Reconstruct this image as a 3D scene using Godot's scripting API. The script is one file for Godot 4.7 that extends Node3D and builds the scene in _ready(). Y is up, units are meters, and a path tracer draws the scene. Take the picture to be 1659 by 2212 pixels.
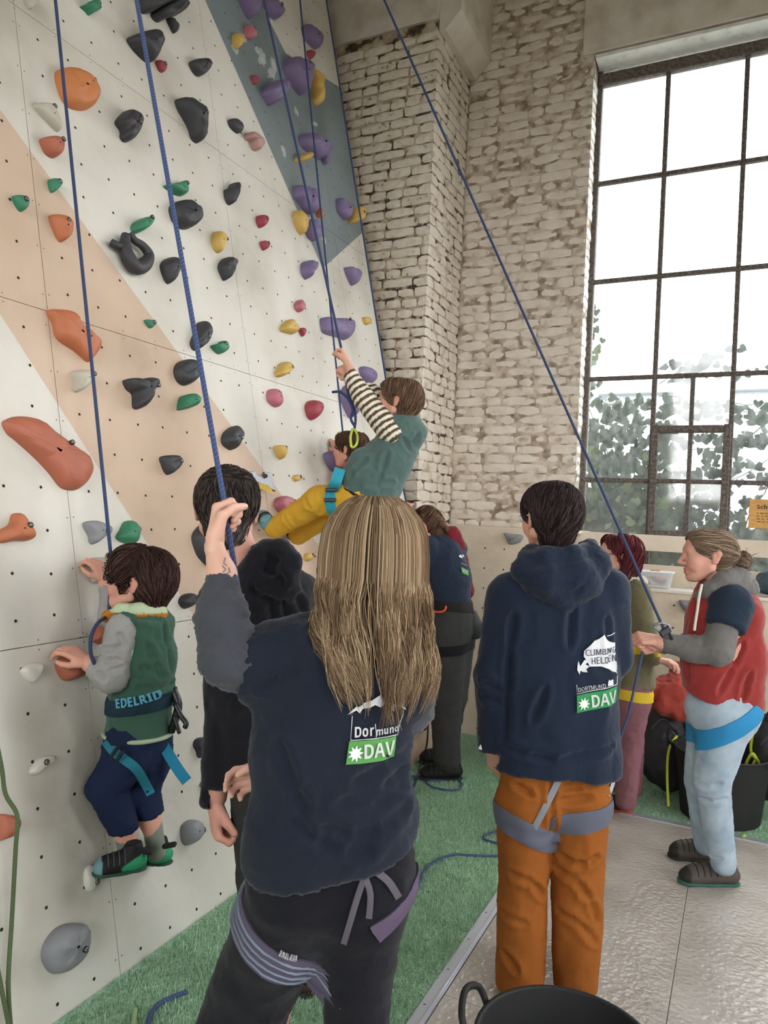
extends Node3D

# ---------------------------------------------------------------- camera numbers (photo taken as 1659 x 2212)
const F := 1576.7
const YAW := 0.45947
const PITCH := 0.0005
const ROLL := 0.04588
const LEAN := 0.21918          # the climbing wall leans back by this angle
const EYE := Vector3(0, 1.6, 0)
var cr: Vector3
var cu: Vector3
var cf: Vector3
var SL: Transform3D             # climbing wall frame: x along the wall, y up the slab, z out of it
var rng := RandomNumberGenerator.new()
var mats := {}
var taken := {}
var soft: NoiseTexture2D
var grain: NoiseTexture2D

class MB:
	var v := PackedVector3Array()
	var c := PackedColorArray()
	var uv := PackedVector2Array()
	var ix := PackedInt32Array()
	var col := Color.WHITE
	func p(a: Vector3, t := Vector2.ZERO) -> int:
		v.append(a); c.append(col); uv.append(t)
		return v.size() - 1
	func t3(a: int, b: int, d: int) -> void:      # counter-clockwise seen from outside
		ix.append(a); ix.append(d); ix.append(b)
	func tri(a: Vector3, b: Vector3, d: Vector3) -> void:
		t3(p(a), p(b), p(d))
	func quad(a: Vector3, b: Vector3, d: Vector3, e: Vector3) -> void:
		var i := p(a, Vector2(0, 0)); p(b, Vector2(1, 0)); p(d, Vector2(1, 1)); p(e, Vector2(0, 1))
		t3(i, i + 1, i + 2); t3(i, i + 2, i + 3)
	func box(tr: Transform3D, size: Vector3, bevel := 0.0) -> void:
		var h := size * 0.5
		var b: float = min(bevel, min(h.x, min(h.y, h.z)) * 0.9)
		for ax in 3:
			for s in [-1.0, 1.0]:
				var u := (ax + 1) % 3
				var w := (ax + 2) % 3
				var q := []
				for k in [[-1, -1], [1, -1], [1, 1], [-1, 1]]:
					var a := Vector3.ZERO
					a[ax] = h[ax] * s; a[u] = (h[u] - b) * k[0] * s; a[w] = (h[w] - b) * k[1]
					q.append(tr * a)
				quad(q[0], q[1], q[2], q[3])
				if b > 0.0 and s > 0:
					for t in [-1.0, 1.0]:
						for o in [-1.0, 1.0]:       # bevels between ax=s.. and u
							var e := []
							for m in [-1.0, 1.0]:
								var a1 := Vector3.ZERO
								a1[ax] = h[ax] * o; a1[u] = (h[u] - b) * t; a1[w] = (h[w] - b) * m
								var a2 := Vector3.ZERO
								a2[ax] = (h[ax] - b) * o; a2[u] = h[u] * t; a2[w] = (h[w] - b) * m
								e.append([tr * a1, tr * a2])
							if t * o > 0:
								quad(e[0][0], e[0][1], e[1][1], e[1][0])
							else:
								quad(e[0][1], e[0][0], e[1][0], e[1][1])
		if b > 0.0:
			for x in [-1.0, 1.0]:
				for y in [-1.0, 1.0]:
					for z in [-1.0, 1.0]:
						var a := tr * Vector3(h.x * x, (h.y - b) * y, (h.z - b) * z)
						var d := tr * Vector3((h.x - b) * x, h.y * y, (h.z - b) * z)
						var e := tr * Vector3((h.x - b) * x, (h.y - b) * y, h.z * z)
						if x * y * z > 0: tri(a, d, e)
						else: tri(a, e, d)
	func grid(rows: Array, closed := false) -> void:    # rows of equal length, shared vertices
		var m: int = rows[0].size()
		var st := v.size()
		for r in rows.size():
			for k in m:
				p(rows[r][k], Vector2(float(k) / m, float(r) / max(1, rows.size() - 1)))
		for r in rows.size() - 1:
			for k in (m if closed else m - 1):
				var k2 := (k + 1) % m
				t3(st + r * m + k, st + r * m + k2, st + (r + 1) * m + k2)
				t3(st + r * m + k, st + (r + 1) * m + k2, st + (r + 1) * m + k)
	func tube(path: Array, rad, sides := 8, caps := true, vs := 1.0) -> void:
		var n := path.size()
		var st := v.size()
		var up := Vector3.UP
		var len := 0.0
		var td: Vector3 = (path[1] - path[0]).normalized()
		if abs(td.dot(up)) > 0.9: up = Vector3.RIGHT
		for i in n:
			var t: Vector3 = (path[min(i + 1, n - 1)] - path[max(i - 1, 0)]).normalized()
			var x := up.cross(t).normalized()
			up = t.cross(x)
			if i > 0: len += path[i].distance_to(path[i - 1])
			var r: float = rad[i] if rad is Array else rad
			for k in sides:
				var a := TAU * k / sides
				p(path[i] + (x * cos(a) + up * sin(a)) * r, Vector2(float(k) / sides, len * vs))
		for i in n - 1:
			for k in sides:
				var a := st + i * sides + k
				var b := st + i * sides + (k + 1) % sides
				t3(a, b, b + sides); t3(a, b + sides, a + sides)
		if caps:
			for e in 2:
				var o := (0 if e == 0 else n - 1)
				var ci := p(path[o])
				for k in sides:
					var a := st + o * sides + k
					var b := st + o * sides + (k + 1) % sides
					if e == 0: t3(ci, b, a)
					else: t3(ci, a, b)
	func prism(poly: PackedVector2Array, z0: float, z1: float, tr: Transform3D, bev := 0.0) -> void:
		if Geometry2D.is_polygon_clockwise(poly): poly.reverse()
		var n := poly.size()
		var top := poly.duplicate()
		if bev > 0.0:
			for k in n:
				var d1 := (poly[k] - poly[(k + n - 1) % n]).normalized()
				var d2 := (poly[(k + 1) % n] - poly[k]).normalized()
				var b := (Vector2(-d1.y, d1.x) + Vector2(-d2.y, d2.x))
				top[k] = poly[k] + b * (bev / max(0.4, 0.5 * b.length_squared()))
		for k in n:
			var k2 := (k + 1) % n
			quad(tr * Vector3(poly[k].x, poly[k].y, z0), tr * Vector3(poly[k2].x, poly[k2].y, z0), tr * Vector3(poly[k2].x, poly[k2].y, z1 - bev), tr * Vector3(poly[k].x, poly[k].y, z1 - bev))
			if bev > 0.0:
				quad(tr * Vector3(poly[k].x, poly[k].y, z1 - bev), tr * Vector3(poly[k2].x, poly[k2].y, z1 - bev), tr * Vector3(top[k2].x, top[k2].y, z1), tr * Vector3(top[k].x, top[k].y, z1))
		var t := Geometry2D.triangulate_polygon(top)
		for e in 2:
			var st := v.size()
			for q in (top if e == 0 else poly): p(tr * Vector3(q.x, q.y, z1 if e == 0 else z0), q)
			for k in range(0, t.size(), 3):
				if e == 0: t3(st + t[k], st + t[k + 1], st + t[k + 2])
				else: t3(st + t[k], st + t[k + 2], st + t[k + 1])
	func lathe(prof: Array, tr: Transform3D, sides := 24) -> void:   # Vector2(radius, height), bottom to top outside
		var rows := []
		for q in prof:
			var r := []
			for k in sides:
				var a := TAU * k / sides
				r.append(tr * Vector3(cos(a) * q.x, q.y, -sin(a) * q.x))
			rows.append(r)
		grid(rows, true)
	func disc(tr: Transform3D, r: float, sides := 10) -> void:        # facing +z of tr
		var ci := p(tr.origin)
		var st := v.size()
		for k in sides:
			var a := TAU * k / sides
			p(tr * Vector3(cos(a) * r, sin(a) * r, 0))
		for k in sides: t3(ci, st + k, st + (k + 1) % sides)
	func normals() -> PackedVector3Array:
		var n := PackedVector3Array()
		n.resize(v.size())
		for i in range(0, ix.size(), 3):
			var a := ix[i]; var b := ix[i + 1]; var d := ix[i + 2]
			var q := (v[d] - v[a]).cross(v[b] - v[a])
			n[a] += q; n[b] += q; n[d] += q
		for i in n.size(): n[i] = n[i].normalized()
		return n
	func mesh(m: Material) -> ArrayMesh:
		var a := []
		a.resize(Mesh.ARRAY_MAX)
		a[Mesh.ARRAY_VERTEX] = v; a[Mesh.ARRAY_NORMAL] = normals(); a[Mesh.ARRAY_COLOR] = c; a[Mesh.ARRAY_TEX_UV] = uv; a[Mesh.ARRAY_INDEX] = ix
		var o := ArrayMesh.new()
		o.add_surface_from_arrays(Mesh.PRIMITIVE_TRIANGLES, a)
		o.surface_set_material(0, m)
		return o

# ---------------------------------------------------------------- smooth solids from tapered capsules, meshed as surface nets
class Field:
	var pr := []                 # [a, b, ra, rb, flat direction, flatness, blend, op, colour]
	var cuts := []               # [point, outward normal, reach]
	var k := 0.02
	var foldf = null
	func add(a: Vector3, b: Vector3, ra: float, rb := -1.0, n := Vector3.ZERO, flat := 1.0, blend := -1.0, op := 0, col = null) -> void:
		pr.append([a, b, ra, (ra if rb < 0 else rb), n.normalized(), flat, (k if blend < 0 else blend), op, col])
	func cut(q: Vector3, n: Vector3, reach := 9.0) -> void:
		cuts.append([q, n.normalized(), reach])
	func eval(q: Vector3) -> float:
		var g := 1.0
		for e in pr:
			var pa: Vector3 = q - e[0]
			var ba: Vector3 = e[1] - e[0]
			if e[5] < 1.0:
				var s: float = 1.0 / e[5] - 1.0
				pa += e[4] * (pa.dot(e[4]) * s); ba += e[4] * (ba.dot(e[4]) * s)
			var h: float = clamp(pa.dot(ba) / max(ba.length_squared(), 1e-9), 0.0, 1.0)
			var d: float = (pa - ba * h).length() - lerp(float(e[2]), float(e[3]), h)
			if e[7] == 1:
				g = max(g, -d)
			else:
				var m: float = max(e[6] - abs(g - d), 0.0)
				g = min(g, d) - m * m * 0.25 / max(e[6], 1e-6)
		return g
	func grad(q: Vector3) -> Vector3:
		var e := 0.002
		return Vector3(eval(q + Vector3(e, 0, 0)) - eval(q - Vector3(e, 0, 0)), eval(q + Vector3(0, e, 0)) - eval(q - Vector3(0, e, 0)), eval(q + Vector3(0, 0, e)) - eval(q - Vector3(0, 0, e))).normalized()
	func hit(o: Vector3, dir: Vector3, far := 0.6) -> Vector3:       # first surface point along a ray, or the far end
		var t := 0.0
		for i in 40:
			var d := eval(o + dir * t)
			if d < 0.0006: break
			t += max(d * 0.6, 0.0006)
			if t > far: break
		var e := o + dir * t
		if foldf != null: e -= dir * (float(foldf.call(e)) + 0.001)
		return e
	func colour(q: Vector3, base: Color) -> Color:
		var best := 1e9
		var c := base
		for e in pr:
			if e[8] == null: continue
			var pa: Vector3 = q - e[0]
			var ba: Vector3 = e[1] - e[0]
			var h: float = clamp(pa.dot(ba) / max(ba.length_squared(), 1e-9), 0.0, 1.0)
			var d: float = (pa - ba * h).length() - lerp(float(e[2]), float(e[3]), h)
			if d < best:
				best = d
				c = e[8]
		return c
	func mesh(mb: MB, cell: float, base: Color, paint = null, fold = null) -> void:
		var lo := Vector3(1e9, 1e9, 1e9)
		var hi := -lo
		for e in pr:
			if e[7] == 1: continue
			var r: float = max(e[2], e[3]) + cell * 2.0 + 0.006
			var rv := Vector3(r, r, r)
			lo = lo.min(e[0] - rv).min(e[1] - rv); hi = hi.max(e[0] + rv).max(e[1] + rv)
		var nx := int((hi.x - lo.x) / cell) + 2
		var ny := int((hi.y - lo.y) / cell) + 2
		var nz := int((hi.z - lo.z) / cell) + 2
		var sxy := nx * ny
		var g := PackedFloat32Array()
		g.resize(nx * ny * nz)
		g.fill(0.3)
		for e in pr:
			var a: Vector3 = e[0]
			var b: Vector3 = e[1]
			var ra: float = e[2]
			var rb: float = e[3]
			var fl: float = e[5]
			var nn: Vector3 = e[4]
			var kk: float = max(e[6], 1e-6)
			var op: int = e[7]
			var R: float = max(ra, rb) + kk + cell * 2.5
			var rv := Vector3(R, R, R)
			var mn := (a.min(b) - rv - lo) / cell
			var mx := (a.max(b) + rv - lo) / cell
			var x0: int = max(0, int(mn.x)); var x1: int = min(nx - 1, int(mx.x) + 1)
			var y0: int = max(0, int(mn.y)); var y1: int = min(ny - 1, int(mx.y) + 1)
			var z0: int = max(0, int(mn.z)); var z1: int = min(nz - 1, int(mx.z) + 1)
			var ba := b - a
			var s := 1.0 / fl - 1.0
			if fl < 1.0: ba += nn * (ba.dot(nn) * s)
			var inv: float = 1.0 / max(ba.length_squared(), 1e-9)
			var dr := rb - ra
			for z in range(z0, z1 + 1):
				for y in range(y0, y1 + 1):
					var o := z * sxy + y * nx
					for x in range(x0, x1 + 1):
						var pa := lo + Vector3(x, y, z) * cell - a
						if fl < 1.0: pa += nn * (pa.dot(nn) * s)
						var h := pa.dot(ba) * inv
						if h < 0.0: h = 0.0
						elif h > 1.0: h = 1.0
						var d := (pa - ba * h).length() - ra - dr * h
						var w := g[o + x]
						if op == 1:
							if -d > w: g[o + x] = -d
						else:
							var m := kk - absf(w - d)
							if d < w: w = d
							if m > 0.0: w -= m * m * 0.25 / kk
							g[o + x] = w
		for q in cuts:
			var R: float = q[2]
			var mn: Vector3 = (q[0] - Vector3(R, R, R) - lo) / cell
			var mx: Vector3 = (q[0] + Vector3(R, R, R) - lo) / cell
			for z in range(max(0, int(mn.z)), min(nz - 1, int(mx.z)) + 1):
				for y in range(max(0, int(mn.y)), min(ny - 1, int(mx.y)) + 1):
					for x in range(max(0, int(mn.x)), min(nx - 1, int(mx.x)) + 1):
						var pp: Vector3 = lo + Vector3(x, y, z) * cell - q[0]
						if pp.length() > R: continue
						var d: float = pp.dot(q[1])
						if d > g[z * sxy + y * nx + x]: g[z * sxy + y * nx + x] = d
		foldf = fold
		var id := PackedInt32Array()
		id.resize(g.size())
		var st := mb.v.size()
		var vs := PackedVector3Array()
		for z in nz - 1:
			for y in ny - 1:
				var o := z * sxy + y * nx
				for x in nx - 1:
					var i := o + x
					var a0 := g[i]
					if a0 > cell * 4.5 or a0 < -cell * 4.5: continue
					var a1 := g[i + 1]; var a2 := g[i + nx]; var a3 := g[i + nx + 1]
					var a4 := g[i + sxy]; var a5 := g[i + sxy + 1]; var a6 := g[i + sxy + nx]; var a7 := g[i + sxy + nx + 1]
					var neg := int(a0 < 0) + int(a1 < 0) + int(a2 < 0) + int(a3 < 0) + int(a4 < 0) + int(a5 < 0) + int(a6 < 0) + int(a7 < 0)
					if neg == 0 or neg == 8: continue
					var q := Vector3.ZERO
					var n := 0
					if (a0 < 0) != (a1 < 0): q += Vector3(a0 / (a0 - a1), 0, 0); n += 1
					if (a2 < 0) != (a3 < 0): q += Vector3(a2 / (a2 - a3), 1, 0); n += 1
					if (a4 < 0) != (a5 < 0): q += Vector3(a4 / (a4 - a5), 0, 1); n += 1
					if (a6 < 0) != (a7 < 0): q += Vector3(a6 / (a6 - a7), 1, 1); n += 1
					if (a0 < 0) != (a2 < 0): q += Vector3(0, a0 / (a0 - a2), 0); n += 1
					if (a1 < 0) != (a3 < 0): q += Vector3(1, a1 / (a1 - a3), 0); n += 1
					if (a4 < 0) != (a6 < 0): q += Vector3(0, a4 / (a4 - a6), 1); n += 1
					if (a5 < 0) != (a7 < 0): q += Vector3(1, a5 / (a5 - a7), 1); n += 1
					if (a0 < 0) != (a4 < 0): q += Vector3(0, 0, a0 / (a0 - a4)); n += 1
					if (a1 < 0) != (a5 < 0): q += Vector3(1, 0, a1 / (a1 - a5)); n += 1
					if (a2 < 0) != (a6 < 0): q += Vector3(0, 1, a2 / (a2 - a6)); n += 1
					if (a3 < 0) != (a7 < 0): q += Vector3(1, 1, a3 / (a3 - a7)); n += 1
					id[i] = st + vs.size() + 1
					vs.append(lo + (Vector3(x, y, z) + q / n) * cell)
		var b0 := mb.ix.size()
		for z in range(1, nz - 1):
			for y in range(1, ny - 1):
				var o := z * sxy + y * nx
				for x in range(1, nx - 1):
					var i := o + x
					if id[i] == 0: continue
					var s := g[i] < 0
					if s != (g[i + 1] < 0):
						q4(mb, id[i - nx - sxy] - 1, id[i - sxy] - 1, id[i] - 1, id[i - nx] - 1, s)
					if s != (g[i + nx] < 0):
						q4(mb, id[i - 1 - sxy] - 1, id[i - 1] - 1, id[i] - 1, id[i - sxy] - 1, s)
					if s != (g[i + sxy] < 0):
						q4(mb, id[i - 1 - nx] - 1, id[i - nx] - 1, id[i] - 1, id[i - 1] - 1, s)
		if fold != null:
			var n := PackedVector3Array()
			n.resize(vs.size())
			for i in range(b0, mb.ix.size(), 3):
				var a := mb.ix[i] - st; var b := mb.ix[i + 1] - st; var d := mb.ix[i + 2] - st
				var q := (vs[d] - vs[a]).cross(vs[b] - vs[a])
				n[a] += q; n[b] += q; n[d] += q
			for i in vs.size(): vs[i] += n[i].normalized() * fold.call(vs[i])
		for q in vs:
			mb.col = paint.call(q) if paint != null else base
			mb.p(q)
	func q4(mb: MB, a: int, b: int, d: int, e: int, s: bool) -> void:
		if a < 0 or b < 0 or d < 0 or e < 0: return
		if s:
			mb.t3(a, b, d); mb.t3(a, d, e)
		else:
			mb.t3(a, d, b); mb.t3(a, e, d)

# ---------------------------------------------------------------- small helpers
func hx(h: String) -> Color:                         # sRGB hex to the linear value that vertex colours hold
	return Color(h).srgb_to_linear()
func ray(px: float, py: float) -> Vector3:
	return cf + cr * ((px - 829.5) / F) - cu * ((py - 1106.0) / F)
func at(px: float, py: float, depth: float) -> Vector3:
	return EYE + ray(px, py) * depth
func on_floor(px: float, py: float, h := 0.0) -> Vector3:
	var d := ray(px, py)
	return EYE + d * ((h - EYE.y) / d.y)
func on_z(px: float, py: float, z: float) -> Vector3:
	var d := ray(px, py)
	return EYE + d * (z / d.z)
func on_slab(px: float, py: float, off := 0.0) -> Vector3:
	var d := ray(px, py)
	var n := SL.basis.z
	return EYE + d * ((SL.origin + n * off - EYE).dot(n) / d.dot(n))
func slab_uv(px: float, py: float) -> Vector2:
	var q := SL.affine_inverse() * on_slab(px, py)
	return Vector2(q.x, q.y)
func numbered(n: String) -> String:
	if not taken.has(n):
		taken[n] = 0
		return n
	taken[n] += 1
	return "%s_%03d" % [n, taken[n]]
func thing(called: String, label: String, category: String, pos := Vector3.ZERO, group := "") -> Node3D:
	var o := Node3D.new()
	o.name = numbered(called); add_child(o); o.position = pos
	o.set_meta("label", label); o.set_meta("category", category)
	if group != "": o.set_meta("group", group)
	return o
func structure(called: String, label: String, category: String) -> Node3D:
	var o := thing(called, label, category)
	o.set_meta("kind", "structure")
	return o
func part(called: String, mb: MB, m: Material, parent: Node3D, local := false) -> MeshInstance3D:
	var o := MeshInstance3D.new()
	o.name = called; o.mesh = mb.mesh(m); parent.add_child(o, true)
	if not local: o.global_transform = Transform3D.IDENTITY
	return o
func inst(called: String, me: Mesh, tr: Transform3D, parent: Node3D) -> MeshInstance3D:
	var o := MeshInstance3D.new()
	o.name = called; o.mesh = me; parent.add_child(o, true); o.transform = tr
	return o
func mat(key: String, rough := 0.7, spec := 0.5, nrm := 0.0, scale := 1.0, metal := 0.0) -> StandardMaterial3D:    # vertex coloured
	var id := "v%s%.2f%.2f%.2f%.2f%.2f" % [key, rough, spec, nrm, scale, metal]
	if mats.has(id): return mats[id]
	var m := StandardMaterial3D.new()
	m.vertex_color_use_as_albedo = true
	m.roughness = rough; m.metallic_specular = spec; m.metallic = metal
	m.cull_mode = BaseMaterial3D.CULL_DISABLED
	if nrm > 0.0:
		m.normal_enabled = true; m.normal_texture = grain; m.normal_scale = nrm
		m.uv1_triplanar = true; m.uv1_world_triplanar = true; m.uv1_scale = Vector3.ONE * scale
	mats[id] = m
	return m
func cloth(rim := 0.0) -> StandardMaterial3D:
	var m := mat("cloth%.1f" % rim, 0.92, 0.3, 0.5, 9.0)
	if rim > 0.0:
		m.rim_enabled = true; m.rim = rim; m.rim_tint = 0.6
	return m
func plain(h: String, rough := 0.7, metal := 0.0, spec := 0.5) -> StandardMaterial3D:
	var id := "p%s%.2f%.2f%.2f" % [h, rough, metal, spec]
	if mats.has(id): return mats[id]
	var m := StandardMaterial3D.new()
	m.albedo_color = Color(h); m.roughness = rough; m.metallic = metal; m.metallic_specular = spec
	m.cull_mode = BaseMaterial3D.CULL_DISABLED
	mats[id] = m
	return m
func noise_tex(freq: float, normal: bool, ramp = null, seed := 1, oct := 4, size := 512) -> NoiseTexture2D:
	var n := FastNoiseLite.new()
	n.noise_type = FastNoiseLite.TYPE_SIMPLEX_SMOOTH; n.frequency = freq; n.seed = seed; n.fractal_octaves = oct
	var t := NoiseTexture2D.new()
	t.width = size; t.height = size; t.seamless = true; t.noise = n
	t.as_normal_map = normal; t.bump_strength = 6.0
	if ramp != null:
		var g := Gradient.new()
		g.offsets = PackedFloat32Array(); g.colors = PackedColorArray()
		var off := PackedFloat32Array(); var cols := PackedColorArray()
		for q in ramp: off.append(q[0]); cols.append(Color(q[1]))
		g.offsets = off; g.colors = cols
		t.color_ramp = g
	return t
func surf(tex: Texture2D, scale: Vector3, rough: float, nrm: Texture2D = null, ns := 1.0, spec := 0.5) -> StandardMaterial3D:    # triplanar surface
	var m := StandardMaterial3D.new()
	m.albedo_texture = tex; m.roughness = rough; m.metallic_specular = spec
	m.uv1_triplanar = true; m.uv1_world_triplanar = true; m.uv1_scale = scale
	m.cull_mode = BaseMaterial3D.CULL_DISABLED
	if nrm:
		m.normal_enabled = true; m.normal_texture = nrm; m.normal_scale = ns
	return m
func spline(pts: Array, per := 6) -> Array:
	var o := []
	for i in pts.size() - 1:
		var a: Vector3 = pts[max(i - 1, 0)]
		var b: Vector3 = pts[i]
		var c: Vector3 = pts[i + 1]
		var d: Vector3 = pts[min(i + 2, pts.size() - 1)]
		for k in per: o.append(b.cubic_interpolate(c, a, d, float(k) / per))
	o.append(pts[-1])
	return o
func frame(o: Vector3, y: Vector3, z: Vector3) -> Transform3D:      # y kept, z made square to it
	y = y.normalized()
	var x := y.cross(z).normalized()
	return Transform3D(Basis(x, y, x.cross(y).normalized()), o)
func boxm(center: Vector3, size: Vector3, bevel := 0.0) -> MB:
	var mb := MB.new()
	mb.box(Transform3D(Basis(), center), size, bevel)
	return mb

# ---------------------------------------------------------------- the place
func _ready() -> void:
	rng.seed = 7
	set_camera_and_light()
	build_room()
	build_slab()
	build_end_wall()
	build_window()
	build_outside()
	build_floor()
	build_holds()
	build_small_things()
	build_ropes()
	build_people()

func set_camera_and_light() -> void:
	cf = Vector3(-sin(YAW) * cos(PITCH), sin(PITCH), -cos(YAW) * cos(PITCH))
	var r0 := Vector3(cos(YAW), 0, -sin(YAW))
	var u0 := r0.cross(cf)
	cr = r0 * cos(ROLL) + u0 * sin(ROLL)
	cu = u0 * cos(ROLL) - r0 * sin(ROLL)
	SL = Transform3D(Basis(Vector3(0, 0, -1), Vector3(-sin(LEAN), cos(LEAN), 0), Vector3(cos(LEAN), sin(LEAN), 0)), Vector3(-1.817, 0, 0))
	var cam := Camera3D.new()
	cam.fov = rad_to_deg(2.0 * atan(1106.0 / F)); cam.near = 0.05; cam.far = 200.0
	add_child(cam)
	cam.transform = Transform3D(Basis(cr, cu, -cf), EYE)
	cam.current = true
	var e := Environment.new()
	e.background_mode = Environment.BG_SKY
	var sk := ProceduralSkyMaterial.new()
	sk.sky_top_color = Color("dde1e6"); sk.sky_horizon_color = Color("f3f3f2"); sk.sky_curve = 0.2
	sk.ground_bottom_color = Color("5c6258"); sk.ground_horizon_color = Color("8d938e")
	sk.sky_energy_multiplier = 5.0; sk.ground_energy_multiplier = 2.0
	e.sky = Sky.new(); e.sky.sky_material = sk
	e.tonemap_mode = Environment.TONE_MAPPER_LINEAR
	e.tonemap_exposure = 0.275
	e.sdfgi_enabled = true; e.ssao_enabled = true; e.ssil_enabled = true
	var we := WorldEnvironment.new()
	we.environment = e
	add_child(we)
	grain = noise_tex(0.05, true, null, 3, 4)
	soft = noise_tex(0.012, true, null, 5, 5)

func opening_wall(parent: Node3D, called: String, m: Material, axis: int, face: float, thick: float, lo: Vector2, hi: Vector2, holes: Array) -> void:
	# a wall across axis (0: x, 2: z) from face outwards; lo/hi and holes in (along, height); plates between the openings
	var xs := [lo.x, hi.x]
	for h in holes: xs.append(h.position.x); xs.append(h.end.x)
	xs.sort()
	for i in xs.size() - 1:
		if xs[i + 1] - xs[i] < 0.001: continue
		var mid: float = (xs[i] + xs[i + 1]) * 0.5
		var spans := [[lo.y, hi.y]]
		for h in holes:
			if mid > h.position.x and mid < h.end.x:
				var nx := []
				for s in spans:
					if h.position.y > s[0]: nx.append([s[0], h.position.y])
					if h.end.y < s[1]: nx.append([h.end.y, s[1]])
				spans = nx
		for s in spans:
			var c := Vector3(mid, (s[0] + s[1]) * 0.5, face + thick * 0.5)
			var z := Vector3(xs[i + 1] - xs[i], s[1] - s[0], abs(thick))
			if axis == 0:
				c = Vector3(face + thick * 0.5, c.y, mid); z = Vector3(abs(thick), z.y, z.x)
			part(called, boxm(c, z), m, parent)

func build_room() -> void:
	var plaster := surf(noise_tex(0.01, false, [[0.0, "cfc7b8"], [0.5, "dcd5c7"], [1.0, "e4ded2"]], 9), Vector3.ONE * 0.4, 0.9, grain, 0.4)
	mats["plaster"] = plaster
	var o := structure("wall_left", "pale plastered hall wall behind the leaning climbing wall", "wall")
	part("wall_face", boxm(Vector3(-4.15, 4.4, 0), Vector3(0.3, 8.8, 12.6)), plaster, o)
	o = structure("wall_right", "plastered hall wall with tall windows facing the climbing wall", "wall")
	opening_wall(o, "wall_face", plaster, 0, 5.0, 0.35, Vector2(-6.2, 0), Vector2(6.2, 8.8), [Rect2(-4.0, 1.4, 2.7, 3.6), Rect2(0.4, 1.4, 2.7, 3.6)])
	o = structure("wall_rear", "plastered hall wall opposite the brick wall", "wall")
	opening_wall(o, "wall_face", plaster, 2, 6.0, 0.35, Vector2(-4.2, 0), Vector2(5.3, 8.8), [Rect2(-1.6, 2.2, 4.4, 3.6)])
	o = structure("ceiling", "white timber ceiling high above the climbing hall", "ceiling")
	part("ceiling_deck", boxm(Vector3(0.5, 8.95, 0), Vector3(9.6, 0.3, 12.8)), plaster, o)
	for k in 6:
		part("beam", boxm(Vector3(0.5, 8.68, -5.0 + k * 2.0), Vector3(9.0, 0.24, 0.16), 0.01), plain("cfc6b4", 0.8), o)
	# steel windows of the other walls
	var wn := 1
	for q in [[0, 5.17, -4.0, 2.7, 1.4, 3.6], [0, 5.17, 0.4, 2.7, 1.4, 3.6], [2, 6.17, -1.6, 4.4, 2.2, 3.6]]:
		wn += 1
		var w := structure("window_%d" % wn, ["steel framed hall window facing the low climbing board", "steel framed hall window facing the lower part of the climbing wall", "wide steel framed window in the rear hall wall"][wn - 2], "window")
		var n := int(q[3] / 0.55)
		for i in n + 1:
			var a: float = q[2] + q[3] * i / n
			var c := Vector3(q[1], q[4] + q[5] * 0.5, a) if q[0] == 0 else Vector3(a, q[4] + q[5] * 0.5, q[1])
			part("glazing_bar", boxm(c, Vector3(0.035, q[5], 0.035)), plain("4c4a48", 0.6), w)
		for j in 7:
			var y: float = q[4] + q[5] * j / 6.0
			var c := Vector3(q[1], y, q[2] + q[3] * 0.5) if q[0] == 0 else Vector3(q[2] + q[3] * 0.5, y, q[1])
			part("glazing_bar", boxm(c, Vector3(0.03, 0.035, q[3]) if q[0] == 0 else Vector3(q[3], 0.035, 0.03)), plain("4c4a48", 0.6), w)

# ---------------------------------------------------------------- climbing wall
func clip(a: PackedVector2Array, b: PackedVector2Array) -> Array:
	return Geometry2D.intersect_polygons(a, b)

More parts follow.
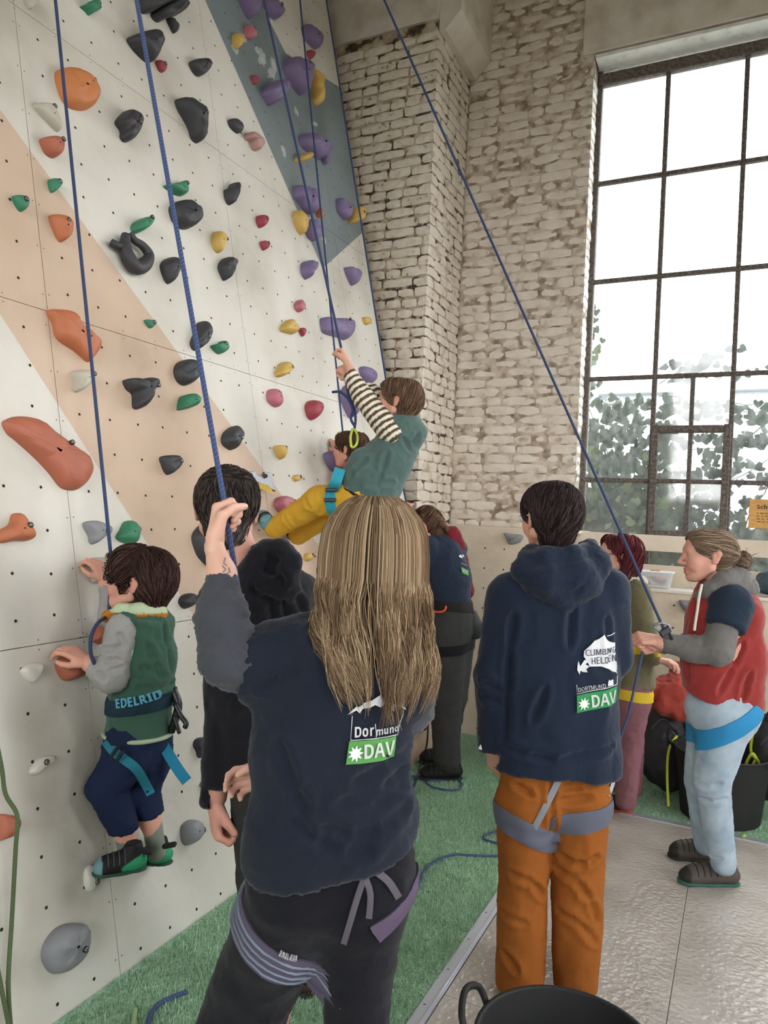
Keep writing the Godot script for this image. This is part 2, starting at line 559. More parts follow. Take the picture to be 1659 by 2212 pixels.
func build_slab() -> void:
	var o := structure("wall_climbing", "tall leaning plywood climbing wall painted cream, beige and grey with bolted holds", "climbing wall")
	o.transform = SL
	var big := 20.0
	# painted fields, in wall metres (along, up)
	var up := PackedVector2Array([Vector2(-big, 3.073 + 0.926 * (big + 1.728)), Vector2(-big, big * 4), Vector2(big, big * 4), Vector2(big, 3.073 - 0.926 * (big - 1.728))])
	var low := PackedVector2Array([Vector2(-big, 2.271 + 1.446 * (big + 1.642)), Vector2(big, 2.271 - 1.446 * (big - 1.642)), Vector2(big, -big * 4), Vector2(-big, -big * 4)])
	var grey := PackedVector2Array([Vector2(4.036, 3.24), Vector2(4.9, 3.87), Vector2(4.9, 4.965), Vector2(3.966, 4.709), Vector2(1.0, 7.25), Vector2(-1.0, 10.17)])
	var tex := noise_tex(0.006, false, [[0.0, "c4c1ba"], [0.3, "e6e4e0"], [0.6, "f4f4f4"], [1.0, "ffffff"]], 21, 6)
	var board := surf(tex, Vector3.ONE * 0.35, 0.62, grain, 0.12)
	board.vertex_color_use_as_albedo = true
	mats["board"] = board
	var cream := hx("d6d2c7")
	var beige := hx("ccb39c")
	var dark := hx("798487")
	var us := [-1.9, -0.68, 0.54, 0.62, 1.84, 3.06, 4.28, 4.77]
	us = [-1.82, -0.6, 0.62, 1.84, 3.06, 4.28, 4.77]
	var vs := [0.0, 1.14, 2.337, 3.567, 4.79, 6.01, 7.23, 8.2]
	var g := 0.0012
	for i in us.size() - 1:
		for j in vs.size() - 1:
			var rect := PackedVector2Array([Vector2(us[i] + g, vs[j] + g), Vector2(us[i + 1] - g, vs[j] + g), Vector2(us[i + 1] - g, vs[j + 1] - g), Vector2(us[i] + g, vs[j + 1] - g)])
			var mb := MB.new()
			for q in clip(rect, grey):
				mb.col = dark; mb.prism(q, -0.018, 0.0, Transform3D(), 0.0)
			for rest in Geometry2D.clip_polygons(rect, grey):
				for q in clip(rest, up):
					mb.col = cream; mb.prism(q, -0.018, 0.0, Transform3D(), 0.0)
				for q0 in Geometry2D.clip_polygons(rest, up):
					for q in clip(q0, low):
						mb.col = cream; mb.prism(q, -0.018, 0.0, Transform3D(), 0.0)
					for q in Geometry2D.clip_polygons(q0, low):
						mb.col = beige; mb.prism(q, -0.018, 0.0, Transform3D(), 0.0)
			part("panel", mb, board, o, true)
	# chalk rubbed onto the grey field
	var chalk := StandardMaterial3D.new()
	chalk.transparency = BaseMaterial3D.TRANSPARENCY_ALPHA
	chalk.albedo_color = Color(0.86, 0.87, 0.86, 0.3); chalk.roughness = 1.0
	var cr2 := RandomNumberGenerator.new()
	cr2.seed = 6
	for q in [[538, 75, 16, 5], [526, 88, 10, 6], [566, 128, 8, 22], [592, 142, 7, 24], [585, 160, 9, 16], [612, 325, 5, 14], [680, 268, 7, 6], [672, 474, 6, 9], [508, 105, 8, 14], [640, 240, 5, 12], [700, 520, 5, 8], [556, 110, 5, 9]]:
		for layer in 2:
			var pts := PackedVector2Array()
			for k in 14:
				var a := TAU * k / 14.0
				var w := cr2.randf_range(0.55, 1.15) * (1.0 - 0.45 * layer)
				pts.append(slab_uv(q[0] + cos(a) * q[2] * w + sin(a) * 3.0, q[1] + sin(a) * q[3] * w))
			var cm := MB.new()
			cm.prism(pts, 0.0003, 0.0006 + 0.0003 * layer, Transform3D())
			part("chalk_mark", cm, chalk, o, true)
	# timber frame behind and the closed end
	var fr := MB.new()
	fr.col = hx("c9b28e")
	for i in us.size(): fr.box(Transform3D(Basis(), Vector3(us[i] - (0.03 if i == us.size() - 1 else 0.0), 4.1, -0.08)), Vector3(0.06, 8.2, 0.12))
	part("frame", fr, mat("wood", 0.8), o, true)
	# bolt inserts
	var nut := MB.new()
	var ring := MB.new()
	nut.col = hx("1a1613"); ring.col = hx("8f897c")
	for i in us.size() - 1:
		for a in (8 if us[i + 1] - us[i] > 1 else 3):
			var u: float = us[i] + 0.095 + a * 0.1455
			for j in vs.size() - 1:
				for b in 8:
					var w: float = (0.045 if j == 0 else vs[j] + 0.088) + b * (0.1465 if j != 2 else 0.151)
					if w > vs[j + 1] - 0.03: continue
					if rng.randf() < 0.03: continue
					var t := Transform3D(Basis(), Vector3(u + rng.randf_range(-0.006, 0.006), w + rng.randf_range(-0.006, 0.006), 0.0004))
					ring.disc(t, 0.0062, 9)
					nut.disc(t.translated(Vector3(0, 0, 0.0004)), 0.0052, 9)
	var no := part("bolt_insert", nut, mat("nut", 0.9), o, true)
	no.set_meta("kind", "stuff")
	no = part("insert_flange", ring, mat("ring", 0.6), o, true)
	no.set_meta("kind", "stuff")
	# panel screws along the joints
	var sc := MB.new()
	sc.col = hx("6f675a")
	for i in range(1, us.size()):
		for j in vs.size() - 1:
			for b in 7:
				for s in [-0.014, 0.014]:
					sc.disc(Transform3D(Basis(), Vector3(us[i] + s, vs[j] + 0.06 + b * 0.18 + rng.randf() * 0.01, 0.0006)), 0.0032, 6)
	for j in range(1, vs.size() - 1):
		for b in 36:
			for s in [-0.016, 0.016]:
				sc.disc(Transform3D(Basis(), Vector3(-1.8 + b * 0.182, vs[j] + s, 0.0006)), 0.0032, 6)
	no = part("panel_screws", sc, mat("screw", 0.5), o, true)
	no.set_meta("kind", "stuff")

# ---------------------------------------------------------------- brickwork
func brick_mesh(w: float, h: float, d: float, seed: int, m: Material) -> ArrayMesh:
	var r := RandomNumberGenerator.new()
	r.seed = seed
	var n := [5, 3]
	var mb := MB.new()
	var nx := 5 if w > 0.18 else 4
	var ny := 4
	var front := []
	for j in ny:
		var row := []
		for i in nx:
			var x: float = w * (float(i) / (nx - 1) - 0.5)
			var y: float = h * (float(j) / (ny - 1) - 0.5)
			var edge := i == 0 or j == 0 or i == nx - 1 or j == ny - 1
			var corner := (i == 0 or i == nx - 1) and (j == 0 or j == ny - 1)
			var jit := 0.0042
			var q := Vector3(x + r.randf_range(-jit, jit), y + r.randf_range(-jit, jit), r.randf_range(-0.0015, 0.0015))
			if edge:
				q.z -= 0.003 + r.randf() * 0.003
			if corner:
				q *= Vector3(0.975, 0.9, 1.0); q.z -= r.randf() * 0.012; q *= Vector3(1.0 - r.randf() * 0.04, 1.0 - r.randf() * 0.12, 1.0)
			row.append(q)
		front.append(row)
	mb.grid(front)
	var per := []
	for i in nx: per.append(front[0][i])
	for j in range(1, ny): per.append(front[j][nx - 1])
	for i in range(nx - 2, -1, -1): per.append(front[ny - 1][i])
	for j in range(ny - 2, 0, -1): per.append(front[j][0])
	for k in per.size():
		var a: Vector3 = per[k]
		var b: Vector3 = per[(k + 1) % per.size()]
		mb.quad(b, a, Vector3(a.x, a.y, -d), Vector3(b.x, b.y, -d))
	return mb.mesh(m)

func lay_bricks(o: Node3D, at0: Transform3D, length: float, y0: float, y1: float, kinds: Array, seed: int, off := 0.0) -> void:
	# kinds: [stretchers, headers]; at0 has x along the wall, y up, z out of the face
	var r := RandomNumberGenerator.new()
	r.seed = seed
	var row := 0
	var y := y0
	while y < y1:
		var x := 0.0
		var course := (row % 2 == 0)
		var first := true
		while x < length - 0.02:
			var want := (0.25 if r.randf() < 0.62 else 0.122)
			if first: want = 0.25 if course else 0.122
			if r.randf() < 0.05: want = 0.18
			want *= r.randf_range(0.94, 1.05)
			first = false
			if length - (x + want) < 0.06: want = length - x
			var set: Array = kinds[0] if want > 0.155 else kinds[1]
			var me: Mesh = set[r.randi() % set.size()]
			var bw := 0.25 if want > 0.155 else 0.122
			var tr := Transform3D(Basis().rotated(Vector3(0, 0, 1), r.randf_range(-0.018, 0.018)).rotated(Vector3(0, 1, 0), r.randf_range(-0.02, 0.02)).scaled_local(Vector3(want / bw, r.randf_range(0.88, 1.1), 1)), Vector3(x + want * 0.5, y + 0.0325 + r.randf_range(-0.004, 0.004), r.randf_range(-0.006, 0.004) + off))
			var g := at0 * tr
			x += want + 0.0125
			if off == 0.0 and g.origin.z > -5.2 and g.origin.x < -2.1 and g.origin.x < -1.817 - g.origin.y * 0.2228 - 0.3: continue
			inst("brick", me, g, o)
		y += 0.077
		row += 1

func build_end_wall() -> void:
	# worn cream paint over brown brick
	var worn := surf(noise_tex(0.02, false, [[0.0, "5f4a39"], [0.15, "806a55"], [0.2, "d4c8b5"], [0.6, "e3dacb"], [1.0, "ebe4d8"]], 31, 6), Vector3.ONE * 1.1, 0.93, soft, 0.7)
	var calm := surf(noise_tex(0.016, false, [[0.0, "96887a"], [0.14, "b4a798"], [0.26, "d2c7b8"], [0.7, "ddd4c7"], [1.0, "e4dcd1"]], 37, 6), Vector3.ONE * 0.6, 0.93, soft, 0.9)
	var mortar := surf(noise_tex(0.03, false, [[0.0, "2c231c"], [0.36, "5a4a3c"], [0.47, "a8977e"], [1.0, "dacfbc"]], 41, 5), Vector3.ONE * 0.55, 0.95, soft, 1.2)
	var limed := surf(noise_tex(0.02, false, [[0.0, "6c5f54"], [0.3, "9a8b7b"], [0.55, "c0b2a1"], [1.0, "d4c9ba"]], 43, 6), Vector3.ONE * 0.8, 0.95, soft, 1.2)
	var render := surf(noise_tex(0.012, false, [[0.0, "b8ada0"], [0.5, "d2c9bd"], [1.0, "ddd6cb"]], 47, 5), Vector3.ONE * 0.5, 0.9, soft, 0.3)
	var white := surf(noise_tex(0.02, false, [[0.0, "b9bbb6"], [0.3, "dfe0da"], [1.0, "eeeee9"]], 49, 5), Vector3.ONE * 0.7, 0.9, soft, 0.6)
	mats["white_render"] = white
	var sA := []; var hA := []; var sB := []; var hB := []; var sE := []; var hE := []
	for k in 9:
		sA.append(brick_mesh(0.25, 0.065, 0.035, 100 + k, worn)); hA.append(brick_mesh(0.122, 0.065, 0.035, 200 + k, worn))
		sB.append(brick_mesh(0.25, 0.068, 0.03, 300 + k, calm)); hB.append(brick_mesh(0.122, 0.068, 0.03, 400 + k, calm))
	# recessed wall with the window
	var o := structure("wall_back", "old brick end wall under worn cream paint around the large window", "wall")
	opening_wall(o, "wall_core", limed, 2, -5.706, -0.44, Vector2(-4.3, 0), Vector2(5.3, 8.8), [Rect2(-1.19, 0.95, 4.36, 4.25)])
	lay_bricks(o, Transform3D(Basis(), Vector3(-2.2, 0, -5.7)), 1.01, 1.43, 5.86, [sB, hB], 5)
	# reveal of the window: brick ends, sill and head
	for k in 4:
		hE.append(brick_mesh(0.21, 0.069, 0.02, 500 + k, white))
	var y := 1.43
	var r := RandomNumberGenerator.new()
	r.seed = 12
	while y < 5.12:
		inst("brick", hE[r.randi() % 4], Transform3D(Basis(Vector3(0, 0, -1), Vector3.UP, Vector3(1, 0, 0)), Vector3(-1.186 + r.randf_range(-0.004, 0.004), y + 0.034, -5.81)).scaled_local(Vector3(1, 1.06, 1)), o)
		y += 0.077
	part("lintel", boxm(Vector3(1.0, 5.52, -5.7), Vector3(4.55, 0.62, 0.05), 0.006), render, o)
	part("lintel_soffit", boxm(Vector3(1.0, 5.185, -5.80), Vector3(4.36, 0.03, 0.22), 0.004), white, o)
	part("sill", boxm(Vector3(1.0, 0.96, -5.78), Vector3(4.36, 0.04, 0.3), 0.005), white, o)
	# pilaster
	o = structure("wall_pilaster", "projecting brick pilaster with worn cream paint and open dark joints", "pilaster")
	part("pilaster_core", boxm(Vector3(-2.96, 4.4, -5.36), Vector3(1.5, 8.8, 0.70)), mortar, o)
	lay_bricks(o, Transform3D(Basis(), Vector3(-3.22, 0, -4.997)), 1.016, 1.70, 5.24, [sA, hA], 8)
	lay_bricks(o, Transform3D(Basis(Vector3(0, 0, -1), Vector3.UP, Vector3(1, 0, 0)), Vector3(-2.199, 0, -5.0)), 0.69, 1.40, 5.24, [sB, hB], 15)
	# concrete seat on top of the pilaster
	part("pilaster_cap", boxm(Vector3(-2.96, 7.06, -5.34), Vector3(1.52, 3.5, 0.72), 0.006), render, o)
	var mb := MB.new()
	mb.prism(PackedVector2Array([Vector2(0, 0), Vector2(0.05, 0), Vector2(0.17, 0.12), Vector2(0.17, 1.2), Vector2(0, 1.2)]), 0.0, 0.69, Transform3D(Basis(), Vector3(-2.2, 5.22, -5.695)))
	part("beam_seat", mb, render, o)
	# low plywood climbing boards in front of the end wall
	o = structure("wall_low_board", "low cream plywood climbing board in front of the brick wall with a ledge", "climbing board")
	var ply := surf(noise_tex(0.008, false, [[0.0, "c9b9a2"], [0.5, "d3c5b0"], [1.0, "dacdb9"]], 51, 5), Vector3.ONE * 0.5, 0.7, grain, 0.12)
	mats["ply"] = ply
	var edges := [-2.2, -1.06, 0.18, 1.4, 2.62, 3.84, 4.98]
	for i in edges.size() - 1:
		var top := 1.515 if i == 0 else 1.16
		part("panel", boxm(Vector3((edges[i] + edges[i + 1]) * 0.5, 0.385, -5.109), Vector3(edges[i + 1] - edges[i] - 0.003, 0.77, 0.018), 0.001), ply, o)
		part("panel", boxm(Vector3((edges[i] + edges[i + 1]) * 0.5, (0.773 + top) * 0.5, -5.109), Vector3(edges[i + 1] - edges[i] - 0.003, top - 0.773, 0.018), 0.001), ply, o)
	part("ledge", boxm(Vector3(-1.63, 1.52, -5.40), Vector3(1.14, 0.018, 0.6), 0.002), ply, o)
	part("ledge", boxm(Vector3(1.96, 1.17, -5.29), Vector3(6.04, 0.02, 0.4), 0.002), plain("ddd5c8", 0.5), o)
	part("back_board", boxm(Vector3(1.96, 1.245, -5.42), Vector3(6.04, 0.15, 0.02), 0.002), ply, o)
	part("guard_board", boxm(Vector3(1.93, 1.472, -5.42), Vector3(6.1, 0.112, 0.02), 0.002), ply, o)
	for x in [-1.07, 0.9, 2.9, 4.9]:
		part("post", boxm(Vector3(x, 0.76, -5.445), Vector3(0.05, 1.52, 0.03), 0.002), ply, o)
	var nut := MB.new()
	nut.col = hx("1a1613")
	for a in 50:
		for b in 10:
			var x := -2.12 + a * 0.144
			var yy := 0.06 + b * 0.146
			if x > -1.1 and yy > 1.1: continue
			nut.disc(Transform3D(Basis(), Vector3(x, yy, -5.0995)), 0.0062, 9)
	var no := part("bolt_insert", nut, mat("nut", 0.9), o)
	no.set_meta("kind", "stuff")

# ---------------------------------------------------------------- steel window
func build_window() -> void:
	var o := structure("window_1", "large old steel framed window with dirty panes above the ledge", "window")
	var steel := surf(noise_tex(0.03, false, [[0.0, "3a322d"], [0.5, "5b524b"], [0.8, "6c645e"], [1.0, "8a8178"]], 61, 5), Vector3.ONE * 2.0, 0.75, soft, 0.5)
	var z := -5.9
	var xs := [-1.17, -0.662, -0.12, 0.42, 0.96, 1.5, 2.04, 2.58, 3.14]
	var ys := [0.98, 1.935, 2.73, 3.5, 4.28, 5.06]
	part("frame_bar", boxm(Vector3(-1.175, 3.07, z), Vector3(0.05, 4.2, 0.06), 0.006), steel, o)
	part("frame_bar", boxm(Vector3(3.145, 3.07, z), Vector3(0.05, 4.2, 0.06), 0.006), steel, o)
	part("frame_bar", boxm(Vector3(1.0, 5.1, z), Vector3(4.36, 0.09, 0.07), 0.006), steel, o)
	part("frame_bar", boxm(Vector3(1.0, 0.99, z), Vector3(4.36, 0.06, 0.07), 0.006), steel, o)
	for i in range(1, xs.size() - 1):
		part("glazing_bar", boxm(Vector3(xs[i], 3.02, z), Vector3(0.034, 4.08, 0.045), 0.004), steel, o)
	for j in range(1, ys.size() - 1):
		part("glazing_bar", boxm(Vector3(0.98, ys[j], z + 0.002), Vector3(4.3, 0.032, 0.041), 0.004), steel, o)
	# opening casement
	var x0: float = xs[1]
	var x1: float = xs[2]
	for q in [[x0 + 0.022, 1.935, 0.05, 0.86], [x1 - 0.022, 1.935, 0.05, 0.86]]:
		part("casement_stile", boxm(Vector3(q[0], q[1], z + 0.02), Vector3(q[2], q[3] - 0.012, 0.06), 0.006), steel, o)
	for q in [2.325, 1.535]:
		part("casement_rail", boxm(Vector3((x0 + x1) * 0.5, q, z + 0.021), Vector3(x1 - x0 - 0.096, 0.055, 0.054), 0.006), steel, o)
	part("glazing_bar", boxm(Vector3((x0 + x1) * 0.5, 2.13, z + 0.008), Vector3(0.03, 1.2, 0.05), 0.004), steel, o)
	# panes
	var clear := StandardMaterial3D.new()
	clear.transparency = BaseMaterial3D.TRANSPARENCY_ALPHA
	clear.albedo_color = Color(0.93, 0.97, 0.97, 0.08); clear.roughness = 0.05
	var hazy := []
	for k in 2:
		var m := StandardMaterial3D.new()
		m.transparency = BaseMaterial3D.TRANSPARENCY_ALPHA
		m.albedo_texture = noise_tex(0.012 + 0.01 * k, false, [[0.0, "d8e2e208"], [0.5, "d8e2e228"], [1.0, "d8e2e250"]], 70 + k, 5)
		m.uv1_triplanar = true; m.uv1_scale = Vector3(1.3, 0.7, 1.3)
		m.roughness = 0.5
		hazy.append(m)
	for i in xs.size() - 1:
		for j in ys.size() - 1:
			var m: Material = clear
			if (i + j * 3) % 4 == 1 or (i == 0 and j in [1, 2, 3]): m = hazy[(i + j) % 2]
			if i == 2: m = hazy[j % 2]
			var a: float = xs[i] + 0.01
			var b: float = xs[i + 1] - 0.01
			if i == 1 and j in [0, 1]:
				var mid := (a + b) * 0.5
				var cutsy := [ys[j], ys[j + 1]] if j == 0 else [ys[1], 2.325, ys[2]]
				for w in cutsy.size() - 1:
					for s in 2:
						part("pane", boxm(Vector3((a + mid) * 0.5 if s == 0 else (mid + b) * 0.5, (cutsy[w] + cutsy[w + 1]) * 0.5, z - 0.005), Vector3(mid - a - 0.01, cutsy[w + 1] - cutsy[w] - 0.012, 0.004)), hazy[0] if s == 1 and w == 0 and j == 1 else clear, o)
				continue
			part("pane", boxm(Vector3((a + b) * 0.5, (ys[j] + ys[j + 1]) * 0.5, z - 0.005), Vector3(b - a, ys[j + 1] - ys[j] - 0.012, 0.004)), m, o)

# ---------------------------------------------------------------- outside the window
func leaf_mesh(m: Material, seed: int) -> ArrayMesh:
	var r := RandomNumberGenerator.new()
	r.seed = seed
	var mb := MB.new()
	mb.col = Color.WHITE
	var out := [Vector2(0, -0.1), Vector2(0.28, -0.28), Vector2(0.48, -0.05), Vector2(0.36, 0.3), Vector2(0, 0.62), Vector2(-0.36, 0.3), Vector2(-0.48, -0.05), Vector2(-0.28, -0.28)]
	var ci := mb.p(Vector3(0, 0.1, 0.06))
	for q in out: mb.p(Vector3(q.x * r.randf_range(0.85, 1.1), q.y, -abs(q.x) * 0.22 + r.randf_range(-0.04, 0.04)))
	for k in 8: mb.t3(ci, ci + 1 + k, ci + 1 + (k + 1) % 8)
	return mb.mesh(m)

func build_outside() -> void:
	var g := thing("yard_ground", "pale ground of the yard outside the window", "ground")
	part("ground_sheet", boxm(Vector3(0, -0.15, -20), Vector3(60, 0.1, 27.4)), plain("8f928a", 0.95), g)
	var b := thing("yard_building", "pale grey building seen faintly through the small window panes", "building")
	part("wall", boxm(Vector3(1.5, 2.2, -19), Vector3(9.0, 4.7, 3.0)), plain("c3c8cd", 0.9), b)
	part("roof", boxm(Vector3(1.5, 4.7, -19), Vector3(9.4, 0.3, 3.4), 0.02), plain("8a8f96", 0.8), b)
	for k in 5:
		var w := part("shutter_window", boxm(Vector3(-1.9 + k * 1.7, 2.4, -17.48), Vector3(0.9, 1.5, 0.06), 0.01), plain("9aa1aa", 0.5), b)
		part("window_sill", boxm(Vector3(-1.9 + k * 1.7, 1.6, -17.44), Vector3(1.0, 0.08, 0.16), 0.01), plain("d8dadc", 0.8), w)
	var greens := []
	for q in ["33452c", "4a5e38", "3d4a3a", "5d7040"]:
		var m := plain(q, 0.6)
		m.backlight_enabled = true; m.backlight = Color(q) * 0.5
		greens.append(m)
	var leaves := []
	for k in 8: leaves.append(leaf_mesh(greens[k % 4], 20 + k))
	var ivy := thing("ivy_plant", "green ivy climbing outside the lower left window panes", "ivy")
	var stems := MB.new()
	stems.col = hx("4a3d31")
	var r := RandomNumberGenerator.new()
	r.seed = 99
	var spots := []
	for k in 60:
		var x0 := r.randf_range(-1.45, -0.2)
		var top := 1.0 + r.randf() * (2.0 if x0 < -0.7 else 1.0)
		if k % 9 == 0: top += 0.9
		var p := Vector3(x0, -0.1, r.randf_range(-6.25, -6.75))
		var path := [p]
		var dirx := r.randf_range(-0.06, 0.1)
		while p.y < top:
			p += Vector3(dirx + r.randf_range(-0.05, 0.05), 0.09, r.randf_range(-0.02, 0.02))
			p.z = clamp(p.z, -6.85, -6.25)
			path.append(p)
			if p.y > 0.75:
				for t in 3: spots.append(p + Vector3(r.randf_range(-0.1, 0.1), r.randf_range(-0.04, 0.04), r.randf_range(-0.04, 0.08)))
		stems.tube(path, 0.0045, 5)
	for k in 12:                      # loose runners reaching to the right
		var p := Vector3(-0.75 + r.randf() * 0.4, 1.5 + r.randf() * 1.6, -6.3 - r.randf() * 0.2)
		var path := [p]
		var sag := r.randf_range(-0.03, 0.05)
		for t in int(6 + r.randi() % 8):
			p += Vector3(0.075, sag + r.randf_range(-0.02, 0.02), r.randf_range(-0.01, 0.01))
			path.append(p)
			spots.append(p + Vector3(0, r.randf_range(-0.04, 0.01), 0.01))
		stems.tube(path, 0.003, 5)
	part("stems", stems, mat("bark", 0.9), ivy)
	for k in 6:
		var p := Vector3(0.15 + r.randf() * 1.2, 1.5 + r.randf() * 0.8, -6.25)
		for t in 6: spots.append(p + Vector3(t * 0.05, t * 0.03, 0) + Vector3(r.randf_range(-0.03, 0.03), r.randf_range(-0.03, 0.03), 0))
	var used := 0
	var mm := MultiMesh.new()
	var rest := []
	for q in spots:
		var s := r.randf_range(0.06, 0.13)
		var tr := Transform3D(Basis.from_euler(Vector3(r.randf_range(-0.7, 0.7), r.randf_range(-0.9, 0.9), r.randf_range(1.6, 4.7))).scaled(Vector3.ONE * s), q)
		if used < 300 and q.y > 1.0 and q.z > -6.58:
			inst("leaf", leaves[r.randi() % 8], tr, ivy)
			used += 1
		else: rest.append(tr)
	for k in 1500:                     # dense growth behind, low on the left
		var q := Vector3(r.randf_range(-1.7, -0.35), 0.6 + pow(r.randf(), 1.2) * 2.0, r.randf_range(-7.4, -6.8))
		if q.y > 2.7 - (q.x + 1.7) * 0.9: continue
		rest.append(Transform3D(Basis.from_euler(Vector3(r.randf_range(-0.9, 0.9), r.randf_range(-1, 1), r.randf_range(0, 6))).scaled(Vector3.ONE * r.randf_range(0.08, 0.15)), q))
	for k in 900:
		var q := Vector3(r.randf_range(-1.35, -0.6), 0.95 + r.randf() * 1.75, r.randf_range(-6.85, -6.5))
		if q.y > 2.2 and r.randf() < (q.y - 2.2) * 1.5: continue
		rest.append(Transform3D(Basis.from_euler(Vector3(r.randf_range(-0.7, 0.7), r.randf_range(-0.9, 0.9), r.randf_range(1.6, 4.7))).scaled(Vector3.ONE * r.randf_range(0.06, 0.12)), q))
	mm.transform_format = MultiMesh.TRANSFORM_3D
	mm.mesh = leaves[2]
	mm.instance_count = rest.size()
	for k in rest.size(): mm.set_instance_transform(k, rest[k])
	var mi := MultiMeshInstance3D.new()
	mi.multimesh = mm; mi.name = "foliage"; mi.set_meta("kind", "stuff")
	ivy.add_child(mi)

# ---------------------------------------------------------------- floor
func build_floor() -> void:
	var f := structure("floor", "bare concrete floor slab under the turf and boards", "floor")
	part("floor_slab", boxm(Vector3(0.5, -0.16, 0), Vector3(9.6, 0.3, 12.8)), plain("8b867d", 0.9), f)
	var t := structure("floor_turf", "green artificial turf along the foot of the climbing wall", "turf")
	var turf := surf(noise_tex(0.05, false, [[0.0, "6a8f74"], [0.4, "86ab8b"], [0.7, "9dbf9e"], [1.0, "b4cfb0"]], 81, 5), Vector3.ONE * 2.2, 0.95, grain, 1.2)
	part("turf_mat", boxm(Vector3(-1.34, 0.0, 0.4), Vector3(0.95, 0.012, 12.0)), turf, t)
	part("turf_mat", boxm(Vector3(2.05, 0.0, -4.68), Vector3(5.84, 0.012, 0.9)), turf, t)
	var blades := []
	var mb := MB.new()
	var r := RandomNumberGenerator.new()
	r.seed = 4
	for k in 7:
		var a := r.randf() * TAU
		var d := Vector3(cos(a), 0, sin(a))
		var o := Vector3(r.randf_range(-0.012, 0.012), 0, r.randf_range(-0.012, 0.012))
		var h := r.randf_range(0.010, 0.019)
		var s := d.cross(Vector3.UP) * 0.0011
		mb.col = [hx("88b08f"), hx("a5c6a5"), hx("bfd8ba"), hx("6f9677")][k % 4]
		var tip := o + Vector3(0, h, 0) + d * r.randf_range(0.003, 0.011)
		mb.tri(o - s, o + s, tip); 
	var tuft := mb.mesh(mat("blade", 0.9))
	var trs := []
	for k in 30000:
		var q := Vector3(r.randf_range(-1.80, -0.88), 0.005, -5.05 + pow(r.randf(), 1.0) * 4.1)
		if k % 6 == 0: q = Vector3(r.randf_range(-0.88, 1.2), 0.005, r.randf_range(-5.06, -4.26))
		trs.append(Transform3D(Basis(Vector3.UP, r.randf() * TAU).scaled(Vector3.ONE * r.randf_range(0.8, 1.3)), q))
	var mm := MultiMesh.new()
	mm.transform_format = MultiMesh.TRANSFORM_3D; mm.mesh = tuft; mm.instance_count = trs.size()
	for k in trs.size(): mm.set_instance_transform(k, trs[k])
	var mi := MultiMeshInstance3D.new()
	mi.multimesh = mm; mi.name = "turf_pile"; mi.set_meta("kind", "stuff")
	t.add_child(mi)
	# boards
	var p := structure("floor_boards", "tan smooth floor boards beside the green turf", "floor")
	var tan := surf(noise_tex(0.007, false, [[0.0, "a39b91"], [0.5, "b2aaa0"], [1.0, "bdb7ae"]], 83, 6), Vector3.ONE * 0.7, 0.34, noise_tex(0.09, true, null, 8, 3), 0.18)
	tan.roughness_texture = noise_tex(0.03, false, [[0.0, "707070"], [0.5, "9a9a9a"], [1.0, "d8d8d8"]], 84, 5)
	var xs := [-0.83, -0.16, 1.09, 2.34, 3.59, 4.98]
	var zs := [-4.2, -2.295, 0.205, 2.705, 5.98]
	for i in xs.size() - 1:
		for j in zs.size() - 1:
			part("floor_panel", boxm(Vector3((xs[i] + xs[i + 1]) * 0.5, 0.0, (zs[j] + zs[j + 1]) * 0.5), Vector3(xs[i + 1] - xs[i] - 0.002, 0.02, zs[j + 1] - zs[j] - 0.002), 0.0008), tan, p)
	var alu := plain("c9ccd4", 0.35, 0.6)
	var tr := structure("trim_1", "silver metal edging strip between turf and floor boards", "edging")
	part("strip", boxm(Vector3(-0.857, 0.004, 0.9), Vector3(0.05, 0.02, 10.2), 0.002), alu, tr)
	part("strip_rib", boxm(Vector3(-0.843, 0.012, 0.9), Vector3(0.008, 0.012, 10.2), 0.002), alu, tr)
	for k in 24:
		var s := MB.new()
		s.col = hx("55504c")
		s.disc(Transform3D(Basis(Vector3(1, 0, 0), -PI / 2), Vector3(-0.866, 0.0146, -4.1 + k * 0.21)), 0.004, 8)
		part("screw", s, mat("screw", 0.5), tr)
	tr = structure("trim_2", "silver metal edging strip across the far end of the floor boards", "edging")
	part("strip", boxm(Vector3(2.07, 0.004, -4.222), Vector3(5.84, 0.02, 0.046), 0.002), alu, tr)

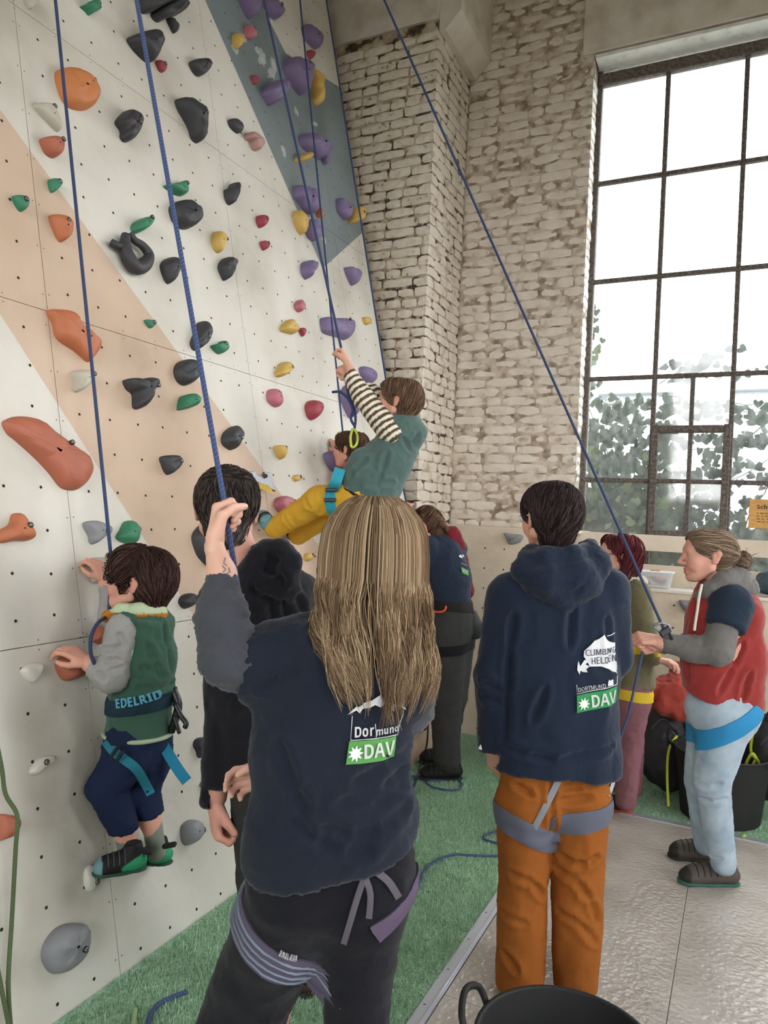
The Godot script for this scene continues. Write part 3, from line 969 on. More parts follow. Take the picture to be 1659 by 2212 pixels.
# ---------------------------------------------------------------- holds
const HOLD_COLOURS := {"black": "39393c", "ink": "3f3c46", "orange": "bf7748", "rust": "b56c4a", "brick": "a8614b", "green": "3a7b5c", "purple": "75678a", "yellow": "c6a459", "red": "983f4a", "pink": "b36a76", "mauve": "b08a85", "stone": "b9b3a4", "white": "cfccc0", "grey": "86878a"}
const HOLDS := [
	"stone|.35|54,-7 57,10 64,22 76,8 80,-3||small pale stone coloured hold above the beige band",
	"green|.6|171,15 184,12 189,5 199,7 206,17 209,25 199,27 191,35 182,25|200,17|green pinched hold with pointed corners high between two ropes",
	"black|.5|297,-14 302,27 321,30 348,20 356,0 351,-17||large black double hold of two overlapping lumps high on the cream field",
	"black|.5|324,31 338,50 359,40 375,37 384,21 378,0 363,-7 353,10||+",
	"black|.5|358,42 366,61 373,73 380,69 380,56 371,47 365,41||small black tail shaped hold under the large black double hold",
	"black|.45|272,84 287,76 317,70 332,79 334,101 326,132 317,138 297,122 277,98|332,81|black triangular wedge hold crossed by the thick blue rope",
	"red|.5|334,133 344,133 353,142 354,152 349,158 341,152|350,144|small dark red hold beside the black triangular wedge",
	"black|.55|406,137 419,130 434,133 442,145 439,159 429,167 417,160|438,146|black egg hold right of the small dark red hold",
	"orange|.4|116,169 120,152 138,149 162,157 186,176 201,203 200,223 189,238 169,241 145,233 127,209|174,192|large round orange hold crossed by the thin blue rope",
	"stone|.35|69,226 101,224 111,233 126,270 124,287 108,273 84,248|109,238|pale stone coloured triangular fin below the large round orange hold",
	"black|.55|246,265 260,246 270,240 284,246 291,263 289,284 280,305 267,309 258,300 257,284|280,278|black bean hold between the two left ropes",
	"black|.5|376,216 392,215 412,226 425,243 430,267 431,300 425,312 412,302 405,280 393,257 381,236|410,262|long black crescent hold with a chalky dimple",
	"black|.5|491,260 503,258 515,267 519,280 514,290 503,284 494,273||small black hold beside the mottled pink jug",
	"mauve|.6|527,290 540,288 555,302 560,317 554,328 543,324 537,307 528,302||mottled pink brown jug near the grey field",
	"brick|.55|83,305 91,299 111,298 125,305 129,321 123,338 111,343 95,332|121,312|brownish orange rounded hold above the beige band",
	"green|.6|102,390 118,388 126,398 123,408 111,418 105,410|121,399|small green hold on the upper edge of the beige band",
	"green|.6|23,426 37,424 51,430 55,441 51,454 42,458 32,446|46,438|small green hold high on the beige band",
	"rust|.5|103,468 122,465 138,471 147,486 145,510 135,523 125,522 113,500|134,485|orange drop shaped hold on the beige band",
	"green|.6|351,403 363,400 378,398 390,393 394,402 395,419 390,425 376,422 365,415|389,404|green bow tie hold crossed by the thick blue rope",
	"black|.5|363,449 375,437 395,436 414,447 423,466 419,484 405,496 388,496 373,483 366,469|400,473|large black round hold with a dished face",
	"green|.7|281,489 287,481 300,474 312,473 317,479 312,491 300,503 289,506 282,500|306,481|green knob hold above the black ring hold",
	"black|.6|482,412 489,410 496,398 503,398 505,408 500,429 495,445 486,435||small black notched hold below the long crescent",
	"yellow|.55|455,513 462,501 473,506 479,518 476,533 471,548 462,542 456,528|476,523|yellow leaf hold above a black drop hold",
	"red|.6|552,471 557,466 565,469 570,479 567,489 560,494 554,486|563,478|upper one of two small red holds left of the grey field",
	"black|.5|344,578 349,564 363,557 375,562 381,576 376,591 366,610 361,615 353,605|374,572|black drop hold beside the black ring hold",
	"black|.5|469,579 473,566 484,557 496,562 499,573 495,588 486,605 481,607 473,591|495,571|black drop hold under the yellow leaf hold",
	"green|.6|310,692 321,692 332,696 331,704 324,710 316,704|328,700|tiny green hold with a bright bolt on the beige band",
	"black|.5|424,699 432,695 441,701 442,716 439,736 432,750 420,759 412,753 409,740 417,719|432,735|long black bar hold crossed by the thick blue rope",
	"green|.65|453,748 468,744 473,738 481,741 485,757 474,766 464,762|474,748|green cone hold right of the long black bar",
	"rust|.3|97,672 115,668 145,674 155,692 176,713 206,740 211,755 194,780 186,783 159,760 128,740 115,723 110,699|175,732|orange winged plate hold bent around a panel joint",
	"stone|.6|150,805 176,801 191,807 193,817 182,834 164,849 155,841 157,824|184,816|pale grey pinch hold under the orange winged plate",
	"black|.5|373,804 378,787 393,778 410,781 420,794 419,814 407,831 393,834 380,824|412,795|black egg hold on the upper edge of the beige band",
	"black|.6|263,824 270,820 289,826 299,820 317,822 323,832 317,846 309,854 305,875 297,886 285,881 283,854 270,841|313,843|black three lobed hold on the beige band",
	"green|.8|381,881 385,861 395,854 408,854 415,865 412,880 398,885 383,887|407,868|green stub hold beside the black three lobed hold",
	"black|.5|476,949 483,932 503,920 513,935 511,952 500,973 488,969 479,961|502,952|black shield hold low on the beige band edge",
	"black|.5|343,988 358,984 378,986 385,998 380,1013 363,1027 353,1020 346,1003|379,1000|black rounded triangle hold above the dark haired man",
	"brick|.22|0,914 7,905 30,898 64,902 84,915 125,946 176,983 194,1003 197,1020 189,1040 169,1059 149,1062 128,1054 101,1020 68,986 30,952 10,935|137,963|very large orange red curved slab hold",
	"purple|.5|513,-3 516,7 527,30 537,44 542,30 544,7 542,-7||purple tusk hold high on the grey field",
	"purple|.5|564,5 576,2 594,14 603,27 601,37 594,44 582,39 572,24|592,19|purple hold at the upper edge of the grey field",
	"yellow|.6|500,81 506,73 516,81 517,93 510,107 503,101||yellow hold high on the grey field",
	"pink|.6|526,59 533,56 542,64 543,81 538,88 530,81|538,69|pink hold high on the chalky grey field",
	"red|.6|541,165 549,166 553,176 547,184 543,176||tiny red hold on the grey field",
	"purple|.6|562,203 569,186 584,180 599,186 604,203 596,219 579,230 569,216|598,192|purple round hold on the chalky grey field",
	"purple|.4|609,145 616,130 626,127 645,135 657,152 658,176 653,196 648,209 636,197 619,172|643,149|large purple shield hold on the grey field",
	"yellow|.5|667,152 677,154 686,165 687,182 680,192 687,209 689,223 684,230 675,219 672,199 668,179||long yellow wavy hold beside the large purple shield",
	"purple|.5|650,57 660,57 680,78 688,91 685,105 677,107 660,91 653,78||purple bar hold on the cream field above the grey field",
	"red|.6|662,110 670,113 673,123 668,130 663,122||tiny red hold under the purple bar",
	"purple|.5|644,297 660,290 673,295 677,307 697,311 704,324 699,339 685,346 670,334 650,319||purple double ball hold in the middle of the grey field",
	"purple|.6|693,339 702,341 704,351 700,358 695,351||tiny purple hold below the purple double ball",
	"yellow|.8|636,343 645,336 655,335 657,346 650,353 639,353||small yellow block hold on the grey field",
	"purple|.5|631,405 638,402 653,410 667,432 678,456 670,465 657,459 643,439 633,425||long purple hold low on the grey field",
	"purple|.5|667,408 677,410 680,429 678,449 673,454 668,432||narrow purple hold behind the long purple one",
	"rust|.6|682,454 689,451 693,461 689,472 683,468||small reddish round hold low on the grey field",
	"purple|.5|725,430 734,435 749,449 752,462 746,476 738,473 727,456|747,451|purple leaf hold beside a yellow hold near the wall end",
	"yellow|.6|754,454 761,450 771,459 772,473 766,483 754,484 752,473|764,468|yellow hold near the brick pilaster",
	"yellow|.5|631,462 636,456 648,466 655,483 653,500 649,509 640,498 633,479|650,476|yellow leaf hold on the edge of the grey field",
	"purple|.5|656,479 667,476 678,489 682,510 675,523 665,516 657,500||purple hold near the lower tip of the grey field",
	"red|.6|560,523 569,522 575,528 573,538 567,542 562,533|571,530|lower one of two small red holds left of the grey field",
	"purple|.5|648,579 651,568 662,564 671,571 670,584 662,601 658,605 651,595|669,576|purple drop hold below the grey field",
	"purple|.5|743,578 758,581 768,589 770,603 765,613 758,618 751,605 745,591||purple leaf hold under the tip of the grey field",
	"pink|.6|634,660 638,652 644,649 650,659 649,670 644,676 636,669||small pink hold above the yellow star",
	"yellow|.6|603,711 609,699 621,691 626,703 636,714 631,723 619,721 606,717||yellow star shaped hold beside a red drop",
	"red|.6|642,711 650,709 655,714 654,723 651,728 646,719||tiny red drop hold beside the yellow star",
	"purple|.4|691,687 711,689 738,689 753,694 758,706 753,726 743,736 727,730 697,721 691,706|739,696|large purple bar hold behind the two ropes",
	"yellow|.6|782,687 792,687 796,696 791,703 785,699||tiny yellow hold near the rope by the brick pilaster",
	"yellow|.6|592,807 599,790 609,783 621,789 621,799 611,811 603,816 594,814|615,799|yellow pinch hold above the panel joint",
	"pink|.5|575,849 581,841 592,843 599,853 603,868 599,880 589,879 576,866|589,854|pink flower shaped hold below the panel joint",
	"red|.5|658,875 665,866 677,868 685,881 683,898 672,909 663,902 658,888||red oval hold left of the hanging boy",
	"yellow|.6|591,964 603,963 609,969 609,986 604,994 597,986 592,974|605,971|yellow tooth hold above the silver bracket",
	"yellow|.7|631,1030 636,1026 646,1029 646,1037 638,1041 632,1037|643,1032|small yellow knob above the hanging boy's legs",
	"purple|.5|774,797 780,792 797,800 807,812 807,822 798,830 788,826 778,812||purple hold between the hanging boy's hands and head",
	"purple|.5|732,854 741,834 751,834 763,858 763,888 754,905 744,888 738,875||purple hold behind the hanging boy's rope knot",
	"yellow|.6|731,792 738,794 738,809 732,811||tiny yellow hold behind the hanging boy's hands",
	"purple|.5|698,989 700,978 724,973 737,981 736,1000 724,1016 716,1019 705,1006|734,988|large purple hold below the hidden climber's hand",
	"yellow|.6|726,952 729,935 736,933 740,942 738,954||yellow hold gripped by the hidden climber",
	"pink|.6|590,1088 595,1076 610,1072 623,1078 627,1086 618,1101 612,1109 603,1109 595,1101|622,1087|large pink scooped hold above the hanging boy's shin",
	"yellow|.7|655,1202 660,1195 670,1197 670,1207 664,1213 657,1210|668,1201|small yellow knob left of the blond hair",
	"red|.6|661,1257 667,1249 677,1252 679,1264 673,1272 665,1272|676,1259|small red hold left of the blond hair",
	"black|.4|683,1228 693,1212 703,1202 712,1228 712,1260 703,1280 691,1283 686,1257||dark hold half hidden by the blond hair",
	"black|.4|412,1163 420,1143 436,1130 454,1127 462,1146 462,1195 454,1229 439,1218 423,1199|440,1219|large black crescent hold behind the dark haired man's head",
	"black|.6|384,1300 389,1288 401,1282 414,1284 420,1294 414,1308 399,1316 389,1311|414,1294|black knob right of the climbing boy's head",
	"rust|.5|-9,1149 15,1134 23,1112 33,1109 45,1119 54,1134 66,1154 65,1166 51,1170 27,1170 6,1174 -9,1171|48,1140|orange boot shaped hold above the climbing boy",
	"grey|.5|177,1137 179,1128 196,1125 211,1129 231,1140 232,1154 220,1162 206,1174 196,1177 190,1169 188,1158|216,1151|grey two bolt hold above the climbing boy",
	"green|.5|248,1160 256,1146 265,1128 276,1125 285,1133 289,1149 289,1168 283,1177 268,1175 253,1168|285,1147|green horn hold right of the thin blue rope",
	"stone|.5|192,1208 211,1204 232,1207 238,1222 232,1243 217,1258 205,1261 196,1255 197,1234|211,1250|pale hold gripped by the climbing boy's raised hand",
	"brick|.55|117,1439 121,1424 136,1413 160,1418 178,1433 184,1451 169,1464 142,1472 127,1463||orange ball hold under the climbing boy's lower hand",
	"brick|.5|197,1382 205,1357 223,1347 229,1369 215,1392 205,1389||orange hold behind the climbing boy's shoulder",
	"white|.4|42,1449 57,1434 72,1431 89,1436 87,1454 72,1475 57,1470|74,1448|translucent white hold left of the orange ball",
	"ink|.55|416,1611 420,1597 434,1592 448,1599 449,1611 443,1626 432,1638 425,1635 422,1623|442,1611|dark violet drop hold right of the boy's teal strap",
	"white|.35|62,1664 78,1641 98,1632 117,1633 115,1644 95,1657 78,1673 66,1674|95,1646|translucent white sliver hold near the olive rope",
	"grey|.55|388,1792 393,1779 408,1770 424,1774 432,1789 425,1806 410,1823 398,1827 390,1816|423,1793|grey egg hold beside the dark haired man's hand",
	"white|.25|181,1880 196,1867 209,1887 209,1900 199,1924 189,1927 181,1914|204,1903|translucent white foothold under the climbing boy's shoe",
	"grey|.45|86,2069 91,2039 111,2010 135,1995 162,1992 177,1998 182,2019 176,2056 159,2083 138,2100 115,2106 98,2096|159,2049|large grey hold low on the wall near the turf",
	"brick|.55|-7,1762 14,1760 30,1765 34,1782 24,1806 7,1814 -7,1813||orange round hold behind the olive rope",
	"green|.6|430,1698 435,1686 447,1679 454,1688 454,1701 439,1703||small green hold half hidden by the dark haired man's sleeve",
]
func smooth_outline(pts: Array) -> PackedVector2Array:
	var o := PackedVector2Array()
	var n := pts.size()
	for i in n:
		for k in 4:
			o.append(pts[i].cubic_interpolate(pts[(i + 1) % n], pts[(i + n - 1) % n], pts[(i + 2) % n], k / 4.0))
	if Geometry2D.is_polygon_clockwise(o): o.reverse()
	return o

func hold_at(tr: Transform3D, out: PackedVector2Array, col: String, fac: float, bolts: Array, label: String, onto: Node3D = null) -> Node3D:
	# tr: wall frame; out: outline in that frame
	var c := Vector2.ZERO
	var lo := out[0]
	var hi := out[0]
	for q in out:
		c += q / out.size(); lo = lo.min(q); hi = hi.max(q)
	var H: float = min(hi.x - lo.x, hi.y - lo.y) * fac * 0.95
	H = clamp(H, 0.02, 0.11)
	var o := onto if onto else thing("climbing_hold", label, "climbing hold", tr * Vector3(c.x, c.y, 0))
	var kind: float = (0.25 if col == "white" else 0.55)
	var nz := FastNoiseLite.new()
	nz.seed = int(c.x * 1000) + int(c.y * 100); nz.frequency = 9.0
	var mb := MB.new()
	mb.col = hx(HOLD_COLOURS[col])
	var prof := [[1.0, -0.001], [1.0, 0.1], [0.985, 0.3], [0.94, 0.52], [0.84, 0.74], [0.68, 0.89], [0.46, 0.97], [0.22, 1.0], [0.06, 1.0]]
	var lean := Vector2(0.12, 0.04) * H
	var rows := []
	for w in prof:
		var row := []
		for q in out:
			var a: Vector2 = c + (q - c) * w[0] * 0.97 + lean * w[1]
			var h: float = H * w[1] * (1.0 + 0.30 * nz.get_noise_2d(a.x, a.y) * w[1])
			row.append(tr * Vector3(a.x, a.y, h))
		rows.append(row)
	mb.grid(rows, true)
	var m := mat("hold%.2f" % kind, kind, 0.45, 0.35, 14.0)
	part("hold_body", mb, m, o)
	for b in bolts:
		var d: Vector2 = b - c
		var reach := 0.001
		for q in out:
			if (q - c).normalized().dot(d.normalized()) > 0.93: reach = max(reach, (q - c).length())
		var e: float = clamp(d.length() / reach, 0.0, 1.0)
		var h := 0.1
		for k in prof.size() - 1:
			if e <= prof[k][0] and e >= prof[k + 1][0]:
				h = lerp(float(prof[k][1]), float(prof[k + 1][1]), (prof[k][0] - e) / max(0.001, prof[k][0] - prof[k + 1][0]))
		var bt := MB.new()
		var t := tr * Transform3D(Basis(), Vector3(b.x, b.y, H * h) + Vector3(lean.x, lean.y, 0) * h)
		t.basis = Basis(tr.basis.x, tr.basis.y, tr.basis.z)
		bt.col = hx("242120")
		bt.tube([t * Vector3(0, 0, -0.008), t * Vector3(0, 0, 0.0022)], 0.0095, 12)
		bt.col = hx("8c8a86")
		bt.tube([t * Vector3(0, 0, -0.004), t * Vector3(0, 0, 0.0032)], 0.0062, 10)
		bt.col = hx("1b1a19")
		bt.disc(t.translated_local(Vector3(0, 0, 0.0035)), 0.003, 6)
		part("bolt", bt, mat("bolt", 0.4, 0.6), o)
	return o

func build_holds() -> void:
	var last: Node3D = null
	for line in HOLDS:
		var f: PackedStringArray = line.split("|")
		var pts := []
		for q in f[2].split(" "):
			var w := q.split(",")
			pts.append(slab_uv(float(w[0]), float(w[1])))
		var bolts := []
		if f[3] != "":
			var w := f[3].split(",")
			bolts.append(slab_uv(float(w[0]), float(w[1])) - Vector2(0.008, 0.0))
		last = hold_at(SL, smooth_outline(pts), f[0], float(f[1]), bolts, f[4], last if f[4] == "+" else null)
	# black ring hold with a side peg
	var o := thing("climbing_hold", "large black ring hold with a side peg on the beige band edge", "climbing hold", on_slab(290, 545))
	var mb := MB.new()
	mb.col = hx(HOLD_COLOURS["black"])
	var ring := []
	var rr := []
	for q in [[272, 508, 9], [270, 530, 12], [277, 556, 15], [293, 577, 16], [312, 571, 15], [322, 552, 11], [308, 531, 9], [290, 519, 8], [280, 503, 9]]:
		ring.append(on_slab(q[0], q[1], 0.035)); rr.append(q[2] * 0.00205)
	var sp := spline(ring, 5)
	var rad := []
	for k in sp.size():
		var e: float = float(k) / 5.0
		rad.append(lerp(float(rr[int(e)]), float(rr[min(int(e) + 1, rr.size() - 1)]), e - int(e)))
	mb.tube(sp, rad, 14)
	part("hold_body", mb, mat("hold0.55", 0.55, 0.45, 0.35, 14.0), o)
	mb = MB.new()
	mb.col = hx(HOLD_COLOURS["black"])
	mb.tube(spline([on_slab(240, 524, 0.02), on_slab(250, 529, 0.03), on_slab(264, 533, 0.03)], 3), 0.017, 10)
	part("peg", mb, mat("hold0.55", 0.55, 0.45, 0.35, 14.0), o)
	# holds of the low board
	var T := Transform3D(Basis(), Vector3(0, 0, -5.1))
	for q in [["grey", [[1088, 1151], [1108, 1153], [1130, 1156], [1126, 1170], [1112, 1176], [1098, 1175], [1093, 1162]], [1105, 1166], "grey two bolt hold on the low board beside the dark haired man's glasses"], ["grey", [[1466, 1297], [1482, 1297], [1500, 1299], [1500, 1322], [1488, 1324], [1474, 1316]], [], "grey hold on the low board behind the woman in the red vest"]]:
		var pts := []
		for w in q[1]:
			var a := on_z(w[0], w[1], -5.1)
			pts.append(Vector2(a.x, a.y))
		var bolts := []
		if q[2].size() > 0:
			var a := on_z(q[2][0], q[2][1], -5.1)
			bolts.append(Vector2(a.x, a.y))
		hold_at(T, smooth_outline(pts), q[0], 0.6, bolts, q[3])
	var dk := []
	for w in [[890, 1570], [902, 1562], [916, 1566], [914, 1578], [900, 1584]]: dk.append(slab_uv(w[0], w[1]))
	hold_at(SL, smooth_outline(dk), "ink", 0.6, [], "dark hold low on the climbing wall near the belaying woman's shoes")

# ---------------------------------------------------------------- small things
func tub(called: String, label: String, c: Vector3, rb: float, rt: float, h: float, a0: float) -> Node3D:
	var o := thing(called, label, "tub", c)
	var mb := MB.new()
	mb.col = hx("232426")
	var tr := Transform3D(Basis(), c)
	mb.lathe([Vector2(0.001, 0.0), Vector2(rb, 0.0), Vector2(rb + 0.004, 0.006), Vector2(lerp(rb, rt, 0.5), h * 0.5), Vector2(rt, h - 0.012), Vector2(rt + 0.008, h - 0.01), Vector2(rt + 0.009, h - 0.002), Vector2(rt + 0.002, h), Vector2(rt - 0.006, h - 0.004), Vector2(lerp(rb, rt, 0.5) - 0.006, h * 0.5), Vector2(rb - 0.004, 0.012), Vector2(0.001, 0.012)], tr, 48)
	part("tub_body", mb, mat("rubber", 0.6, 0.4, 0.2, 8.0), o)
	for s in 2:
		var a := a0 + PI * s
		var d := Vector3(cos(a), 0, sin(a))
		var e := Vector3(-sin(a), 0, cos(a))
		var hb := MB.new()
		hb.col = hx("1d1e20")
		hb.tube(spline([c + d * (rt + 0.004) + e * 0.07 + Vector3(0, h - 0.03, 0), c + d * (rt + 0.03) + e * 0.065 + Vector3(0, h + 0.02, 0), c + d * (rt + 0.045) + Vector3(0, h + 0.045, 0), c + d * (rt + 0.03) - e * 0.065 + Vector3(0, h + 0.02, 0), c + d * (rt + 0.004) - e * 0.07 + Vector3(0, h - 0.03, 0)], 5), 0.009, 8)
		part("handle", hb, mat("rubber", 0.6, 0.4, 0.2, 8.0), o)
	return o

func blob(called: String, label: String, cat: String, m: Material, prims: Array, col: String, amp := 0.012, cell := 0.014, base := Vector3.INF) -> Node3D:
	# prims: [px, py, depth, px2, py2, depth2, r1, r2]
	var fd := Field.new()
	fd.k = 0.05
	for q in prims: fd.add(at(q[0], q[1], q[2]), at(q[3], q[4], q[5]), q[6], q[7])
	fd.cut(Vector3(0, 0.008, -4.5), Vector3.DOWN)
	var o := thing(called, label, cat, fd.pr[0][0] if base == Vector3.INF else base)
	var nz := FastNoiseLite.new()
	nz.frequency = 7.0; nz.seed = prims.size() + int(prims[0][0]); nz.fractal_type = FastNoiseLite.FRACTAL_RIDGED; nz.fractal_octaves = 3
	var mb := MB.new()
	fd.mesh(mb, cell, hx(col), null, func(p): return amp * nz.get_noise_3dv(p))
	part("bag_body", mb, m, o)
	return o

func build_small_things() -> void:
	tub("rope_tub", "black rubber tub with a rim handle behind the man in orange trousers", on_floor(1226, 2256, 0.35) - Vector3(0, 0.35, 0), 0.17, 0.215, 0.35, 3.14)
	var t2 := tub("rope_tub", "black rubber tub with yellow green rope behind the woman in the red vest", Vector3(-0.06, 0.012, -4.47), 0.2, 0.245, 0.37, 0.25)
	# yellow green rope knotted on the tub
	var o := thing("cord", "yellow green cord knotted to the tub rim", "rope", on_floor(1630, 1790))
	var mb := MB.new()
	mb.col = hx("b9c53a")
	mb.tube(spline([at(1630, 1470, 4.15), at(1628, 1560, 4.1), at(1622, 1620, 4.08), at(1635, 1640, 4.04), at(1625, 1628, 4.02), at(1612, 1650, 4.03), at(1618, 1668, 4.03), at(1635, 1640, 4.02), at(1643, 1680, 4.03), at(1633, 1718, 4.04)], 6), 0.008, 8)
	mb.tube(spline([at(1626, 1632, 4.0), at(1640, 1650, 4.0), at(1636, 1690, 4.02), at(1628, 1720, 4.03)], 6), 0.008, 8)
	mb.tube(spline([at(1616, 1742, 4.02), at(1636, 1768, 3.98), at(1640, 1795, 3.93), at(1620, 1803, 3.9), on_floor(1605, 1806, 0.02)], 6), 0.007, 8)
	part("strands", mb, mat("cord", 0.8), o)
	o = thing("cord", "yellow green cord hanging over the left side of the tub", "rope", on_floor(1445, 1745))
	mb = MB.new()
	mb.col = hx("b9c53a")
	mb.tube(spline([at(1462, 1590, 4.2), at(1450, 1606, 4.15), at(1443, 1630, 4.13), at(1441, 1680, 4.1), on_floor(1444, 1742, 0.05)], 6), 0.008, 8)
	part("strands", mb, mat("cord", 0.8), o)
	# bags on the turf
	var nyl := mat("nylon", 0.6, 0.5, 0.3, 6.0)
	var packs := []
	packs.append(blob("backpack", "black backpack leaning on the low board behind the mauve trousers", "backpack", nyl, [[1434, 1545, 4.42, 1432, 1640, 4.36, 0.1, 0.12], [1430, 1655, 4.34, 1450, 1670, 4.34, 0.105, 0.105]], "2c2d31"))
	packs.append(blob("sport_bag", "dark sport bag standing behind the jeans and the tub", "bag", nyl, [[1497, 1560, 4.5, 1500, 1640, 4.44, 0.085, 0.1], [1525, 1600, 4.5, 1525, 1650, 4.44, 0.085, 0.1]], "35343a"))
	blob("jacket", "red brown jacket thrown over the black bags", "jacket", cloth(0.2), [[1405, 1490, 4.3, 1450, 1500, 4.3, 0.05, 0.075], [1450, 1490, 4.3, 1500, 1520, 4.3, 0.08, 0.07], [1470, 1450, 4.35, 1500, 1470, 4.35, 0.055, 0.05], [1430, 1525, 4.24, 1480, 1540, 4.22, 0.04, 0.055]], "9c4438", 0.022)
	packs.append(blob("backpack", "black backpack beside the tub at the edge of the boards", "backpack", nyl, [[1665, 1580, 4.12, 1668, 1680, 4.05, 0.1, 0.12], [1695, 1590, 4.12, 1695, 1690, 4.05, 0.1, 0.12]], "2b2c30"))
	blob("jacket", "dark blue grey padded jacket lying on the ledge", "jacket", nyl, [[1628, 1272, 4.62, 1690, 1268, 4.6, 0.025, 0.055], [1655, 1256, 4.62, 1700, 1242, 4.6, 0.05, 0.065]], "33414b", 0.02)
	for q in [[packs[0], 1432, 1545, 4.31, 0.2], [packs[2], 1668, 1580, 4.0, 0.2], [packs[1], 1500, 1560, 4.4, 0.14]]:
		mb = MB.new()
		mb.col = hx("18191c")
		mb.tube(spline([at(q[1] - 12, q[2] - 22, q[3]), at(q[1] - 8, q[2] - 40, q[3] + 0.02), at(q[1] + 8, q[2] - 40, q[3] + 0.02), at(q[1] + 12, q[2] - 22, q[3])], 4), 0.008, 7)
		part("grab_loop", mb, mat("webbing", 0.8, 0.4, 0.3, 20.0), q[0])
		mb = MB.new()
		mb.col = hx("4a4b50")
		mb.tube(spline([at(q[1] - 26, q[2] + 30, q[3] - 0.02), at(q[1], q[2] + 8, q[3] - 0.05), at(q[1] + 26, q[2] + 30, q[3] - 0.02)], 5), 0.004, 6)
		part("zip", mb, mat("bolt", 0.4, 0.6), q[0])
	# plastic box on the ledge
	var c := on_z(1418, 1269, -5.22)
	c.y = 1.181
	o = thing("storage_box", "small clear plastic box with a white lid standing on the ledge", "plastic box", c)
	var pl := StandardMaterial3D.new()
	pl.transparency = BaseMaterial3D.TRANSPARENCY_ALPHA
	pl.albedo_color = Color(0.92, 0.94, 0.97, 0.35); pl.roughness = 0.3
	mb = MB.new()
	mb.prism(PackedVector2Array([Vector2(-0.085, 0), Vector2(0.085, 0), Vector2(0.1, 0.1), Vector2(-0.1, 0.1)]), -0.06, 0.06, Transform3D(Basis(), c), 0.004)
	part("box_body", mb, pl, o)
	part("lid", boxm(c + Vector3(0, 0.104, 0), Vector3(0.216, 0.012, 0.136), 0.004), plain("e6e9ee", 0.4), o)
	part("clasp", boxm(c + Vector3(-0.01, 0.113, 0.02), Vector3(0.06, 0.01, 0.05), 0.003), plain("b8894f", 0.5), o)
	var pk := ["c96a6a", "b8a98c", "6f7a6a", "d7c6a6", "7c6a55"]
	for k in 9:
		var s := thing("snack_packet", "small wrapped snack inside the clear plastic box", "snack", c + Vector3(-0.065 + k * 0.016, 0.02 + (k % 3) * 0.02, (k % 2) * 0.04 - 0.02), "wrapped snacks inside the plastic box")
		part("wrapper", boxm(c + Vector3(-0.06 + k * 0.015, 0.022 + (k % 3) * 0.02, (k % 2) * 0.04 - 0.02), Vector3(0.045, 0.018, 0.035), 0.006), plain(pk[k % 5], 0.4), s)
	# wooden sign in the window
	var a := on_z(1619, 1078, -5.86)
	var b := on_z(1619, 1140, -5.86)
	o = thing("wooden_sign", "small light wooden sign with dark lettering fixed to the window bar", "sign", Vector3(a.x + 0.2, b.y, -5.86))
	part("sign_board", boxm(Vector3(a.x + 0.2, (a.y + b.y) * 0.5, -5.86), Vector3(0.4, a.y - b.y, 0.012), 0.002), surf(noise_tex(0.02, false, [[0.0, "b5823f"], [1.0, "d3a25e"]], 90), Vector3(1, 8, 1), 0.6), o)
	var y0 := a.y - 0.055
	lettering("Schul", 0.1, Transform3D(Basis(), Vector3(a.x + 0.05, y0, -5.853)), plain("2a1d12", 0.7), o, false)
	mb = MB.new()
	mb.col = hx("4a3520")
	for q in 4:
		for w in 9: mb.box(Transform3D(Basis(), Vector3(a.x + 0.055 + 0.028 * w + 0.004 * q, y0 - 0.045 - q * 0.02, -5.8535)), Vector3(0.012 + 0.004 * ((w * 3 + q) % 4), 0.005, 0.002))
	part("small_print", mb, mat("print", 0.7), o)
	# silver bracket with a yellow tongue
	o = thing("wall_bracket", "silver two bolt bracket with a yellow tongue above the dark haired man", "bracket", on_slab(560, 1040))
	mb = MB.new()
	mb.col = hx("77787c")
	var pts := []
	for q in [[533, 1020], [546, 1018], [552, 1028], [566, 1030], [568, 1020], [580, 1022], [582, 1036], [592, 1062], [560, 1046], [540, 1036]]: pts.append(slab_uv(q[0], q[1]))
	mb.prism(PackedVector2Array(pts), 0.0, 0.012, SL, 0.002)
	part("plate", mb, mat("metal", 0.4, 0.6, 0.0, 1.0, 0.7), o)
	mb = MB.new()
	mb.col = hx("d8b53c")
	mb.grid([[on_slab(546, 1040, 0.012), on_slab(580, 1048, 0.012)], [on_slab(556, 1052, 0.07), on_slab(586, 1056, 0.05)], [on_slab(590, 1068, 0.075), on_slab(593, 1066, 0.07)]])
	part("tongue", mb, mat("tape", 0.5), o)
	for q in [[541, 1026], [574, 1028]]:
		mb = MB.new()
		mb.col = hx("4a4a4a")
		mb.tube([on_slab(q[0], q[1], 0.0), on_slab(q[0], q[1], 0.022)], 0.011, 12)
		part("bolt", mb, mat("bolt", 0.4, 0.6), o)

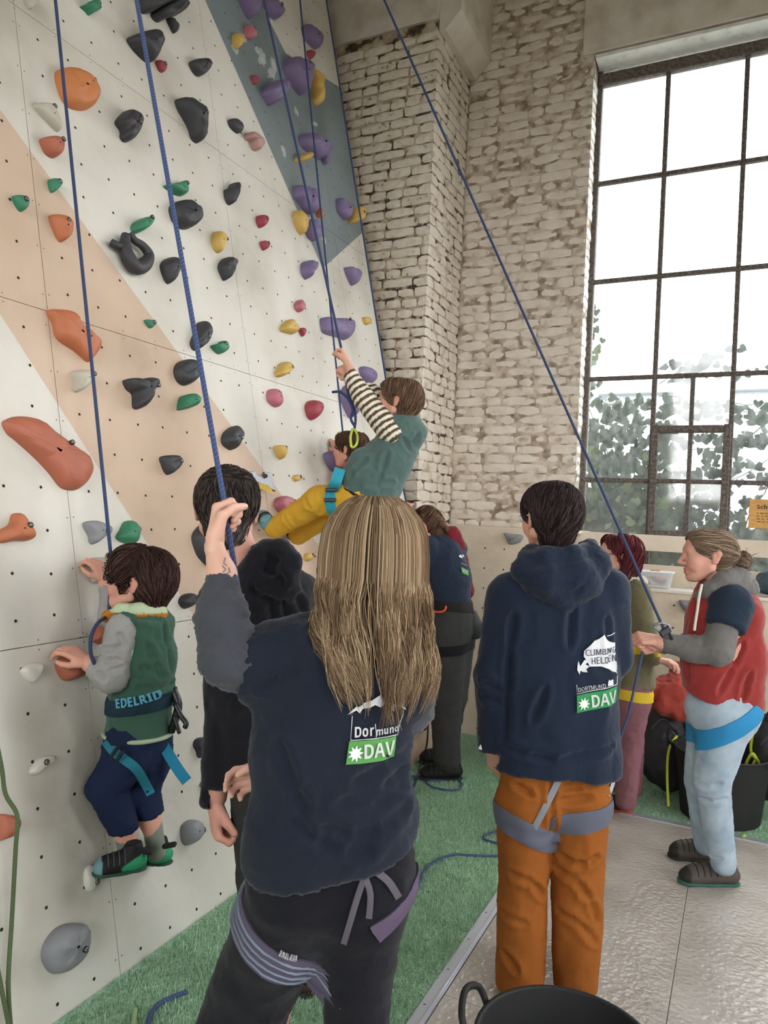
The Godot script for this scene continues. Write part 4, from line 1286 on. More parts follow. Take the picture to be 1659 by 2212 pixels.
func lettering(s: String, width: float, tr: Transform3D, m: Material, parent: Node3D, center := true, fd: Field = null, bold := true, depth := 0.002, tall := 1.0) -> void:
	# width of the word in metres; with a Field the letters are laid onto that garment
	var f := SystemFont.new()
	f.font_names = PackedStringArray(["Droid Sans"])
	f.font_weight = 700 if bold else 400
	var t := TextMesh.new()
	t.text = s; t.font = f; t.font_size = 32; t.pixel_size = 0.01; t.depth = 0.002; t.curve_step = 1.0
	t.horizontal_alignment = HORIZONTAL_ALIGNMENT_CENTER if center else HORIZONTAL_ALIGNMENT_LEFT
	var k := width / maxf(t.get_aabb().size.x, 0.001)
	var B := Transform3D(Basis.from_scale(Vector3(k, k * tall, depth / 0.002)), Vector3.ZERO)
	var o := MeshInstance3D.new()
	o.name = "lettering"
	if fd == null:
		t.material = m
		o.mesh = t
	else:
		o.mesh = drape(t, tr * B, fd, m, 0.0085)
	parent.add_child(o, true)
	o.global_transform = tr * B if fd == null else Transform3D.IDENTITY

func drape(src: Mesh, tr: Transform3D, fd: Field, m: Material, lift: float) -> ArrayMesh:
	# lays a thin flat mesh (x, y) onto a garment by sliding it along -z of tr
	var out := ArrayMesh.new()
	var fwd := -tr.basis.z.normalized()
	for s in src.get_surface_count():
		var a := src.surface_get_arrays(s)
		var v: PackedVector3Array = a[Mesh.ARRAY_VERTEX]
		for i in v.size():
			var z := v[i].z
			var q := tr * Vector3(v[i].x, v[i].y, 0)
			v[i] = fd.hit(q - fwd * 0.12, fwd, 0.4) - fwd * (lift + z * tr.basis.z.length())
		a[Mesh.ARRAY_VERTEX] = v
		a[Mesh.ARRAY_TANGENT] = null
		out.add_surface_from_arrays(Mesh.PRIMITIVE_TRIANGLES, a)
		out.surface_set_material(s, m)
	return out

func patch(poly: PackedVector2Array, tr: Transform3D, fd: Field, m: Material, lift: float, called: String, parent: Node3D) -> void:
	# a printed shape laid onto a garment: the outline is cut into small cells so that it follows the cloth
	var lo := poly[0]
	var hi := poly[0]
	for q in poly: lo = lo.min(q); hi = hi.max(q)
	var step := 0.014
	var mb := MB.new()
	var x := lo.x
	while x < hi.x:
		var y := lo.y
		while y < hi.y:
			for c in Geometry2D.intersect_polygons(poly, PackedVector2Array([Vector2(x, y), Vector2(x + step, y), Vector2(x + step, y + step), Vector2(x, y + step)])):
				var t := Geometry2D.triangulate_polygon(c)
				var st := mb.v.size()
				for q in c:
					mb.p(fd.hit(tr * Vector3(q.x, q.y, 0.12), -tr.basis.z, 0.4) + tr.basis.z * lift)
				for k in range(0, t.size(), 3): mb.t3(st + t[k], st + t[k + 1], st + t[k + 2])
			y += step
		x += step
	part(called, mb, m, parent)

# ---------------------------------------------------------------- ropes
func rope_mat(a: String, b: String) -> StandardMaterial3D:
	var im := Image.create(32, 64, false, Image.FORMAT_RGB8)
	im.fill(Color(a))
	for y in 64:
		for x in 32:
			if (x + y) % 8 < 2 and (x - y + 64) % 16 < 6: im.set_pixel(x, y, Color(b))
			elif (x - y + 64) % 8 == 0: im.set_pixel(x, y, Color(a).darkened(0.3))
	var m := StandardMaterial3D.new()
	m.albedo_texture = ImageTexture.create_from_image(im)
	m.roughness = 0.85
	m.cull_mode = BaseMaterial3D.CULL_DISABLED
	return m

func rope_top(x0: float, y0: float, x1: float, y1: float) -> Vector3:
	# follows a picture line upwards until it reaches the top of the climbing wall
	var y := y0
	while y > -9000.0:
		var x := x0 + (x1 - x0) * (y - y0) / (y1 - y0)
		if slab_uv(x, y).y >= 8.0: return on_slab(x, y, 0.1)
		y -= 10.0
	return on_slab(x0, y0, 0.1)

func rope(label: String, m: Material, paths: Array, r := 0.0056, called := "climbing_rope") -> Node3D:
	var o := thing(called, label, "rope", paths[0][-1])
	for p in paths:
		var mb := MB.new()
		mb.tube(p, r, 10, true, 22.0)
		part("strand", mb, m, o)
	return o

func build_ropes() -> void:
	var blue := rope_mat("36466e", "6f80a8")
	var navy := rope_mat("2b3a5c", "55688f")
	var dark := rope_mat("23222a", "4a3034")
	var olive := rope_mat("4c5a3a", "6b7a4a")
	rope("blue rope running down to the small boy on the cream wall", navy, [[rope_top(120, 0, 240, 1200), at(241, 1215, 2.52), at(235, 1330, 2.5)] , spline([at(235, 1330, 2.5), at(212, 1345, 2.42), at(197, 1375, 2.38), at(196, 1410, 2.38), at(207, 1440, 2.4), at(226, 1480, 2.5)], 6)], 0.0062)
	rope("thick blue rope held up by the blond woman's raised hand", blue, [[rope_top(295, 0, 487, 1100), at(487, 1100, 1.585), at(512, 1260, 1.575), at(568, 1592, 1.54)]], 0.0062)
	rope("dark blue rope gripped by the hanging boy", navy, [[rope_top(570, 0, 737, 752), at(737, 752, 3.42)], spline([at(742, 790, 3.42), at(752, 850, 3.40), at(764, 880, 3.38), at(768, 905, 3.36), at(765, 930, 3.36)], 5), spline([at(718, 847, 3.42), at(735, 847, 3.40), at(752, 862, 3.38), at(762, 885, 3.37), at(758, 905, 3.36), at(766, 920, 3.36)], 5)], 0.0062)
	rope("dark blue rope leading to the hidden climber behind the hanging boy", navy, [[rope_top(648, 0, 741, 940), at(741, 940, 4.28), at(748, 1010, 4.3)]])
	rope("dark blue rope along the wall end to the belaying woman", navy, [[rope_top(705, 0, 868, 1040), at(868, 1040, 4.35), at(880, 1095, 4.25), at(893, 1160, 4.22), at(906, 1232, 4.2)]])
	rope("blue rope slanting across the brick wall to the woman in the red vest", navy, [[rope_top(830, 0, 1430, 1350), at(1437, 1366, 3.12)]], 0.0062)
	rope("black brake rope hanging from the belaying woman to the turf", dark, [spline([at(908, 1245, 4.2), at(910, 1330, 4.22), at(917, 1440, 4.24), at(923, 1520, 4.26), at(923, 1600, 4.27), on_floor(912, 1640, 0.05), on_floor(900, 1682, 0.012)], 6)])
	rope("slack blue strand hanging below the belaying woman's hands in the red vest", blue, [spline([at(1388, 1408, 3.1), at(1376, 1460, 3.1), at(1358, 1540, 3.12), at(1338, 1605, 3.15), at(1325, 1700, 3.2)], 5)])
	rope("olive rope hanging at the left end of the wall", olive, [spline([on_slab(-30, 1500, 0.06), on_slab(2, 1650, 0.06), on_slab(12, 1715, 0.06), on_slab(37, 1762, 0.11), on_slab(34, 1830, 0.1), on_slab(26, 1980, 0.05), on_slab(18, 2120, 0.05), on_slab(24, 2230, 0.03)], 6), spline([on_slab(-10, 2070, 0.05), on_slab(8, 2160, 0.05), on_slab(22, 2230, 0.04)], 6)], 0.0062)
	var gl := func(pts: Array) -> Array:
		var o := []
		for q in pts: o.append(on_floor(q[0], q[1], 0.018))
		return spline(o, 5)
	rope("slack grey blue rope loop on the turf at the belaying woman's shoes", blue, [gl.call([[880, 1712], [893, 1700], [898, 1685], [893, 1676], [915, 1685], [950, 1686], [985, 1684], [997, 1694], [990, 1706], [960, 1706], [930, 1698], [905, 1678], [880, 1678]])])
	rope("slack blue rope crossing the turf towards the man in orange trousers", blue, [gl.call([[860, 1945], [880, 1925], [908, 1905], [912, 1888], [920, 1876], [950, 1855], [985, 1846], [1020, 1848], [1090, 1850]])])
	rope("small bend of dark rope on the turf behind the orange trousers", blue, [gl.call([[1090, 1793], [1062, 1798], [1044, 1810], [1060, 1818], [1090, 1824]])])
	rope("blue grey rope end lying on the turf", blue, [gl.call([[318, 2240], [322, 2200], [340, 2172], [370, 2155], [402, 2143]])], 0.0075, "rope_end")
	rope("pale green rope end lying on the turf", rope_mat("8fae7c", "b4c9a0"), [gl.call([[290, 2240], [289, 2210], [292, 2180]])], 0.0075, "rope_end")

# ---------------------------------------------------------------- people: shared builders
var skin_mat: StandardMaterial3D
func facing(deg: float, tilt := 0.0) -> Vector3:        # camera forward turned to the left by deg, raised by tilt
	var d := Vector3(cf.x, 0, cf.z).normalized().rotated(Vector3.UP, deg_to_rad(deg))
	return (d * cos(deg_to_rad(tilt)) + Vector3.UP * sin(deg_to_rad(tilt))).normalized()
func head_frame(px: float, py: float, d: float, yaw: float, tilt := 0.0, roll := 0.0) -> Transform3D:
	var z := facing(yaw, tilt)
	var x := Vector3.UP.cross(z).normalized().rotated(z, deg_to_rad(roll))
	return Transform3D(Basis(x, z.cross(x), z).orthonormalized(), at(px, py, d))
func folds(amp: float, freq: float, seed: int, st := Vector3.ONE) -> Callable:
	var n := FastNoiseLite.new()
	n.seed = seed; n.frequency = freq; n.fractal_type = FastNoiseLite.FRACTAL_RIDGED; n.fractal_octaves = 3; n.fractal_gain = 0.45
	n.domain_warp_enabled = true; n.domain_warp_amplitude = 0.08; n.domain_warp_frequency = freq * 0.6
	return func(p: Vector3) -> float: return amp * n.get_noise_3dv(p * st)
func creased(base: Callable, fd: Field, d: float, lines: Array, w := 0.012, depth := 0.009) -> Callable:
	# adds drawn-in folds: picture polylines laid onto the garment, each a groove with a soft ridge on both sides
	var seg := []
	for l in lines:
		var last := Vector3.INF
		for q in l:
			var r := ray(q[0], q[1]).normalized()
			var p := fd.hit(at(q[0], q[1], d - 0.32), r, 0.6)
			if last != Vector3.INF: seg.append([last, p])
			last = p
	return func(p: Vector3) -> float:
		var best := 1.0
		for e in seg:
			var ba: Vector3 = e[1] - e[0]
			var pa: Vector3 = p - e[0]
			var h: float = clampf(pa.dot(ba) / maxf(ba.length_squared(), 1e-9), 0.0, 1.0)
			best = minf(best, (pa - ba * h).length() + 0.012 * pow(absf(h - 0.5) * 2.0, 4.0))
		var x := best / w
		return float(base.call(p)) + depth * (-1.3 * exp(-x * x) + 0.9 * exp(-(x - 2.0) * (x - 2.0)))
func person(label: String, base: Vector3) -> Node3D:
	return thing("person", label, "person", base)
func skin() -> StandardMaterial3D:
	if skin_mat == null:
		skin_mat = mat("skin", 0.55, 0.4, 0.12, 20.0)
		skin_mat.subsurf_scatter_enabled = true; skin_mat.subsurf_scatter_strength = 0.12
	return skin_mat
func garment(called: String, fd: Field, cell: float, col: String, o: Node3D, m: Material, fold = null, paint = null, label := "") -> MeshInstance3D:
	var mb := MB.new()
	fd.mesh(mb, cell, hx(col), paint, fold)
	var r := part(called, mb, m, o)
	if label != "": r.set_meta("label", label)
	return r

func head_prims(T: Transform3D, s: float, child := false) -> Field:
	var f := Field.new()
	f.k = 0.02 * s
	var A := func(ax: float, ay: float, az: float, bx: float, by: float, bz: float, ra: float, rb: float, k := 0.02, op := 0, n := Vector3.ZERO, fl := 1.0):
		f.add(T * (Vector3(ax, ay, az) * s), T * (Vector3(bx, by, bz) * s), ra * s, rb * s, T.basis * n, fl, k * s, op)
	A.call(0, 0.03, -0.035, 0, 0.03, 0.028, 0.078, 0.077)
	A.call(0, -0.015, 0.042, 0, -0.07, 0.048, 0.064, 0.044, 0.03)
	A.call(0, -0.099, 0.08, 0, -0.092, 0.074, 0.018, 0.022, 0.02)
	for e in [-1.0, 1.0]:
		A.call(0.05 * e, -0.05, 0.005, 0.02 * e, -0.092, 0.062, 0.024, 0.02, 0.025)
		A.call(0.04 * e, -0.028, 0.066, 0.036 * e, -0.04, 0.07, 0.03, 0.028, 0.02)
		A.call(0.079 * e, -0.022, -0.008, 0.082 * e, 0.014, -0.016, 0.014, 0.021, 0.006, 0, Vector3(1, 0, 0.3), 0.42)
		A.call(0.094 * e, -0.002, -0.006, 0.094 * e, 0.012, -0.01, 0.009, 0.01, 0.004, 1)
	A.call(-0.034, 0.026, 0.085, 0.034, 0.026, 0.085, 0.017, 0.017, 0.02)
	for e in [-1.0, 1.0]:
		A.call(0.031 * e, 0.0, 0.119, 0.04 * e, -0.001, 0.114, 0.0235, 0.0215, 0.004, 1)
		A.call(0.02 * e, 0.008, 0.0965, 0.034 * e, 0.0135, 0.0965, 0.0036, 0.0042, 0.004)
		A.call(0.034 * e, 0.0135, 0.0965, 0.048 * e, 0.006, 0.0885, 0.0042, 0.0036, 0.004)
		A.call(0.02 * e, -0.008, 0.094, 0.046 * e, -0.007, 0.0885, 0.004, 0.004, 0.004)
	var ns: float = 1.0 if not child else 0.55
	A.call(0, 0.02, 0.097, 0, -0.03, 0.117 + 0.009 * ns, 0.0075, 0.0092, 0.01)
	A.call(0, -0.03, 0.116 + 0.009 * ns, 0, -0.036, 0.113 + 0.005 * ns, 0.0092, 0.008, 0.006)
	for e in [-1.0, 1.0]: A.call(0.011 * e, -0.036, 0.106, 0.009 * e, -0.036, 0.111, 0.0088, 0.0085, 0.006)
	A.call(-0.017, -0.0615, 0.0965, 0.017, -0.0615, 0.0965, 0.0085, 0.0085, 0.005)
	A.call(-0.014, -0.076, 0.0945, 0.014, -0.076, 0.0945, 0.0092, 0.0092, 0.005)
	A.call(-0.022, -0.0688, 0.1065, 0.022, -0.0688, 0.1065, 0.0036, 0.0036, 0.002, 1)
	return f
func face_paint(T: Transform3D, s: float, col: Color, warm := 0.2) -> Callable:
	var inv := T.affine_inverse()
	var lip := Color(col.r * 0.86, col.g * 0.5, col.b * 0.5)
	var rosy := Color(col.r * 1.0, col.g * 0.72, col.b * 0.68)
	return func(p: Vector3) -> Color:
		var q := inv * p / s
		if q.z > 0.085 and abs(q.y + 0.068) < 0.016 and abs(q.x) < 0.026: return col.lerp(lip, 0.75)
		var e: float = max(0.0, 1.0 - Vector3(abs(q.x) - 0.045, q.y + 0.035, q.z - 0.08).length() / 0.04)
		if abs(q.x) > 0.075 and q.z < 0.02: e = 0.8
		if q.z > 0.112: e = 0.5
		return col.lerp(rosy, e * warm * 2.0)
func eyes(T: Transform3D, s: float, o: Node3D, iris := "4a3a2c", brow := "3b2f28") -> void:
	for e in [-1.0, 1.0]:
		var mb := MB.new()
		var c := T * (Vector3(0.033 * e, 0.001, 0.0845) * s)
		var rows := []
		for j in 9:
			var a := PI * j / 8.0
			var row := []
			for k in 14:
				var b := TAU * k / 14.0
				row.append(c + T.basis * (Vector3(sin(a) * cos(b), sin(a) * sin(b), cos(a)) * 0.0128 * s))
			rows.append(row)
		mb.col = hx("e9e4de")
		mb.grid(rows, true)
		mb.col = hx(iris)
		var t := Transform3D(T.basis, c + T.basis.z * 0.0126 * s)
		mb.disc(t, 0.0058 * s, 12)
		mb.col = hx("0c0a09")
		mb.disc(t.translated_local(Vector3(0, 0, 0.0004)), 0.0028 * s, 10)
		part("eye", mb, mat("eye", 0.15, 0.6), o)
		mb = MB.new()
		mb.col = hx(brow)
		var br := []
		for k in 5: br.append(T * (Vector3((0.014 + 0.011 * k) * e, 0.029 + 0.004 * sin(k * 0.8), 0.1035 - 0.0026 * k * k * 0.5) * s))
		mb.tube(br, [0.002 * s, 0.0035 * s, 0.0035 * s, 0.003 * s, 0.001 * s], 6)
		part("eyebrow", mb, mat("hair", 0.6), o)
func hand_prims(f: Field, w: Vector3, y: Vector3, palm: Vector3, side: float, s: float, curl: Array, spread := 0.06, thumb := 0.6) -> void:
	# w wrist, y towards the knuckles, palm: direction the palm faces, side +1/-1: thumb side = side * (y x palm)
	y = y.normalized()
	var x := y.cross(palm).normalized() * side
	var z := (palm - y * palm.dot(y)).normalized()
	var L := [0.076, 0.086, 0.079, 0.062]
	f.add(w - y * 0.01 * s, w + y * 0.02 * s, 0.025 * s, 0.026 * s, z, 0.7, 0.015 * s)
	for i in 4:
		var xi: float = [0.029, 0.0095, -0.0095, -0.027][i]
		var kn: Vector3 = w + (x * xi + y * ([0.086, 0.088, 0.084, 0.077][i])) * s
		f.add(w + (x * xi * 0.6 + y * 0.015) * s, kn, 0.0145 * s, 0.0112 * s, Vector3.ZERO, 1.0, 0.012 * s)
		var a := 0.0
		var p := kn
		var yy := (y + x * spread * (1.5 - i)).normalized()
		for j in 3:
			a += curl[j] * (1.0 + 0.06 * i)
			var d := yy * cos(a) + z * sin(a)
			var q: Vector3 = p + d * L[i] * s * [0.45, 0.31, 0.24][j]
			f.add(p, q, [0.0105, 0.0095, 0.0085][j] * s * (1.0 if i < 3 else 0.88), [0.0095, 0.0085, 0.0072][j] * s * (1.0 if i < 3 else 0.88), Vector3.ZERO, 1.0, 0.0045 * s)
			p = q
	var t0 := w + (x * 0.02 + y * 0.022 + z * 0.008) * s
	var t1 := t0 + (x * 0.026 + y * 0.028 + z * 0.012) * s
	var t2 := t1 + (x * (0.016 - 0.02 * thumb) + y * 0.026 + z * 0.022 * thumb) * s
	var t3 := t2 + (x * (0.008 - 0.03 * thumb) + y * 0.02 + z * 0.018 * thumb) * s
	f.add(t0, t1, 0.0155 * s, 0.012 * s, Vector3.ZERO, 1.0, 0.01 * s)
	f.add(t1, t2, 0.0118 * s, 0.0102 * s, Vector3.ZERO, 1.0, 0.004 * s)
	f.add(t2, t3, 0.0102 * s, 0.0085 * s, Vector3.ZERO, 1.0, 0.004 * s)
func grip(f: Field, g: Vector3, y: Vector3, palm: Vector3, side: float, s: float, curl := [1.05, 1.45, 0.95]) -> Vector3:
	# a hand closed around the point g; returns its wrist
	y = y.normalized()
	var z := (palm - y * palm.dot(y)).normalized()
	var w := g - y * 0.074 * s - z * 0.019 * s
	hand_prims(f, w, y, palm, side, s, curl, 0.0, 1.0)
	return w
func make_body(o: Node3D, body: Field, head: Field, T: Transform3D, s: float, hands: Field, col: String, cell := 0.012) -> void:
	var mb := MB.new()
	if body: body.mesh(mb, cell, hx(col))
	if head: head.mesh(mb, 0.0045, hx(col), face_paint(T, s, hx(col)))
	if hands and hands.pr.size() > 0: hands.mesh(mb, 0.004, hx(col))
	part("body", mb, skin(), o)
func hair_cap(T: Transform3D, s: float, thick: float, nape: float, front := 0.045) -> Field:
	var f := Field.new()
	f.k = 0.02 * s
	var A := func(ax: float, ay: float, az: float, bx: float, by: float, bz: float, ra: float, rb: float, op := 0):
		f.add(T * (Vector3(ax, ay, az) * s), T * (Vector3(bx, by, bz) * s), ra * s, rb * s, Vector3.ZERO, 1.0, 0.02 * s, op)
	A.call(0, 0.034, -0.036, 0, 0.036, 0.03, 0.078 + thick, 0.076 + thick)
	A.call(0, 0.0, -0.05, 0, nape, -0.045, 0.07 + thick * 0.7, 0.055 + thick * 0.4)
	A.call(0, -0.045, 0.09 + front * 0.3, 0, -0.005, 0.115 + front * 0.3, 0.105, 0.088, 1)
	for e in [-1.0, 1.0]: A.call(0.1 * e, -0.03, 0.0, 0.1 * e, 0.0, -0.005, 0.032, 0.03, 1)
	return f
func locks(o: Node3D, f: Field, T: Transform3D, s: float, n: int, length: float, flow: Callable, cols: Array, seed: int, rad := 0.0026, lift := 0.002, called := "hair_locks") -> void:
	var r := RandomNumberGenerator.new()
	r.seed = seed
	var mb := MB.new()
	for k in n:
		var d := Vector3(r.randfn(), r.randfn() * 0.8 + 0.35, r.randfn() - 0.25).normalized()
		var p := f.hit(T * (Vector3(0, 0.03, -0.005) * s + d * 0.2 * s), T.basis * -d, 0.25 * s)
		if abs(f.eval(p)) > 0.004: continue
		var steps := 8
		var path := []
		var L := length * r.randf_range(0.6, 1.15)
		var wob := r.randf_range(-0.35, 0.35)
		for j in steps:
			path.append(p)
			var g := f.grad(p)
			var dir: Vector3 = T.basis * flow.call(T.basis.inverse() * (p - T.origin) / s, wob)
			dir = (dir - g * dir.dot(g)).normalized()
			p += dir * L / steps
			p -= g * (f.eval(p) - lift - r.randf() * 0.002)
		mb.col = cols[r.randi() % cols.size()]
		var w := rad * r.randf_range(0.6, 1.3)
		mb.tube(path, [w * 0.3, w, w * 1.1, w * 1.1, w, w * 0.8, w * 0.55, w * 0.15], 5, false)
	part(called, mb, mat("hair", 0.76, 0.28), o)
func band(fd: Field, c: Vector3, axis: Vector3, R: float, width: float, col: String, o: Node3D, called: String, thick := 0.004, m: Material = null, from := 0.0, to := TAU, ref := Vector3.ZERO) -> MeshInstance3D:
	axis = axis.normalized()
	var u := (ref if ref != Vector3.ZERO else (Vector3.RIGHT if abs(axis.x) < 0.8 else Vector3.FORWARD))
	u = (u - axis * u.dot(axis)).normalized()
	var v := axis.cross(u)
	var n := 40
	var rows := []
	for w in 5:
		var off := axis * width * (w / 4.0 - 0.5)
		var row := []
		for k in n + 1:
			var a := lerpf(from, to, float(k) / n)
			var d := u * cos(a) + v * sin(a)
			row.append(fd.hit(c + off + d * R, -d, R) + d * (thick if w > 0 and w < 4 else thick * 0.6))
		rows.append(row)
	var mb := MB.new()
	mb.col = hx(col)
	mb.grid(rows)
	for e in [0, 4]:
		var lip := []
		for k in n + 1:
			var a := lerpf(from, to, float(k) / n)
			lip.append(rows[e][k] - (u * cos(a) + v * sin(a)) * thick * 1.5)
		mb.grid([rows[e], lip])
	return part(called, mb, m if m else mat("webbing", 0.8, 0.4, 0.3, 20.0), o)
func strap(fd: Field, pts: Array, d: float, width: float, col: String, o: Node3D, called: String, lift := 0.004, per := 5) -> void:
	# pts: [px, py] laid onto the garment, or [px, py, depth] free in the air
	var mid := []
	for q in pts:
		if q.size() > 2: mid.append(at(q[0], q[1], q[2]))
		else:
			var r := ray(q[0], q[1]).normalized()
			mid.append(fd.hit(at(q[0], q[1], d - 0.28), r, 0.5) - r * lift)
	mid = spline(mid, per)
	var a := []; var b := []; var c := []; var e := []
	for k in mid.size():
		var t: Vector3 = (mid[min(k + 1, mid.size() - 1)] - mid[max(k - 1, 0)]).normalized()
		var view: Vector3 = (mid[k] - EYE).normalized()
		var s := t.cross(view).normalized() * width * 0.5
		a.append(mid[k] - s); b.append(mid[k] - view * 0.001); c.append(mid[k] + s); e.append(mid[k] + view * 0.004)
	var mb := MB.new()
	mb.col = hx(col)
	mb.grid([a, b, c]); mb.grid([c, e, a])
	part(called, mb, mat("webbing", 0.8, 0.4, 0.3, 20.0), o)
func shoe(o: Node3D, heel: Vector3, toe: Vector3, up: Vector3, w: float, h: float, col: String, sole: String, called := "shoe", accent := "", heelcol := "") -> void:
	var d := (toe - heel).normalized()
	var L := heel.distance_to(toe)
	var sd := d.cross(up).normalized()
	up = sd.cross(d).normalized()
	var f := Field.new()
	f.k = 0.02
	f.add(heel + d * w * 0.5 + up * h * 0.35, toe - d * w * 0.45 + up * h * 0.26, w * 0.46, w * 0.44, up, 0.75)
	f.add(heel + d * w * 0.55 + up * h * 0.45, heel + d * w * 0.6 + up * h * 0.95, w * 0.42, w * 0.36)
	f.add(heel + d * L * 0.38 + up * h * 0.55, toe - d * L * 0.22 + up * h * 0.4, w * 0.36, w * 0.36)
	f.cut(heel + up * 0.006, -up)
	f.cut(heel + d * L * 0.3 + up * h * 1.08, up)
	var base := hx(col)
	var acc := hx(accent) if accent != "" else base
	var hc := hx(heelcol) if heelcol != "" else base
	var sh := garment(called, f, 0.006, col, o, mat("leather", 0.65, 0.4, 0.4, 12.0), null, func(p: Vector3) -> Color:
		var t := (p - heel).dot(d) / L
		if t > 0.86: return acc
		if t < 0.5 and (p - heel).dot(up) < h * (0.85 - t): return hc
		return base)
	var g := Field.new()
	g.k = 0.02
	g.add(heel + d * w * 0.42 + up * 0.004, heel + d * L * 0.5 + up * 0.004, w * 0.42, w * 0.4, up, 0.35)
	g.add(heel + d * L * 0.5 + up * 0.004, toe - d * w * 0.42 + up * 0.008, w * 0.4, w * 0.47, up, 0.35)
	g.cut(heel, -up)
	g.cut(heel + up * h * 0.2, up)
	garment("sole", g, 0.006, sole, sh, mat("rubber2", 0.7, 0.4), null)
	var lc := MB.new()
	lc.col = hx("15161a") if col != "1a1a1c" else hx("4a4a4c")
	for k in 4:
		var c := heel + d * L * (0.45 + 0.1 * k)
		var pts := []
		for j in 7:
			var a := lerpf(-0.9, 0.9, j / 6.0)
			pts.append(f.hit(c + (up * cos(a) + sd * sin(a)) * h * 1.4 + up * h * 0.1, -(up * cos(a) + sd * sin(a)), h * 1.4) + up * 0.001)
		lc.tube(pts, 0.0022, 5)
	part("laces", lc, mat("cord", 0.8), sh)

# ---------------------------------------------------------------- the people of the photograph
func build_people() -> void:
	man_orange()
	woman_blond()
	man_dark()
	boy_hanging()
	climber_hidden()
	woman_belaying()
	woman_cardigan()
	woman_vest()
	boy_wall()

# adds a chain of [px, py, depth, radius]
func chain(f: Field, pts: Array, n := Vector3.ZERO, fl := 1.0, k := -1.0) -> void:
	for i in pts.size() - 1:
		var a: Array = pts[i]
		var b: Array = pts[i + 1]
		f.add(at(a[0], a[1], a[2]), at(b[0], b[1], b[2]), a[3], b[3], n, fl, k)
func down_flow(back := 0.5) -> Callable:
	return func(q: Vector3, w: float) -> Vector3: return Vector3(q.x * 6.0 + w, -1.0, -back * (1.0 if q.z > -0.02 else 0.0))

func print_emblem(o: Node3D, fd: Field, cx: float, cy: float, d: float, lines: Array, texts: Array) -> void:
	# shapes: [name, hex, lift, [x, y, ...] in photo pixels]; laid onto the cloth along the wearer's back
	var T := Transform3D(Basis(cr, cu, -cf), at(cx, cy, d))
	var k := d / F
	for q in lines:
		var poly := PackedVector2Array()
		for j in range(0, q[3].size(), 2): poly.append(Vector2((q[3][j] - cx) * k, (cy - q[3][j + 1]) * k))
		patch(poly, T, fd, plain(q[1], 0.8), q[2], q[0], o)
	for t in texts:        # [string, x, y, size, slope, hex, bold]
		var B := Basis(cr, cu, -cf) * Basis(Vector3(0, 0, 1), t[4])
		lettering(t[0], t[3] * k, Transform3D(B, T * Vector3((t[1] - cx) * k, (cy - t[2]) * k, 0)), plain(t[5], 0.8), o, true, fd, t[6], 0.0012, t[7] if t.size() > 7 else 1.0)
func stroke(pts: Array, w: float) -> Array:            # a thin band around a picture polyline, as a flat list
	var l := []
	var r := []
	for i in pts.size():
		var a := Vector2(pts[max(i - 1, 0)][0], pts[max(i - 1, 0)][1])
		var b := Vector2(pts[min(i + 1, pts.size() - 1)][0], pts[min(i + 1, pts.size() - 1)][1])
		var n := (b - a).normalized().orthogonal() * w * 0.5
		l.append_array([pts[i][0] + n.x, pts[i][1] + n.y])
		r.push_front(pts[i][1] - n.y); r.push_front(pts[i][0] - n.x)
	return l + r
func star(cx: float, cy: float, r0: float, r1: float, n: int) -> Array:
	var o := []
	for k in n * 2:
		var a := TAU * k / (n * 2)
		var r := r0 if k % 2 == 0 else r1
		o.append_array([cx + cos(a) * r, cy + sin(a) * r])
	return o

